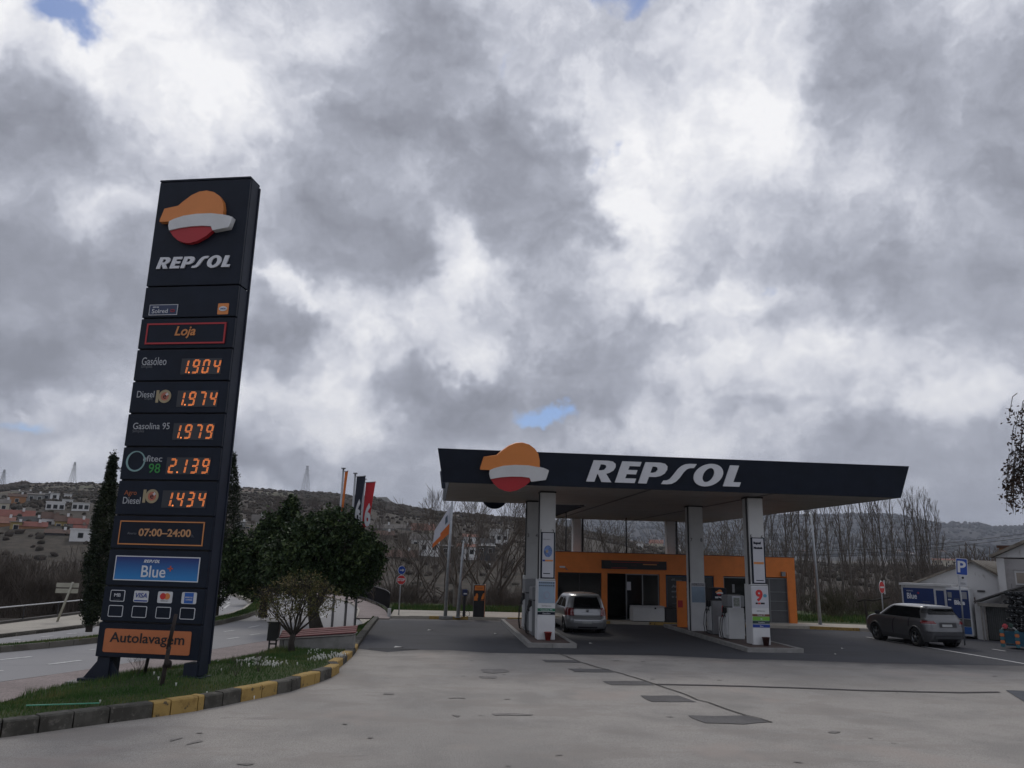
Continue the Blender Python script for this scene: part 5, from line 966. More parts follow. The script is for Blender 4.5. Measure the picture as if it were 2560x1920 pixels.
ss = thing('stop_sign', 'red octagonal stop sign under a round blue arrow sign on one grey post', 'traffic sign', (-1.53, 39.3, .1)); MB().tube([(0, 0, 0), (.02, 0, 2.35)], .03, 8).build('post', steel, ss)
M = round_sign(ss, (.03, -.04, 1.68), .24, red_p, 8, 22.5, R(12)); text('STOP', 0, -.065, .2, white, ss, -.014, align='CENTER', w=.36, h=.14, bold=.01, rot=M)
M = round_sign(ss, (.03, -.04, 2.14), .21, mat('sign_blue', (.01, .06, .33), .4, 0, .05), 28, 0, R(30)); MB().prism([(-.11, -.02), (.03, -.02), (.03, -.07), (.13, 0), (.03, .07), (.03, .02), (-.11, .02)], -.016, -.011, 0, M).build('arrow', white, ss)
ak = thing('tyre_air_post', 'thin dark air post with blue head and coiled hose left of the kiosk', 'air post', (1.62, 38.72, .12)); MB().bevbox(-.07, .05, -.05, .05, 0, 1.0, .01).build('post', black, ak); MB().bevbox(-.13, .12, -.07, .07, 1.0, 1.3, .015).build('head', mat('deep_blue', (.01, .02, .09), .4), ak); MB().box(-.06, .1, -.075, -.071, 1.06, 1.12).build('gauge', lettering, ak)
MB().tube([(.16+.11*math.cos(a), -.03, .16+.12*math.sin(a)) for a in [k*math.pi/8 for k in range(17)]], .012, 5).build('hose', hose_m, ak); MB().tube([(-.14+.07*math.cos(a), -.03, .14+.09*math.sin(a)) for a in [k*math.pi/8 for k in range(17)]], .01, 5).build('hose', hose_m, ak)
kk = thing('vacuum_kiosk', 'black vacuum kiosk with orange top panel and orange figures on the pavement', 'kiosk', (2.33, 38.9, .12))
MB().bevbox(-.27, .25, -.22, .22, 0, 1.52, .02).build('body', black, kk); MB().box(-.24, .22, -.232, -.222, 1.26, 1.49).build('top_panel', orange, kk); MB().box(.25, .285, -.23, .2, 0, 1.54).build('side_strip', mat('pale_orange', (.5, .22, .12), .5), kk)
MB().box(-.17, .15, -.237, -.233, 1.36, 1.385).build('text_line', mat('brown_letter', (.35, .09, .02), .5), kk)
f_ = MB(); f_.prism([(-.26, .78), (-.08, .78), (-.1, .86), (-.06, .95), (-.08, 1.1), (-.14, 1.13), (-.18, 1.08), (-.19, 1.0), (-.26, .97)], -.236, -.226).prism([(.08, .84), (.2, .84), (.24, 1.0), (.24, 1.15), (.18, 1.12), (.12, 1.0)], -.236, -.226).box(.06, .24, -.236, -.226, .79, .80); f_.build('orange_figures', orange, kk)

# railings
rail = thing('iron_railing', 'black iron railing along the footpath curving away on the left', 'railing', (0, 0, 0))
rp_ = [(-2.02, 39.6), (-2.2, 42.5), (-2.6, 45.5), (-3.3, 49.0), (-4.2, 53.0), (-5.6, 57.5)]; blackm = mat('black_iron', (.012, .012, .014), .5, .3, .2, 5)
MB().tube([(x, y, 1.05-.0*y) for x, y in rp_], .03, 6).build('top_rail', blackm, rail); MB().tube([(x, y, .18) for x, y in rp_], .025, 6).build('bottom_rail', blackm, rail)
pp = along(rp_, 120)
for k, (x, y) in enumerate(pp): MB().box(x-.014, x+.014, y-.014, y+.014, .15 if k % 15 else -.1, 1.05 if k % 15 else 1.12).build('baluster' if k % 15 else 'post', blackm, rail)
MB().box(-2.08, -1.92, 39.35, 39.5, -.1, .42).build('end_stone', offwhite, rail)
gr = thing('guard_rail', 'thin pale guard rail above a low wall beyond the far left pavement', 'railing', (0, 0, 0)); gl = [(-19.5, 22.0), (-17.2, 27.0), (-15.94, 31.5), (-15.45, 36.5), (-15.3, 40)]
MB().tube([(x, y, .66) for x, y in gl], .025, 6).build('top_rail', white, gr)
for x, y in along(gl, 9): MB().box(x-.02, x+.02, y-.02, y+.02, -.1, .65).build('post', dark, gr)
wl_ = MB()
for a, b in zip(gl, gl[1:]): wl_.prismz([(a[0]+.1, a[1]), (b[0]+.1, b[1]), (b[0]-.12, b[1]), (a[0]-.12, a[1])][::1], -.5, .16)
wl_.build('low_wall', mat('dark_coping', (.07, .065, .06), .9, 0, .3, 3), gr)
fs_ = thing('direction_sign', 'pale two-board direction sign seen from behind, left of the cypress', 'road sign', (-14.25, 33.0, .07)); MB().tube([(-.25, 0, 0), (.12, 0, 1.5)], .045, 8).build('post', mat('cream_metal', (.34, .33, .27), .6), fs_)
for z in (1.08, 1.3): MB().box(-.5, .34, .03, .06, z, z+.17).box(-.5, .34, .06, .075, z+.07, z+.1).build('board', mat('cream_metal', (.34, .33, .27)), fs_)

# ------------------------------------------------------------------ right-hand corner: blue cabinets, gable building, house, store
RC = (23.9, 33.25, 0); RA = R(-50); RM = Matrix.Translation(RC) @ Matrix.Rotation(RA, 4, 'Z')
whitewash = ramp_mat('whitewash', [(1.2, 6, .5, .7, (.38, .37, .36), .6, (1, 1, .5)), (5, 5, .6, .72, (.22, .2, .18), .6, (1, 1, .4))], (.56, .56, .56), .9, .3, 20)
dblue = mat('deep_blue_panel', (.010, .030, .125), .5, 0, .12, 1.5)
c_ = thing('blue_tank_store', 'white framed storage unit with dark blue lettered panels behind the grey suv', 'storage unit', RC, RA)
MB().box(-2.73, -.1, -.55, .25, .1, 2.18).build('frame', whitewash, c_); MB().box(-2.80, -.6, -.62, .3, 2.181, 2.28).build('roof', whitewash, c_)
for x0, x1, z0, z1 in ((-2.66, -1.36, .2, 2.07), (-1.27, -.94, .2, 2.0)): MB().box(x0, x1, -.57, -.553, z0, z1).build('blue_panel', dblue, c_)
text('Blue', -2.5, 1.58, .4, lettering, c_, -.58, w=.42, h=.26, bold=.01); text('REPSOL', -2.5, 1.91, .08, lettering, c_, -.58, w=.28, h=.05); MB().box(-2.06, -1.96, -.585, -.575, 1.84, 1.86).box(-2.02, -2.0, -.585, -.575, 1.80, 1.90).build('plus_mark', red_p, c_); MB().box(-1.85, -1.55, -.577, -.572, 1.46, 1.485).build('text_line', dim, c_)
d2 = thing('blue_dispenser', 'tall blue dispenser cabinet with small display, right of the storage unit', 'dispenser', RC, RA)
MB().bevbox(-.84, .10, -.66, -.05, .12, 2.14, .02).build('frame', white, d2); MB().box(-.81, .06, -.675, -.662, .85, 2.05).build('blue_panel', dblue, d2); MB().box(-.81, .06, -.675, -.662, .2, .5).build('lower_panel', mat('mid_blue', (.02, .09, .3), .5), d2); MB().box(-.81, .06, -.675, -.662, .52, .83).build('door_panel', mat('olive_grey', (.08, .085, .08), .6), d2)
MB().box(-.76, -.6, -.69, -.677, 1.72, 1.95).build('label_sheet', grey_m, d2); MB().box(-.24, .0, -.69, -.677, 1.68, 1.98).build('display', mat('display_grey', (.25, .26, .29), .4), d2); text('Blue', -.52, 1.42, .2, lettering, d2, -.69, w=.42, h=.2, bold=.01); text('REPSOL', -.52, 1.64, .05, dim, d2, -.69, w=.26); MB().box(-.76, -.64, -.69, -.677, 1.6, 1.65).build('label', lettering, d2)
gb = thing('gable_building', 'white gabled building with rain-worn eaves behind the blue cabinets', 'building', RC, RA)
MB().prism([(-2.9, -.5), (1.3, -.5), (1.3, 2.55), (.13, 3.28), (-2.3, 2.28), (-2.9, 2.02)], .3, 7.5).build('wall', whitewash, gb)
old = ramp_mat('old_roof', [(3, 5, .45, .65, (.12, .1, .08), .8, (1, 1, 1)), (1, 4, .6, .7, (.33, .32, .3), .8, (1, 1, 1))], (.22, .20, .17), .95, .6, 20)
MB().prism([(.13, 3.29), (.13, 3.38), (-3.05, 2.06), (-3.02, 1.97)], .12, 7.7).prism([(.13, 3.29), (1.5, 2.44), (1.52, 2.52), (.13, 3.38)], .12, 7.7).build('roof', old, gb)
MB().box(.2, .5, .24, .29, 2.0, 2.06, 0, Matrix.Translation((.1, 0, .0)) @ Matrix.Rotation(R(-20), 4, 'Y') @ Matrix.Translation((.0, 0, .0)) if False else None).build('wall_bracket', dark, gb)
MB().box(.05, .3, .05, .28, 1.42, 1.5).tube([(.1, .1, 1.75), (.12, .1, 1.45), (.4, .1, 1.42)], .025, 6).build('broken_gutter', mat('rusty_gutter', (.06, .025, .02), .8), gb)
MB().tube([(-1.0, .5, 2.6), (-1.03, .5, 3.65)], .012, 5).build('antenna', dark, gb)
bt = thing('tiled_shed', 'shed roof of brown clay tiles rising behind the white gable', 'building', RC, RA)
MB().box(.4, 3.5, 8.2, 12, -.5, 3.0).build('wall', whitewash, bt)
brn = mat('brown_tiles', (.09, .045, .03), .85, 0, .4, 5, .5, 14)
for r_ in range(9):
    z0 = 2.72+r_*.11; y0 = 7.7+r_*.26
    MB().add([(.0, y0, z0), (3.8, y0, z0), (3.8, y0+.3, z0+.13), (.0, y0+.3, z0+.13), (.0, y0, z0-.04), (3.8, y0, z0-.04), (3.8, y0+.3, z0+.09), (.0, y0+.3, z0+.09)], [(0, 1, 2, 3), (7, 6, 5, 4), (0, 4, 5, 1), (1, 5, 6, 2), (2, 6, 7, 3), (3, 7, 4, 0)]).build('tile_course', brn, bt)
hs_ = thing('two_storey_house', 'white rendered house with tiled eaves and small brick chimney at the right edge', 'house', RC, RA)
grend = ramp_mat('grey_render', [(1, 6, .45, .68, (.22, .21, .21), .8, (1, 1, .6))], (.36, .35, .35), .92, .3, 20)
MB().box(1.18, 6.0, -.1, 6, -.3, 3.44).build('wall', grend, hs_); MB().box(1.16, 1.45, -.16, -.1, 1.9, 3.46).build('corner_pilaster', whitewash, hs_)
MB().prism([(1.1, 3.5), (1.45, 3.5), (4.0, 3.5), (4.0, 4.9)], -.14, 6).build('gable_wall', whitewash, hs_); MB().prism([(1.0, 3.47), (4.0, 4.9), (4.0, 5.05), (.92, 3.56)], -.4, 6.2).build('roof', old, hs_)
ch = MB().bevbox(1.16, 1.58, .6, 1.0, 3.6, 3.92, .01).build('chimney', mat('brick_orange', (.30, .16, .09), .9, 0, .2, 6), hs_); MB().box(1.08, 1.66, .52, 1.08, 3.921, 4.03).build('chimney_cap', brn, ch)
w_ = MB().box(1.80, 3.2, -.16, -.11, 2.36, 2.96).build('window_frame', whitewash, hs_); MB().box(1.86, 3.15, -.175, -.162, 2.42, 2.86).build('shutter', mat('beige_shutter', (.24, .21, .18), .7, 0, .1), w_); MB().box(1.78, 3.25, -.22, -.165, 2.97, 3.02).build('lintel', grend, w_)
MB().box(1.62, 1.63, -.112, -.104, 1.9, 2.4).build('wall_crack', dark, hs_)
aw = thing('lean_to_garage', 'small lean-to garage with dark corrugated door under a grey sheet roof', 'garage', RC, RA)
MB().prism([(.3, 1.62), (1.62, 2.14), (3.0, 2.6), (3.0, 2.55), (1.6, 2.08), (.3, 1.56)], -.9, .2).build('roof', mat('grey_sheet', (.10, .098, .095), .9, 0, .2, 3, .3, 20), aw); MB().box(.42, 3, -.85, -.78, 1.42, 1.56).build('beam', mat('stained_beam', (.2, .19, .17), .9, 0, .3, 3), aw)
MB().box(.2, .62, -.45, .25, -.1, 1.5).build('pier', whitewash, aw); MB().box(.5, .55, -.8, -.75, .0, 1.5).box(.6, .66, -.7, -.6, 0, 1.45).build('post', mat('weathered_post', (.25, .235, .22), .9, 0, .3, 6), aw)
for k in range(11): MB().box(.70+k*.075, .70+k*.075+.06, -.62, -.60+.01*(k % 2), .05, 1.40).build('door_board', mat('grey_door', (.062, .066, .066), .8, 0, .3, 3), aw)
MB().box(.66, 1.6, -.59, .25, .0, 1.42).build('back', black, aw)
# netted sacks stacked high on the right
sk = thing('sack_stack', 'tall stack of dark netted firewood sacks with pale ends at the right edge', 'stack', (22.35, 29.2, .12), RA)
sm = mat('net_sack', (.014, .016, .018), .8, 0, .4, 10); sp = mat('pale_wood_end', (.20, .21, .22), .8, 0, .3, 20)
for r_ in range(9):
    for c in range(5):
        x0, z0 = c*.34+random.uniform(-.03, .03)+(r_ % 2)*.12, .55+r_*.165
        b = MB().bevbox(x0, x0+.32, -.2+random.uniform(-.03, .03), .4, z0, z0+.155, .045); o = b.build('sack', sm, sk)
        b = MB()
        for _ in range(4): cx, cz = x0+random.uniform(.04, .28), z0+random.uniform(.07, .13); b.disc((cx, -.235, cz), (0, 1, 0), random.uniform(.010, .022), .03, 7)
        b.build('log_ends', sp, o)['kind'] = 'stuff'
MB().box(-.05, 2.2, -.25, .5, .0, .53).build('base_box', mat('petrol_blue_box', (.015, .075, .12), .6, 0, .2, 2), sk)
# small ride with banded legs
kr = thing('banded_stand', 'small stand with orange and teal banded legs and red cushion on the right kerb', 'stand', (21.75, 28.35, .12), R(-35))
to, tt_ = mat('faded_orange', (.48, .15, .05), .6, 0, .15), mat('faded_teal', (.03, .12, .15), .6, 0, .15)
for s in (-1, 1):
    for k, m in enumerate([tt_, to, tt_, to, tt_]): MB().bevbox(s*.24-.07, s*.24+.07, -.08, .08, k*.125, (k+1)*.125-.004, .02).build('leg_band', m, kr)
    MB().tube([(s*.24, 0, .625), (s*.17, 0, .70), (s*.05, 0, .73)], .03, 8).build('arch', mat('pale_grey_tube', (.3, .31, .3), .5), kr)
MB().prismz(ell(0, 0, .17, .13, 20), .60, .66).build('seat', black, kr); MB().bevbox(-.20, -.02, -.08, .08, .67, .84, .04).build('cushion', mat('red_cushion', (.42, .06, .07), .7, 0, .5, 14), kr); MB().bevbox(-.0, .16, -.07, .07, .70, .88, .04).build('head', mat('dark_green_plastic', (.03, .06, .05), .6), kr); MB().box(-.14, .16, -.05, .05, .1, .14).build('footrest', dark, kr)
ps = thing('parking_sign', 'blue parking sign with white letter and two small white plates below', 'traffic sign', (20.75, 29.6, .05), R(-20))
MB().tube([(.05, .03, 0), (.09, .03, 1.6), (.05, .03, 3.2)], .03, 8).build('post', steel, ps); b = MB(); M = Matrix.Rotation(R(4), 4, 'Y')
MB().prism(rrect(-.21, .21, 2.67, 3.32, .03), -.01, .0, 0, M).build('rim', white, ps); MB().prism(rrect(-.19, .19, 2.69, 3.30, .03), -.017, -.011, 0, M).build('face', mat('sign_blue', (.01, .06, .33)), ps); text('P', 0, 2.77, .5, white, ps, -.022, align='CENTER', h=.45, bold=.012, rot=M)
for z0, z1 in ((2.45, 2.66), (2.25, 2.43)): MB().prism(rrect(-.12, .17, z0, z1, .01), -.01, .0, 0, M).build('plate', mat('plate_white', (.5, .51, .53), .5), ps)
MB().prism(ell(.03, 2.57, .045, .045, 12), -.016, -.011, 0, M).build('pictogram', black, ps); MB().prism([(-.06, 2.32), (.12, 2.32), (.12, 2.335), (-.06, 2.335)], -.016, -.011, 0, M).prism([(-.06, 2.36), (.12, 2.36), (.12, 2.375), (-.06, 2.375)], -.016, -.011, 0, M).build('text_line', dim, ps)
ne = thing('no_entry_sign', 'red no entry sign on a post, seen obliquely beyond the asphalt', 'traffic sign', (21.55, 36.3, -.1), R(35)); MB().tube([(0, .03, 0), (0, .03, 2.45)], .03, 8).build('post', steel, ne); M = round_sign(ne, (0, 0, 2.12), .29, red_p); MB().prism([(-.2, -.04), (.2, -.04), (.2, .04), (-.2, .04)], -.016, -.011, 0, M).build('bar', white, ne); MB().box(.26, .34, .0, .02, 1.8, 2.45).build('side_plate', white, ne)
dp = thing('old_fence_post', 'dark crooked wooden fence post at the edge of the scrub', 'post', (20.95, 36.7, 0)); MB().tube([(0, 0, -.1), (-.05, 0, .8), (-.1, 0, 1.35)], [.07, .06, .05], 7).build('timber', mat('old_timber', (.03, .026, .02), .9, 0, .3, 8, .4), dp); MB().tube([(-.45, 0, 1.33), (-.1, 0, 1.42), (.3, 0, 1.38), (1.2, 0, 1.55)], .05, 6).build('top_branch', mat('old_timber', (.03, .026, .02)), dp)
cb_ = MB()
for dz_, dx in ((0, 0), (.25, .6)):
    P_ = [Vector((16.5+dx, 62, 4.0+dz_)).lerp(Vector((42, 34, 7.0+dz_)), k/20)-Vector((0, 0, 1.5*math.sin(math.pi*k/20))) for k in range(21)]; cb_.tube(P_, .011, 4, cap=False)
tag(cb_.build('overhead_cable', black), 'pair of thin overhead cables sagging across the right hillside', 'cable')

# ------------------------------------------------------------------ plants
def leaf_mat(name, c0, c1, c2, rough=.6):
    m = bpy.data.materials.new(name); m.use_nodes = True; t = m.node_tree; b = t.nodes['Principled BSDF']; b.inputs['Roughness'].default_value = rough; b.inputs['Specular IOR Level'].default_value = .2
    g = N(t, 'ShaderNodeNewGeometry'); n = N(t, 'ShaderNodeTexNoise', i={'Scale': 1.6, 'Detail': 3}); LK(t, g.outputs['Position'], n.inputs['Vector'])
    a = N(t, 'ShaderNodeMath', operation='MULTIPLY_ADD', i={1: .5, 2: -.25}); LK(t, g.outputs['Random Per Island'], a.inputs[0]); a2 = N(t, 'ShaderNodeMath', operation='ADD'); LK(t, a.outputs[0], a2.inputs[0]); LK(t, n.outputs[0], a2.inputs[1])
    r = N(t, 'ShaderNodeValToRGB'); LK(t, a2.outputs[0], r.inputs[0]); LK(t, r.outputs[0], b.inputs['Base Color']); e = r.color_ramp.elements; e[0].position = .25; e[0].color = (*c0, 1); e[1].position = .8; e[1].color = (*c2, 1); k = e.new(.5); k.color = (*c1, 1)
    return m
lf_dark = leaf_mat('evergreen_leaves', (.016, .030, .012), (.028, .052, .019), (.075, .105, .036)); lf_cyp = leaf_mat('cypress_leaves', (.010, .018, .010), (.018, .028, .014), (.04, .05, .025))
lf_bud = leaf_mat('young_leaves', (.07, .08, .025), (.12, .115, .04), (.18, .135, .065)); lf_brown = leaf_mat('dry_leaves', (.03, .018, .014), (.045, .028, .02), (.08, .05, .035))
bark = mat('bark', (.045, .038, .032), .95, 0, .35, 8, .5, 30); bark_p = mat('pale_bark', (.14, .125, .108), .95, 0, .4, 3, .3, 20); twig = mat('twigs', (.098, .082, .068), .95, 0, .3, 1); twig_g = mat('olive_twigs', (.07, .066, .04), .95, 0, .3, 1)
def leaves(P_, size, jit=.4, nrm=None):
    """one bent leaf-sized quad per point"""
    n = len(P_); a = rng.normal(size=(n, 3)); a /= np.linalg.norm(a, axis=1)[:, None]; r = rng.normal(size=(n, 3)); b = np.cross(a, r); b /= np.linalg.norm(b, axis=1)[:, None]
    s = (size*rng.uniform(1-jit, 1+jit, n))[:, None]; V = np.stack([P_-a*s, P_-b*s*.5, P_+a*s, P_+b*s*.5], 1).reshape(-1, 3); return V, np.arange(4*n).reshape(-1, 4)
def clump_cloud(blobs, n_cl, per, cl_r, lump=.18):
    """leaf points in clumps on and inside a union of ellipsoids (cx,cy,cz,rx,ry,rz)"""
    out = []; w = np.array([b[3]*b[5] for b in blobs]); w = w/w.sum()
    for _ in range(n_cl):
        c = blobs[rng.choice(len(blobs), p=w)]; d = rng.normal(size=3); d /= np.linalg.norm(d); rr = rng.uniform(.55, 1.0)**.6*(1+rng.normal()*lump*.5); p = np.array(c[:3])+d*np.array(c[3:])*rr
        out.append(p+rng.normal(size=(per, 3))*cl_r*rng.uniform(.5, 1.3))
    return np.concatenate(out)
def fork(b, p, d, L_, r, depth, spread, n_ch=3, seg=2, up=.15, sides=4, rmin=.004):
    """recursive tapered limb"""
    pts = [p]; rad = [r]
    for k in range(seg): d = (d+Vector((random.gauss(0, .12), random.gauss(0, .12), random.gauss(0, .08)+up*.3))).normalized(); pts.append(pts[-1]+d*L_/seg); rad.append(max(rmin, r*(1-.38*(k+1)/seg)))
    b.tube(pts, rad, sides if depth > 1 else 3, cap=False)
    if depth <= 0: return
    for c in range(n_ch):
        a = random.uniform(0, 2*math.pi); ax = Vector((math.cos(a), math.sin(a), random.uniform(-.2, .4))); nd = (d*(1-spread*.4)+ax*spread+Vector((0, 0, up))).normalized(); st_ = pts[-1] if c < 2 else pts[-2]+(pts[-1]-pts[-2])*random.random()
        fork(b, st_, nd, L_*random.uniform(.62, .85), rad[-1]*random.uniform(.6, .85), depth-1, spread, n_ch, seg, up, sides, rmin)
# big dark evergreen by the banners
tr = thing('evergreen_tree', 'broad dark round-crowned evergreen tree behind the banner poles and wall seat', 'tree', (-4.27, 31.3, 0))
b = MB(); b.tube([(0, 0, 0), (-.15, 0, .5), (-.25, 0, .95), (-.3, 0, 1.5)], [.28, .22, .2, .17], 10); fork(b, Vector((-.3, 0, 1.4)), Vector((-.4, .1, 1)), .9, .14, 3, .6); fork(b, Vector((-.2, 0, .7)), Vector((.55, .0, 1)), 1.2, .16, 3, .5); fork(b, Vector((.35, 0, 1.8)), Vector((.8, .1, .7)), .8, .09, 2, .5); b.build('trunk', bark, tr)
P_ = clump_cloud([(-.6, 0, 2.75, 1.55, 1.4, 1.1), (.75, .1, 2.85, 1.5, 1.3, 1.15), (1.35, 0, 2.3, 1.0, 1.0, .95), (.3, 0, 3.7, 1.2, 1.1, .95), (-1.2, .2, 2.1, 1.0, 1.0, .75), (.2, -.1, 2.1, 1.2, 1.0, .6), (1.7, 0, 3.0, .7, .8, .7), (-.9, .1, 3.6, .7, .7, .7)], 1700, 20, .10)
arrmesh('crown', *leaves(P_, .078), lf_dark, tr)
tr = thing('conifer_tree', 'dark spiky-topped evergreen left of the round tree, standing on the median', 'tree', (-7.4, 36.5, .1))
MB().tube([(0, 0, 0), (0, 0, 3)], [.2, .1], 8).build('trunk', bark, tr)
P_ = clump_cloud([(0, 0, 2.5, 1.6, 1.4, 1.4), (-1.0, 0, 2.1, 1.2, 1, 1.1), (.9, 0, 2.9, 1.2, 1, 1.3), (.75, 0, 4.2, .5, .5, 1.0), (.8, 0, 4.8, .25, .25, .6), (-.2, 0, 4.1, .25, .25, .6), (.1, 0, 3.7, .6, .6, .7), (2.0, 0, 3.9, .3, .3, .7), (-1.5, .2, 3.0, .5, .5, .7)], 1500, 20, .10)
arrmesh('crown', *leaves(P_, .085), lf_dark, tr)
for x, y, s, lb_ in ((-10.2, 47, 1.0, 'rounded dark clipped shrub on the bend of the median'), (-8.6, 52, 1.2, 'larger dark shrub further along the median, behind the conifer')):
    tr = thing('median_shrub', lb_, 'shrub', (x, y, .1)); MB().tube([(0, 0, 0), (0, 0, .8)], .07, 6).build('stem', bark, tr); arrmesh('crown', *leaves(clump_cloud([(0, 0, 1.1*s, .9*s, .8*s, .9*s)], 260, 14, .1), .07), lf_dark, tr)
def cypress(label, x, y, h, w, bottom=.35, wisps=True):
    tr = thing('cypress_tree', label, 'tree', (x, y, .1), 0, 'cypresses along the median'); MB().tube([(0, 0, 0), (0, 0, h*.7)], [.12, .03], 8).build('trunk', bark, tr); out = []
    for _ in range(1500):
        z = bottom+(h-bottom)*rng.random()**1.05; f_ = (z-bottom)/(h-bottom); r = w*min(1, (f_*9+.15)**.6)*(1-.12*math.sin(f_*9))*(1-f_**3*.85)*(.9+.12*math.sin(z*3.1+x)); a = rng.uniform(0, 2*np.pi); q_ = rng.uniform(.6, 1.05)
        out.append(np.array([r*q_*math.cos(a), r*q_*math.sin(a), z])+rng.normal(size=(12, 3))*(.045, .045, .11))
    if wisps:
        for _ in range(9):
            z = h*rng.uniform(.8, .99); a = rng.uniform(0, 6.28); l = rng.uniform(.2, .55)
            for k in range(14): f_ = k/14; out.append(np.array([math.cos(a)*l*f_+.05, math.sin(a)*l*f_, z+l*.7*f_-l*.7*f_**3])+rng.normal(size=(4, 3))*.02)
    arrmesh('crown', *leaves(np.concatenate(out), .045), lf_cyp, tr); return tr
cypress('tall ragged-topped cypress on the median left of the price totem', -11.62, 28.9, 6.0, .45)
cypress('tall dense cypress half hidden behind the right edge of the price totem', -9.55, 37.0, 7.2, .82, .55, False)
tr = thing('budding_tree', 'small bushy tree with bare stems and olive young leaves by the wall seat', 'tree', (-3.94, 23.95, .12)); b = MB(); b.tube([(0, 0, -.1), (-.04, 0, .25), (-.0, 0, .5)], [.11, .085, .08], 8); tips = []
random.seed(21)
for k in range(9): a = k*.7; fork(b, Vector((0, 0, .42)), Vector((math.cos(a)*.9, math.sin(a)*.55, .75+.5*random.random())), .62, .038, 4, .42, 3, 2, .16, 4, .0035)
b.build('stems', bark, tr); P_ = clump_cloud([(0, 0, 1.55, 1.15, .75, .62), (-.5, 0, 1.3, .7, .6, .5), (.6, 0, 1.5, .65, .6, .6), (.2, 0, 1.95, .6, .5, .35)], 650, 7, .05); arrmesh('leaves', *leaves(P_, .030), lf_bud, tr)['kind'] = 'stuff'
# dry weeds under the totem
random.seed(5)
for (x, y), lb_ in zip([(-4.1, 18.0), (-3.75, 18.6), (-6.2, 18.2)], ['thin dry weed to the right of the totem foot', 'second dry weed further right of the totem foot', 'dry weed under the totem panel']):
    b = MB(); 
    for k in range(5): fork(b, Vector((0, 0, 0)), Vector((random.gauss(0, .3), random.gauss(0, .3), 1)), .2, .006, 2, .5, 3, 2, .1, 3, .002)
    o = b.build('dry_weed', twig); o.location = (x, y, ground_z(x, y)); tag(o, lb_, 'weed')
# bare trees: a few shapes, then copies
def bare(label, x, y, h, kind='spread', group=None, m=None, seed=0):
    random.seed(seed); t_ = thing('bare_tree', label, 'tree', (x, y, 0), random.uniform(0, 6), group)
    tb, bb = MB(), MB()
    if kind == 'spread':
        tb.tube([(0, 0, -.6), (.05, 0, 1), (0, .05, 2.4)], [.24, .19, .16], 8, cap=False)
        for k in range(4): a = k*1.6+random.random(); fork(bb, Vector((0, 0, random.uniform(1.7, 2.4))), Vector((math.cos(a)*.75, math.sin(a)*.75, 1)), 2.3, .085, 4 if seed == 31 else 3, .42, 3, 3, .14, 4, .010)
    else:
        tb.tube([(0, 0, -.6), (.1, 0, 4), (0, .1, 8), (.05, 0, 11.5)], [.12, .09, .055, .02], 7, cap=False)
        for k in range(24): z = 2.5+k*.38; a = random.uniform(0, 6.28); fork(bb, Vector((0, 0, z)), Vector((math.cos(a)*.5, math.sin(a)*.5, 1.3)), 1.5*(1-.4*k/24), .035, 2, .22, 3, 2, .32, 3, .010)
    tb.build('trunk', m or bark, t_); bb.build('branches', twig, t_); t_.scale = (h/8, h/8, h/8) if kind == 'spread' else (h/12, h/12, h/12); return t_
sp_ = [bare('', 0, 0, 8, 'spread', None, m_, 31+k) for k, m_ in enumerate((bark_p, bark, bark))]; pop = [bare('', 0, 0, 12, 'poplar', None, bark_p, 51+k) for k in range(3)]
used = set(); random.seed(3)
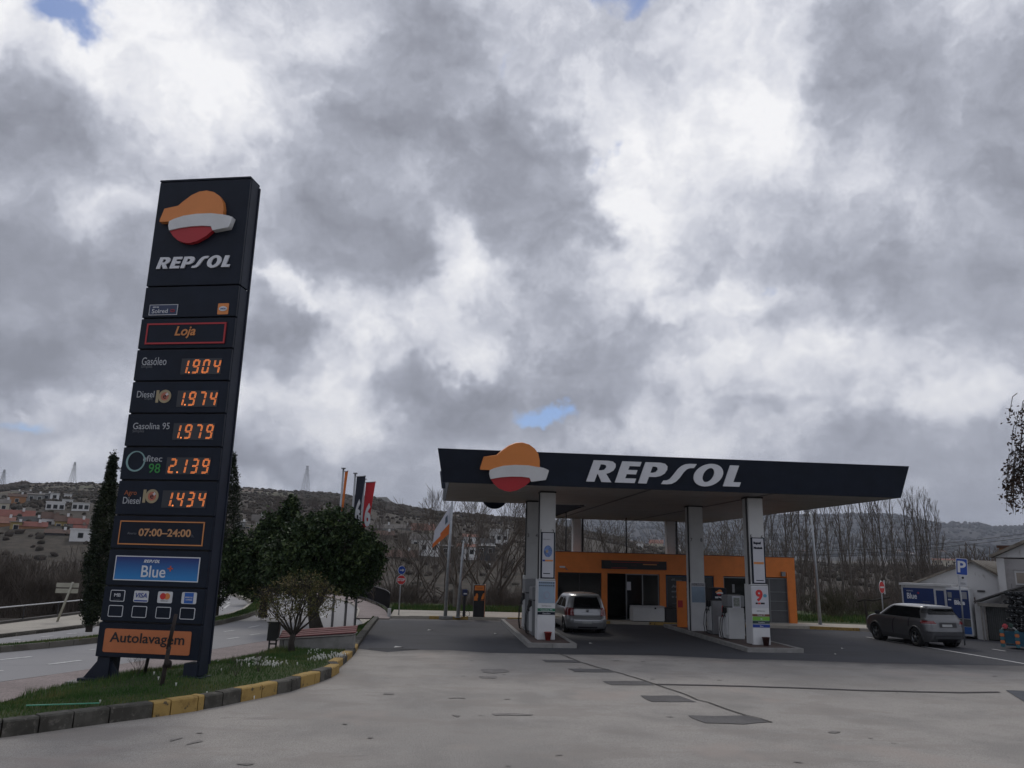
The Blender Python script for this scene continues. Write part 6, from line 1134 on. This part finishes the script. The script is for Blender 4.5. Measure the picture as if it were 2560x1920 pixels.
TREES = [('s', 1.36, 46, -0.6, 6.88, 'large bare plane tree with pale blotched trunk behind the flag pole'), ('s', -1.01, 60, -3.1, 9.13, 'bare tree left of the big plane tree, behind the flag'), ('s', -2.41, 58, -2.61, 7.15, 'bare tree above the low railing end'), ('s', 3.08, 50, -0.94, 7.28, 'bare tree directly behind the black kiosk'), ('s', 4.66, 54, -1.65, 8.74, 'bare forked tree right of the black kiosk'), ('s', 7.57, 66, -4.27, 11.88, 'bare tree touching the left rear column'), ('s', -3.91, 72, -5.14, 9.46, 'bare tree right of the round evergreen'), ('s', 10.1, 60, -3.31, 9.68, 'bare tree over the shop, just right of the first columns'), ('s', 12.77, 66, -4.39, 10.79, 'bare tree over the shop roof above the left window'), ('s', 12.55, 58, -2.94, 8.76, "bare tree over the shop above the black sign's left end"), ('s', 16.05, 62, -3.91, 9.84, 'bare tree above the right part of the shop sign'), ('s', 20.5, 64, -4.39, 11.0, 'bare tree right of the second rear column'), ('s', 22.94, 60, -3.94, 10.53, 'bare tree just right of the column marked seven'), ('s', 0.25, 56, -2.1, 8.02, 'thin bare tree behind the top of the flag'), ('s', 2.82, 64, -3.91, 9.61, 'low bare tree seen between flag pole and lamp post'), ('s', 4.55, 60, -3.14, 9.77, 'bare tree behind the white house right of the kiosk'), ('s', 28.08, 70, -5.64, 12.48, 'bare tree left of the column marked five'), ('p', 36.76, 85, -7.44, 17.32, 'first slender bare poplar counted from the right end of the shop'), ('p', 41.07, 92, -7.8, 17.74, 'second slender bare poplar counted from the right end of the shop'), ('p', 40.84, 88, -7.63, 18.12, 'third slender bare poplar counted from the right end of the shop'), ('p', 39.79, 84, -7.45, 17.88, 'fourth slender bare poplar counted from the right end of the shop'), ('p', 45.9, 95, -8.01, 19.3, 'fifth slender bare poplar counted from the right end of the shop'), ('p', 42.54, 86, -7.59, 18.53, 'sixth slender bare poplar counted from the right end of the shop'), ('p', 45.5, 90, -7.8, 18.87, 'seventh slender bare poplar counted from the right end of the shop'), ('p', 45.9, 88, -7.32, 17.98, 'eighth slender bare poplar counted from the right end of the shop'), ('p', 51.92, 96, -7.38, 18.94, 'ninth slender bare poplar counted from the right end of the shop'), ('p', 49.72, 90, -6.57, 16.94, 'tenth slender bare poplar counted from the right end of the shop'), ('p', 52.61, 92, -6.31, 18.05, 'eleventh slender bare poplar counted from the right end of the shop'), ('p', 51.57, 88, -5.48, 16.43, 'twelfth slender bare poplar counted from the right end of the shop'), ('p', 57.26, 96, -6.35, 18.44, 'thirteenth slender bare poplar counted from the right end of the shop'), ('p', 56.43, 92, -5.47, 16.48, 'fourteenth slender bare poplar counted from the right end of the shop'), ('p', 60.77, 96, -5.85, 16.97, 'fifteenth slender bare poplar counted from the right end of the shop'), ('p', 58.15, 90, -4.55, 15.98, 'sixteenth slender bare poplar counted from the right end of the shop'), ('p', 61.35, 94, -5.25, 16.73, 'seventeenth slender bare poplar counted from the right end of the shop'), ('p', 61.02, 92, -4.71, 16.27, 'eighteenth slender bare poplar counted from the right end of the shop'), ('p', 66.42, 98, -5.95, 16.77, 'nineteenth slender bare poplar counted from the right end of the shop'), ('s', -30.85, 62, -4.7, 5.71, 'bare valley tree at the far left edge'), ('s', -32.62, 70, -5.92, 7.13, 'bare valley tree in front of the slate-roofed houses'), ('s', -26.38, 60, -4.14, 5.45, 'bare valley tree left of the direction sign'), ('s', -45.77, 95, -8.01, 9.15, 'bare valley tree tall and furthest back, left of the cypress'), ('s', -23.5, 58, -3.69, 4.78, 'bare valley tree touching the cypress on its left'), ('s', -31.13, 80, -7.14, 10.25, 'bare valley tree between cypress and totem, taller one'), ('s', -43.18, 85, -7.56, 8.36, 'bare valley tree second from the left edge, thin'), ('s', -24.97, 66, -4.9, 5.98, 'bare valley tree between cypress and totem, near the totem')]
for k, (kind, x, y, z, h, lb_) in enumerate(TREES):
    src = (sp_ if kind == 's' else pop)[k % 3]; s = h/8 if kind == 's' else h/12; l_ = lb_ or ('bare spreading tree in the wooded bank behind the station' if kind == 's' else 'slender bare poplar in the row beyond the shop')
    if src.name not in used: used.add(src.name); r = src; r.location = (x, y, z); r['label'] = l_
    else: r = copy_thing(src, (x, y, z), random.uniform(0, 6.28), None, l_)
    r.scale = (s*random.uniform(.9, 1.1), s, s); r['group'] = 'bare trees on the river bank' if kind == 's' else 'bare poplars beyond the shop'
# thicket: uncountable scrub filling the bank, one object per stretch
def scrub_variant(seed, far):
    random.seed(seed); b = MB()
    for k in range(14 if far else 8): a = random.uniform(0, 6.28); fork(b, Vector((random.gauss(0, .35), random.gauss(0, .35), -.2)), Vector((math.cos(a)*.35, math.sin(a)*.35, 1)), .95*(1.15 if far else 1), .022, 2 if far else 3, .36, 3, 2, .2, 3, .012 if far else .010)
    V, F = np.array(b.v), np.array([f for f in b.f if len(f) == 4]); return V, F
SV = [scrub_variant(90+k, 0) for k in range(5)]; SVF = [scrub_variant(70+k, 1) for k in range(5)]
def thicket(name, spots, m):
    Vs, Fs, o = [], [], 0
    for x, y, z, s in spots:
        V, F = (SV if math.hypot(x, y) < 84 else SVF)[rng.integers(5)]; a = rng.uniform(0, 6.28); c, s_ = math.cos(a), math.sin(a); W = V*s*np.array([1, 1, rng.uniform(.8, 1.25)])
        Vs.append(np.stack([W[:, 0]*c-W[:, 1]*s_+x, W[:, 0]*s_+W[:, 1]*c+y, W[:, 2]+z], -1)); Fs.append(F+o); o += len(V)
    return struct(arrmesh(name, np.concatenate(Vs), np.concatenate(Fs), m), 'stuff')
def spots(n, fn):
    out = []
    for _ in range(n): x, y, s = fn(); out.append((x, y, float(TH(x, y)), s))
    return out
thicket('scrub', spots(95, lambda: (rng.uniform(-3, 18), 47+abs(rng.normal())*9, rng.uniform(.55, .95))), twig)
thicket('scrub', spots(90, lambda: (rng.uniform(18, 48), rng.uniform(52, 80), rng.uniform(.8, 1.5))), twig)
thicket('scrub', spots(90, lambda: (rng.uniform(20, 42), rng.uniform(44, 56), rng.uniform(.5, .95))), twig_g)
thicket('scrub', spots(90, lambda: (lambda f: (-15.5-f*14+rng.normal()*2, 42-f*6+rng.uniform(0, 22), rng.uniform(.9, 1.5)))(rng.random())), twig)
thicket('scrub', spots(90, lambda: (rng.uniform(-60, -14), rng.uniform(62, 100), rng.uniform(1.5, 2.6))), twig)
thicket('scrub', spots(150, lambda: (rng.uniform(-120, -20), rng.uniform(100, 185), rng.uniform(2.2, 3.6))), mat('brown_twigs', (.10, .08, .065), .95, 0, .3, 1))
thicket('scrub', spots(60, lambda: (rng.uniform(-12, 10), rng.uniform(62, 85), rng.uniform(1.0, 1.6))), twig)
# distant woods as bumpy clumps on the slopes
def far_woods(n, fn, m, name='distant_woods'):
    bm = bmesh.new(); bmesh.ops.create_icosphere(bm, subdivisions=1, radius=1); V0 = np.array([v.co[:] for v in bm.verts]); F0 = np.array([[v.index for v in f.verts] for f in bm.faces]); bm.free(); Vs, Fs, o = [], [], 0
    for _ in range(n):
        x, y, s = fn(); z = float(TH(x, y)); W = V0*(s, s, s*.8)*(1+rng.normal(size=(len(V0), 1))*.22)+(x, y, z+s*.3); Vs.append(W); Fs.append(F0+o); o += len(V0)
    return struct(arrmesh(name, np.concatenate(Vs), np.concatenate(Fs), m), 'stuff')
wood_m = ramp_mat('winter_woods', [(.05, 5, .4, .62, (.035, .032, .022), .9, (1, 1, 1)), (.4, 3, .5, .7, (.085, .065, .052), .6, (1, 1, 1))], (.05, .04, .032), .95, 0)
def polar(a0, a1, r0, r1, s0, s1): 
    a = math.radians(rng.uniform(a0, a1)); r = rng.uniform(r0, r1); return r*math.sin(a), r*math.cos(a), rng.uniform(s0, s1)
far_woods(5200, lambda: polar(-42, -26.5, 640, 850, 1.2, 2.8), wood_m); far_woods(2600, lambda: polar(-27, -8, 330, 800, .6, 1.4), wood_m, 'hillside_bushes')
far_woods(3600, lambda: polar(-10, 14, 470, 850, 1.0, 2.6), wood_m); far_woods(1200, lambda: polar(14, 38, 200, 800, .8, 1.9), wood_m); far_woods(1500, lambda: polar(-42, 10, 100, 470, .5, 1.4), wood_m, 'valley_scrub'); thicket('scrub', spots(170, lambda: polar(-16, 16, 86, 190, 1.0, 2.2)), mat('brown_twigs', (.10, .08, .065), .95, 0, .3, 1)); thicket('scrub', spots(130, lambda: polar(-13, 11, 215, 420, 1.3, 2.6)), mat('brown_twigs', (.10, .08, .065))); thicket('scrub', spots(190, lambda: polar(12, 42, 90, 280, 1.4, 3.0)), mat('brown_twigs', (.10, .08, .065), .95, 0, .3, 1))
far_woods(5000, lambda: polar(6, 46, 1900, 4250, 4, 11), mount_m, 'mountain_woods')
# tree leaning in from the right edge: only its hanging outer leaves are in view
tr = thing('leafy_tree', 'tree with hanging dry brown leaves reaching in at the right edge of the view', 'tree', (16.6, 17.5, 0))
b = MB(); b.tube([(0, 0, 0), (-.2, 0, 3), (-.6, 0, 6), (-1.4, -.2, 7.2)], [.2, .16, .1, .06], 8); P_ = []
random.seed(8)
for k in range(70):
    x0, z0 = random.uniform(-3.0, -1.6), random.uniform(4.9, 6.9); l = random.uniform(.35, .9)
    if x0 < -2.75: z0 = random.uniform(5.0, 5.4)
    if z0-l < 3.95: continue
    b.tube([(x0+.25, -.25, z0+.35), (x0+.08, -.3, z0+.25), (x0, -.3, z0), (x0-.12, -.3, z0-l)], [.010, .009, .007, .004], 4, cap=False)
    for q_ in range(26): f_ = q_/26; P_.append((x0-.12*f_+random.gauss(0, .06), -.3+random.gauss(0, .1), z0-l*f_+random.gauss(0, .03)))
b.build('trunk', bark, tr); arrmesh('leaves', *leaves(np.array(P_), .045), lf_brown, tr)['kind'] = 'stuff'

# ------------------------------------------------------------------ town on the slopes
wc = {'w': (.68, .68, .67), 'c': (.52, .48, .38), 'y': (.34, .26, .10), 'o': (.34, .17, .08), 'g': (.26, .26, .25), 'd': (.07, .07, .072), 'b': (.2, .18, .15)}
rc = {'r': (.17, .055, .042), 'p': (.24, .12, .09), 'k': (.035, .035, .037), 'n': (.085, .05, .037), 'f': (.2, .2, .195), 'g': (.12, .11, .10)}
wm = {k: mat('render_'+n_, wc[k], .9, 0, .12, .3) for k, n_ in zip(wc, ['white', 'cream', 'yellow', 'orange', 'grey', 'dark', 'beige'])}
rm_ = {k: mat('roof_'+n_, rc[k], .9, 0, .25, .6) for k, n_ in zip(rc, ['red', 'pink', 'slate', 'brown', 'flat', 'grey'])}
def house(label, x, y, z, rz, w, h, rh, wk, rk, wins, group=None, dep=None):
    """z: height of the wall foot in view; w: width; h: eaves height above it; rh: rise of the roof"""
    t_ = thing('house', label, 'house', (x, y, z), rz, group); d = dep or min(14, max(5, w*.6))
    MB().box(-w/2, w/2, 0, d, -9, h).build('wall', wm[wk], t_)
    if rh > .2:
        o = .35; b = MB(); b.add([(-w/2-o, -o, h-.05), (w/2+o, -o, h-.05), (w/2+o, d/2, h+rh), (-w/2-o, d/2, h+rh), (-w/2-o, d+o, h-.05), (w/2+o, d+o, h-.05)], [(0, 1, 2, 3), (3, 2, 5, 4), (0, 3, 4), (1, 5, 2), (0, 4, 5, 1)]); r = b.build('roof', rm_[rk], t_)
        MB().box(w*.2, w*.2+.7, d*.4, d*.4+.6, h+rh*.5, h+rh+.7).build('chimney', wm['w' if wk != 'w' else 'b'], r)
    else: MB().box(-w/2-.2, w/2+.2, -.2, d+.2, h, h+.35).build('roof', wm['w'], t_)
    for k in range(wins):
        x0 = -w/2+w*(k+.5)/wins-.6
        for zz_ in ([h-2.2] if h < 5 else [h-2.4, h-5.4]):
            wf = MB().box(x0-.1, x0+1.3, -.06, -.01, zz_-.1, zz_+1.4).build('window', wm['w'] if wk != 'w' else wm['g'], t_); MB().box(x0, x0+1.2, -.09, -.065, zz_, zz_+1.3).build('pane', glass_d, wf)
    return t_
for a in [('long red-roofed row at the far left, above the slate-roofed yellow house', -137.6, 270.8, 12.49, 0.47, 11.6, 0.35, 2.25, 'o', 'r', 0), ('pinkish roof at the far left edge below the long red roof', -128.8, 249.2, 8.65, 0.477, 4.9, 1.39, 1.96, 'o', 'p', 0), ('yellow house with dark slate roof, left of the low red roof', -122.4, 243.2, 7.98, 0.466, 3.0, 2.29, 0.21, 'y', 'k', 1), ('low orange-walled house with red roof in front of the slate roof', -118.7, 245.0, 8.15, 0.451, 7.3, 1.01, 1.44, 'o', 'r', 0), ('long dark slate roof between the two red roofs on the left', -125.1, 257.4, 10.4, 0.452, 7.0, 0.55, 1.51, 'g', 'k', 0), ('white house with dark red-brown roof left of the yellow one', -118.5, 254.3, 9.91, 0.436, 4.1, 1.97, 2.12, 'w', 'n', 1), ('ochre yellow house with brown roof left of the cypress', -114.0, 253.3, 9.56, 0.423, 4.2, 1.59, 1.87, 'y', 'n', 2), ('grey-walled house with bright red roof beside the cypress', -109.1, 252.4, 9.34, 0.408, 5.2, 1.09, 1.82, 'g', 'r', 0), ('small lower red roof just under the bright red roof by the cypress', -107.4, 250.2, 8.54, 0.405, 3.2, 0.22, 1.48, 'w', 'r', 0), ('large blank pale wall low down beside the cypress', -98.8, 231.2, 4.63, 0.404, 5.3, 3.58, 0.04, 'w', 'f', 1), ('wide flat white building below the ridge wood', -136.5, 295.7, 16.36, 0.433, 6.0, 2.81, 0.13, 'w', 'f', 3), ('second flat white building right of the first, behind the cypress', -127.9, 296.0, 16.26, 0.408, 5.6, 3.08, 0.26, 'w', 'f', 3), ('white block with stepped front between the two flat white buildings', -144.3, 321.8, 19.94, 0.421, 3.8, 2.01, 0.23, 'w', 'f', 1), ('small white tower house with red trim highest below the wood', -159.5, 355.4, 24.06, 0.422, 3.0, 2.22, 0.25, 'w', 'f', 0), ('tall pale white house at the foot of the ridge wood', -157.6, 339.5, 22.05, 0.435, 3.3, 3.38, 0.24, 'w', 'f', 1), ('grey terraced block left of the tall pale white house', -163.7, 336.7, 21.51, 0.453, 5.8, 2.91, 0.65, 'g', 'g', 2), ('lighter grey block touching the tall pale white house', -161.9, 341.7, 22.52, 0.442, 3.3, 2.72, 0.3, 'g', 'f', 1), ('orange-rendered house with brown roof high on the left', -166.0, 327.3, 19.63, 0.469, 6.0, 3.16, 1.24, 'o', 'n', 1), ('cream house at the left edge below the orange-rendered one', -156.6, 300.6, 16.04, 0.48, 3.4, 2.58, 1.58, 'c', 'g', 1), ('pale-roofed house just above the orange-rendered one', -217.9, 427.8, 29.98, 0.471, 4.5, 1.48, 0.64, 'c', 'g', 0), ('small beige roof right of the pale-roofed house', -195.1, 393.2, 27.96, 0.461, 3.5, 1.36, 0.42, 'b', 'g', 0), ('dark stone shed with old brown roof above the valley scrub', -107.0, 235.9, 6.12, 0.426, 6.4, 1.11, 1.14, 'd', 'n', 0), ('beige house seen between cypress and totem', -104.7, 266.3, 11.15, 0.374, 2.1, 3.7, 0.94, 'b', 'g', 0), ('white wall seen between cypress and totem, lower down', -93.6, 238.8, 5.95, 0.374, 1.6, 4.13, 0.11, 'w', 'f', 0), ('small cream gable house right of the totem', -63.7, 290.9, 13.34, 0.216, 4.1, 0.77, 2.75, 'c', 'g', 1), ('long cream house under the small gable right of the totem', -62.3, 276.4, 11.12, 0.222, 6.0, 1.5, 0.22, 'c', 'f', 2), ('grey block touching the cypress right of the totem', -65.3, 272.8, 10.9, 0.235, 2.8, 2.41, 0.29, 'g', 'f', 1), ('pinkish clay roof on the slope left of the flag', -4.6, 325.6, 13.05, 0.014, 9.8, 1.03, 2.8, 'c', 'p', 0), ('grey roof row right of the round evergreen', -20.1, 309.2, 12.87, 0.065, 9.7, 0.85, 1.9, 'g', 'g', 0), ('smaller grey roof left of the pinkish roof', -12.8, 325.4, 13.84, 0.039, 6.3, 0.7, 1.59, 'g', 'g', 0), ('brown roof half lost in bare branches right of the evergreen', -17.6, 282.8, 9.2, 0.062, 6.5, 1.24, 1.62, 'b', 'n', 1), ('white house with weathered roof below the flag', -4.5, 277.7, 7.34, 0.016, 7.1, 1.74, 2.13, 'w', 'g', 2), ('white cube-like house left of the flag pole', -1.3, 251.4, 3.06, 0.005, 6.4, 4.63, 0.19, 'w', 'f', 2), ('dark grey annex between white cube house and flag pole', 3.9, 251.4, 3.19, -0.015, 4.0, 3.63, 0.32, 'd', 'f', 1), ('white house with tall dark windows right of the flag pole', 10.6, 248.7, 2.42, -0.042, 5.9, 4.22, 1.02, 'w', 'p', 2), ('white gabled house above the one with tall dark windows', 13.4, 288.7, 8.0, -0.046, 5.6, 2.92, 1.12, 'w', 'p', 1), ('house with dark pyramid roof left of the canopy column', 18.9, 274.3, 6.17, -0.069, 4.8, 2.25, 1.77, 'w', 'k', 2), ('dark three-storey block left of the canopy column', 16.5, 248.4, 2.41, -0.066, 5.7, 4.69, 0.32, 'd', 'f', 2), ('white terraced block through the branches left of the canopy column', 24.3, 293.8, 8.37, -0.083, 6.8, 4.09, 1.9, 'w', 'f', 3), ('long brown roof low on the slope behind the stop sign', -9.7, 243.8, 2.08, 0.04, 9.6, 0.91, 2.17, 'b', 'n', 0), ('lower brown roof directly above the stop sign', -9.8, 274.8, -1.05, 0.036, 9.2, 0.68, 2.09, 'b', 'n', 0), ('small pale hut left of the stop sign', -17.2, 311.5, -6.11, 0.055, 2.8, 2.12, 0.2, 'c', 'f', 0), ('small pale roof low in the branches left of the column', 15.9, 236.3, -0.08, -0.067, 2.9, 0.89, 0.3, 'c', 'g', 0), ('orange-roofed house seen over the shop between the two rear columns', 198.1, 686.8, 16.98, -0.281, 12.2, 3.71, 3.36, 'c', 'p', 1), ('pale house seen over the shop right of the rear column', 144.6, 457.8, 9.03, -0.306, 4.8, 4.95, 0.56, 'w', 'f', 1), ('small white house seen over the shop left of the orange-roofed one', 131.4, 492.4, 12.99, -0.261, 4.2, 2.36, 1.2, 'w', 'g', 0), ('tiny clay-roofed house beyond the right end of the shop', 981.6, 2018.5, 40.03, -0.453, 20.1, 4.93, 3.77, 'c', 'p', 0), ('long cream building with orange-trimmed windows left of the parking sign', 446.8, 651.0, 6.74, -0.601, 20.0, 5.59, 1.43, 'c', 'p', 4), ('first tiny pale house from the left at the foot of the mountain', 1062.4, 1777.6, 39.89, -0.539, 9.3, 4.86, 1.24, 'c', 'g', 0, 'tiny pale houses at the foot of the mountain'), ('second tiny pale house from the left at the foot of the mountain', 1059.3, 1755.5, 38.94, -0.543, 6.9, 4.8, 1.22, 'w', 'p', 0, 'tiny pale houses at the foot of the mountain'), ('third tiny pale house from the left at the foot of the mountain', 1097.2, 1780.7, 41.55, -0.552, 9.3, 4.88, 1.24, 'w', 'g', 0, 'tiny pale houses at the foot of the mountain'), ('fourth tiny pale house from the left at the foot of the mountain', 1094.8, 1757.8, 40.6, -0.557, 10.0, 7.07, 1.23, 'c', 'p', 0, 'tiny pale houses at the foot of the mountain'), ('fifth tiny pale house from the left at the foot of the mountain', 1096.7, 1732.4, 38.29, -0.564, 7.6, 6.23, 1.21, 'w', 'g', 0, 'tiny pale houses at the foot of the mountain'), ('sixth tiny pale house from the left at the foot of the mountain', 1095.3, 1709.3, 35.23, -0.57, 9.0, 6.15, 1.2, 'w', 'p', 0, 'tiny pale houses at the foot of the mountain'), ('seventh tiny pale house from the left at the foot of the mountain', 1094.3, 1686.0, 33.69, -0.576, 8.9, 6.07, 1.18, 'c', 'g', 0, 'tiny pale houses at the foot of the mountain'), ('eighth tiny pale house from the left at the foot of the mountain', 1105.9, 1678.4, 32.54, -0.583, 14.0, 5.33, 1.18, 'w', 'p', 0, 'tiny pale houses at the foot of the mountain'), ('ninth tiny pale house from the left at the foot of the mountain', 1242.3, 1840.2, 46.86, -0.594, 11.3, 3.01, 1.29, 'w', 'g', 0, 'tiny pale houses at the foot of the mountain'), ('tenth tiny pale house from the left at the foot of the mountain', 1254.7, 1831.8, 47.44, -0.601, 12.9, 3.47, 1.29, 'c', 'p', 0, 'tiny pale houses at the foot of the mountain'), ('eleventh tiny pale house from the left at the foot of the mountain', 1261.3, 1800.4, 42.75, -0.611, 12.7, 7.3, 1.27, 'w', 'g', 0, 'tiny pale houses at the foot of the mountain'), ('twelfth tiny pale house from the left at the foot of the mountain', 1290.9, 1806.4, 46.63, -0.62, 10.3, 5.31, 1.27, 'w', 'p', 0, 'tiny pale houses at the foot of the mountain'), ('thirteenth tiny pale house from the left at the foot of the mountain', 1343.0, 1851.8, 53.02, -0.627, 5.7, 3.2, 1.31, 'c', 'g', 0, 'tiny pale houses at the foot of the mountain'), ('fourteenth tiny pale house from the left at the foot of the mountain', 1376.3, 1884.4, 54.97, -0.631, 3.7, 3.1, 1.33, 'w', 'p', 0, 'tiny pale houses at the foot of the mountain'), ('fifteenth tiny pale house from the left at the foot of the mountain', 1419.3, 1911.0, 58.79, -0.639, 6.8, 2.82, 1.35, 'w', 'g', 0, 'tiny pale houses at the foot of the mountain'), ('sixteenth tiny pale house from the left at the foot of the mountain', 1425.6, 1906.3, 58.9, -0.642, 5.1, 2.31, 1.35, 'c', 'p', 0, 'tiny pale houses at the foot of the mountain'), ('seventeenth tiny pale house from the left at the foot of the mountain', 1465.8, 1935.9, 65.27, -0.648, 10.3, 3.7, 1.37, 'w', 'g', 0, 'tiny pale houses at the foot of the mountain')]: house(*a)
# pylons on the ridge
def pylon(label, x, y, z, h, rz):
    t_ = thing('pylon', label, 'pylon', (x, y, z-3), rz, 'pylons on the ridge'); b = MB(); w0, w1 = h*.11, h*.02; pm = steel
    C4 = [(-1, -1), (1, -1), (1, 1), (-1, 1)]; lv = [0, .22, .42, .58, .72, .84, 1]
    W = lambda f: w0*(1-f)**1.2+w1
    for sx, sy in C4: b.tube([(sx*W(f), sy*W(f), f*h) for f in lv], .16, 4)
    for f0, f1 in zip(lv, lv[1:]):
        for k in range(4):
            a, c = C4[k], C4[(k+1) % 4]; b.tube([(a[0]*W(f0), a[1]*W(f0), f0*h), (c[0]*W(f1), c[1]*W(f1), f1*h)], .09, 3, cap=False); b.tube([(c[0]*W(f0), c[1]*W(f0), f0*h), (a[0]*W(f1), a[1]*W(f1), f1*h)], .09, 3, cap=False)
    b.build('lattice_tower', pm, t_)
    for f in (.72, .86): MB().tube([(-h*.12, 0, f*h), (h*.12, 0, f*h)], .14, 4).build('cross_arm', pm, t_)
for a in [('lattice pylon on the wooded hilltop left of the totem', -340.4, 762.5, 61.7, 24.3, 0.92), ('lattice pylon at the far left edge of the ridge', -389.4, 738.6, 51.6, 23.0, 0.99), ('faint lattice pylon on the rocky ridge right of the totem', -135.5, 823.9, 63.8, 33.4, 0.66)]: pylon(*a)
ql = thing('quarry_slab', 'pale bare sloping slab high on the ridge behind the red banner', 'slab', (-49.8, 798.4, 52.5), R(14)); MB().add([(-12, 0, 9), (0, 0, 10), (14, 0, -1), (-4, 0, -2), (-12, 8, 7), (0, 8, 8), (14, 8, -3), (-4, 8, -4)], [(0, 1, 2, 3)][0:0]+[(3, 2, 1, 0), (4, 5, 6, 7), (0, 1, 5, 4), (1, 2, 6, 5), (2, 3, 7, 6), (3, 0, 4, 7)]).build('rock_face', mat('pale_rock', (.32, .31, .29), .9, 0, .2, .2), ql)

# ------------------------------------------------------------------ air
hz = MB().box(-5200, 5200, -4000, 6800, -60, 520).build('haze', [mat('glass_tmp', (1, 1, 1))]); hz['kind'] = 'stuff'
hm = bpy.data.materials.new('haze'); hm.use_nodes = True; t = hm.node_tree; t.nodes.remove(t.nodes['Principled BSDF']); pv = N(t, 'ShaderNodeVolumePrincipled', i={'Color': (.80, .87, 1, 1), 'Density': HAZE, 'Anisotropy': .2}); LK(t, pv.outputs[0], t.nodes['Material Output'].inputs['Volume']); hz.data.materials[0] = hm
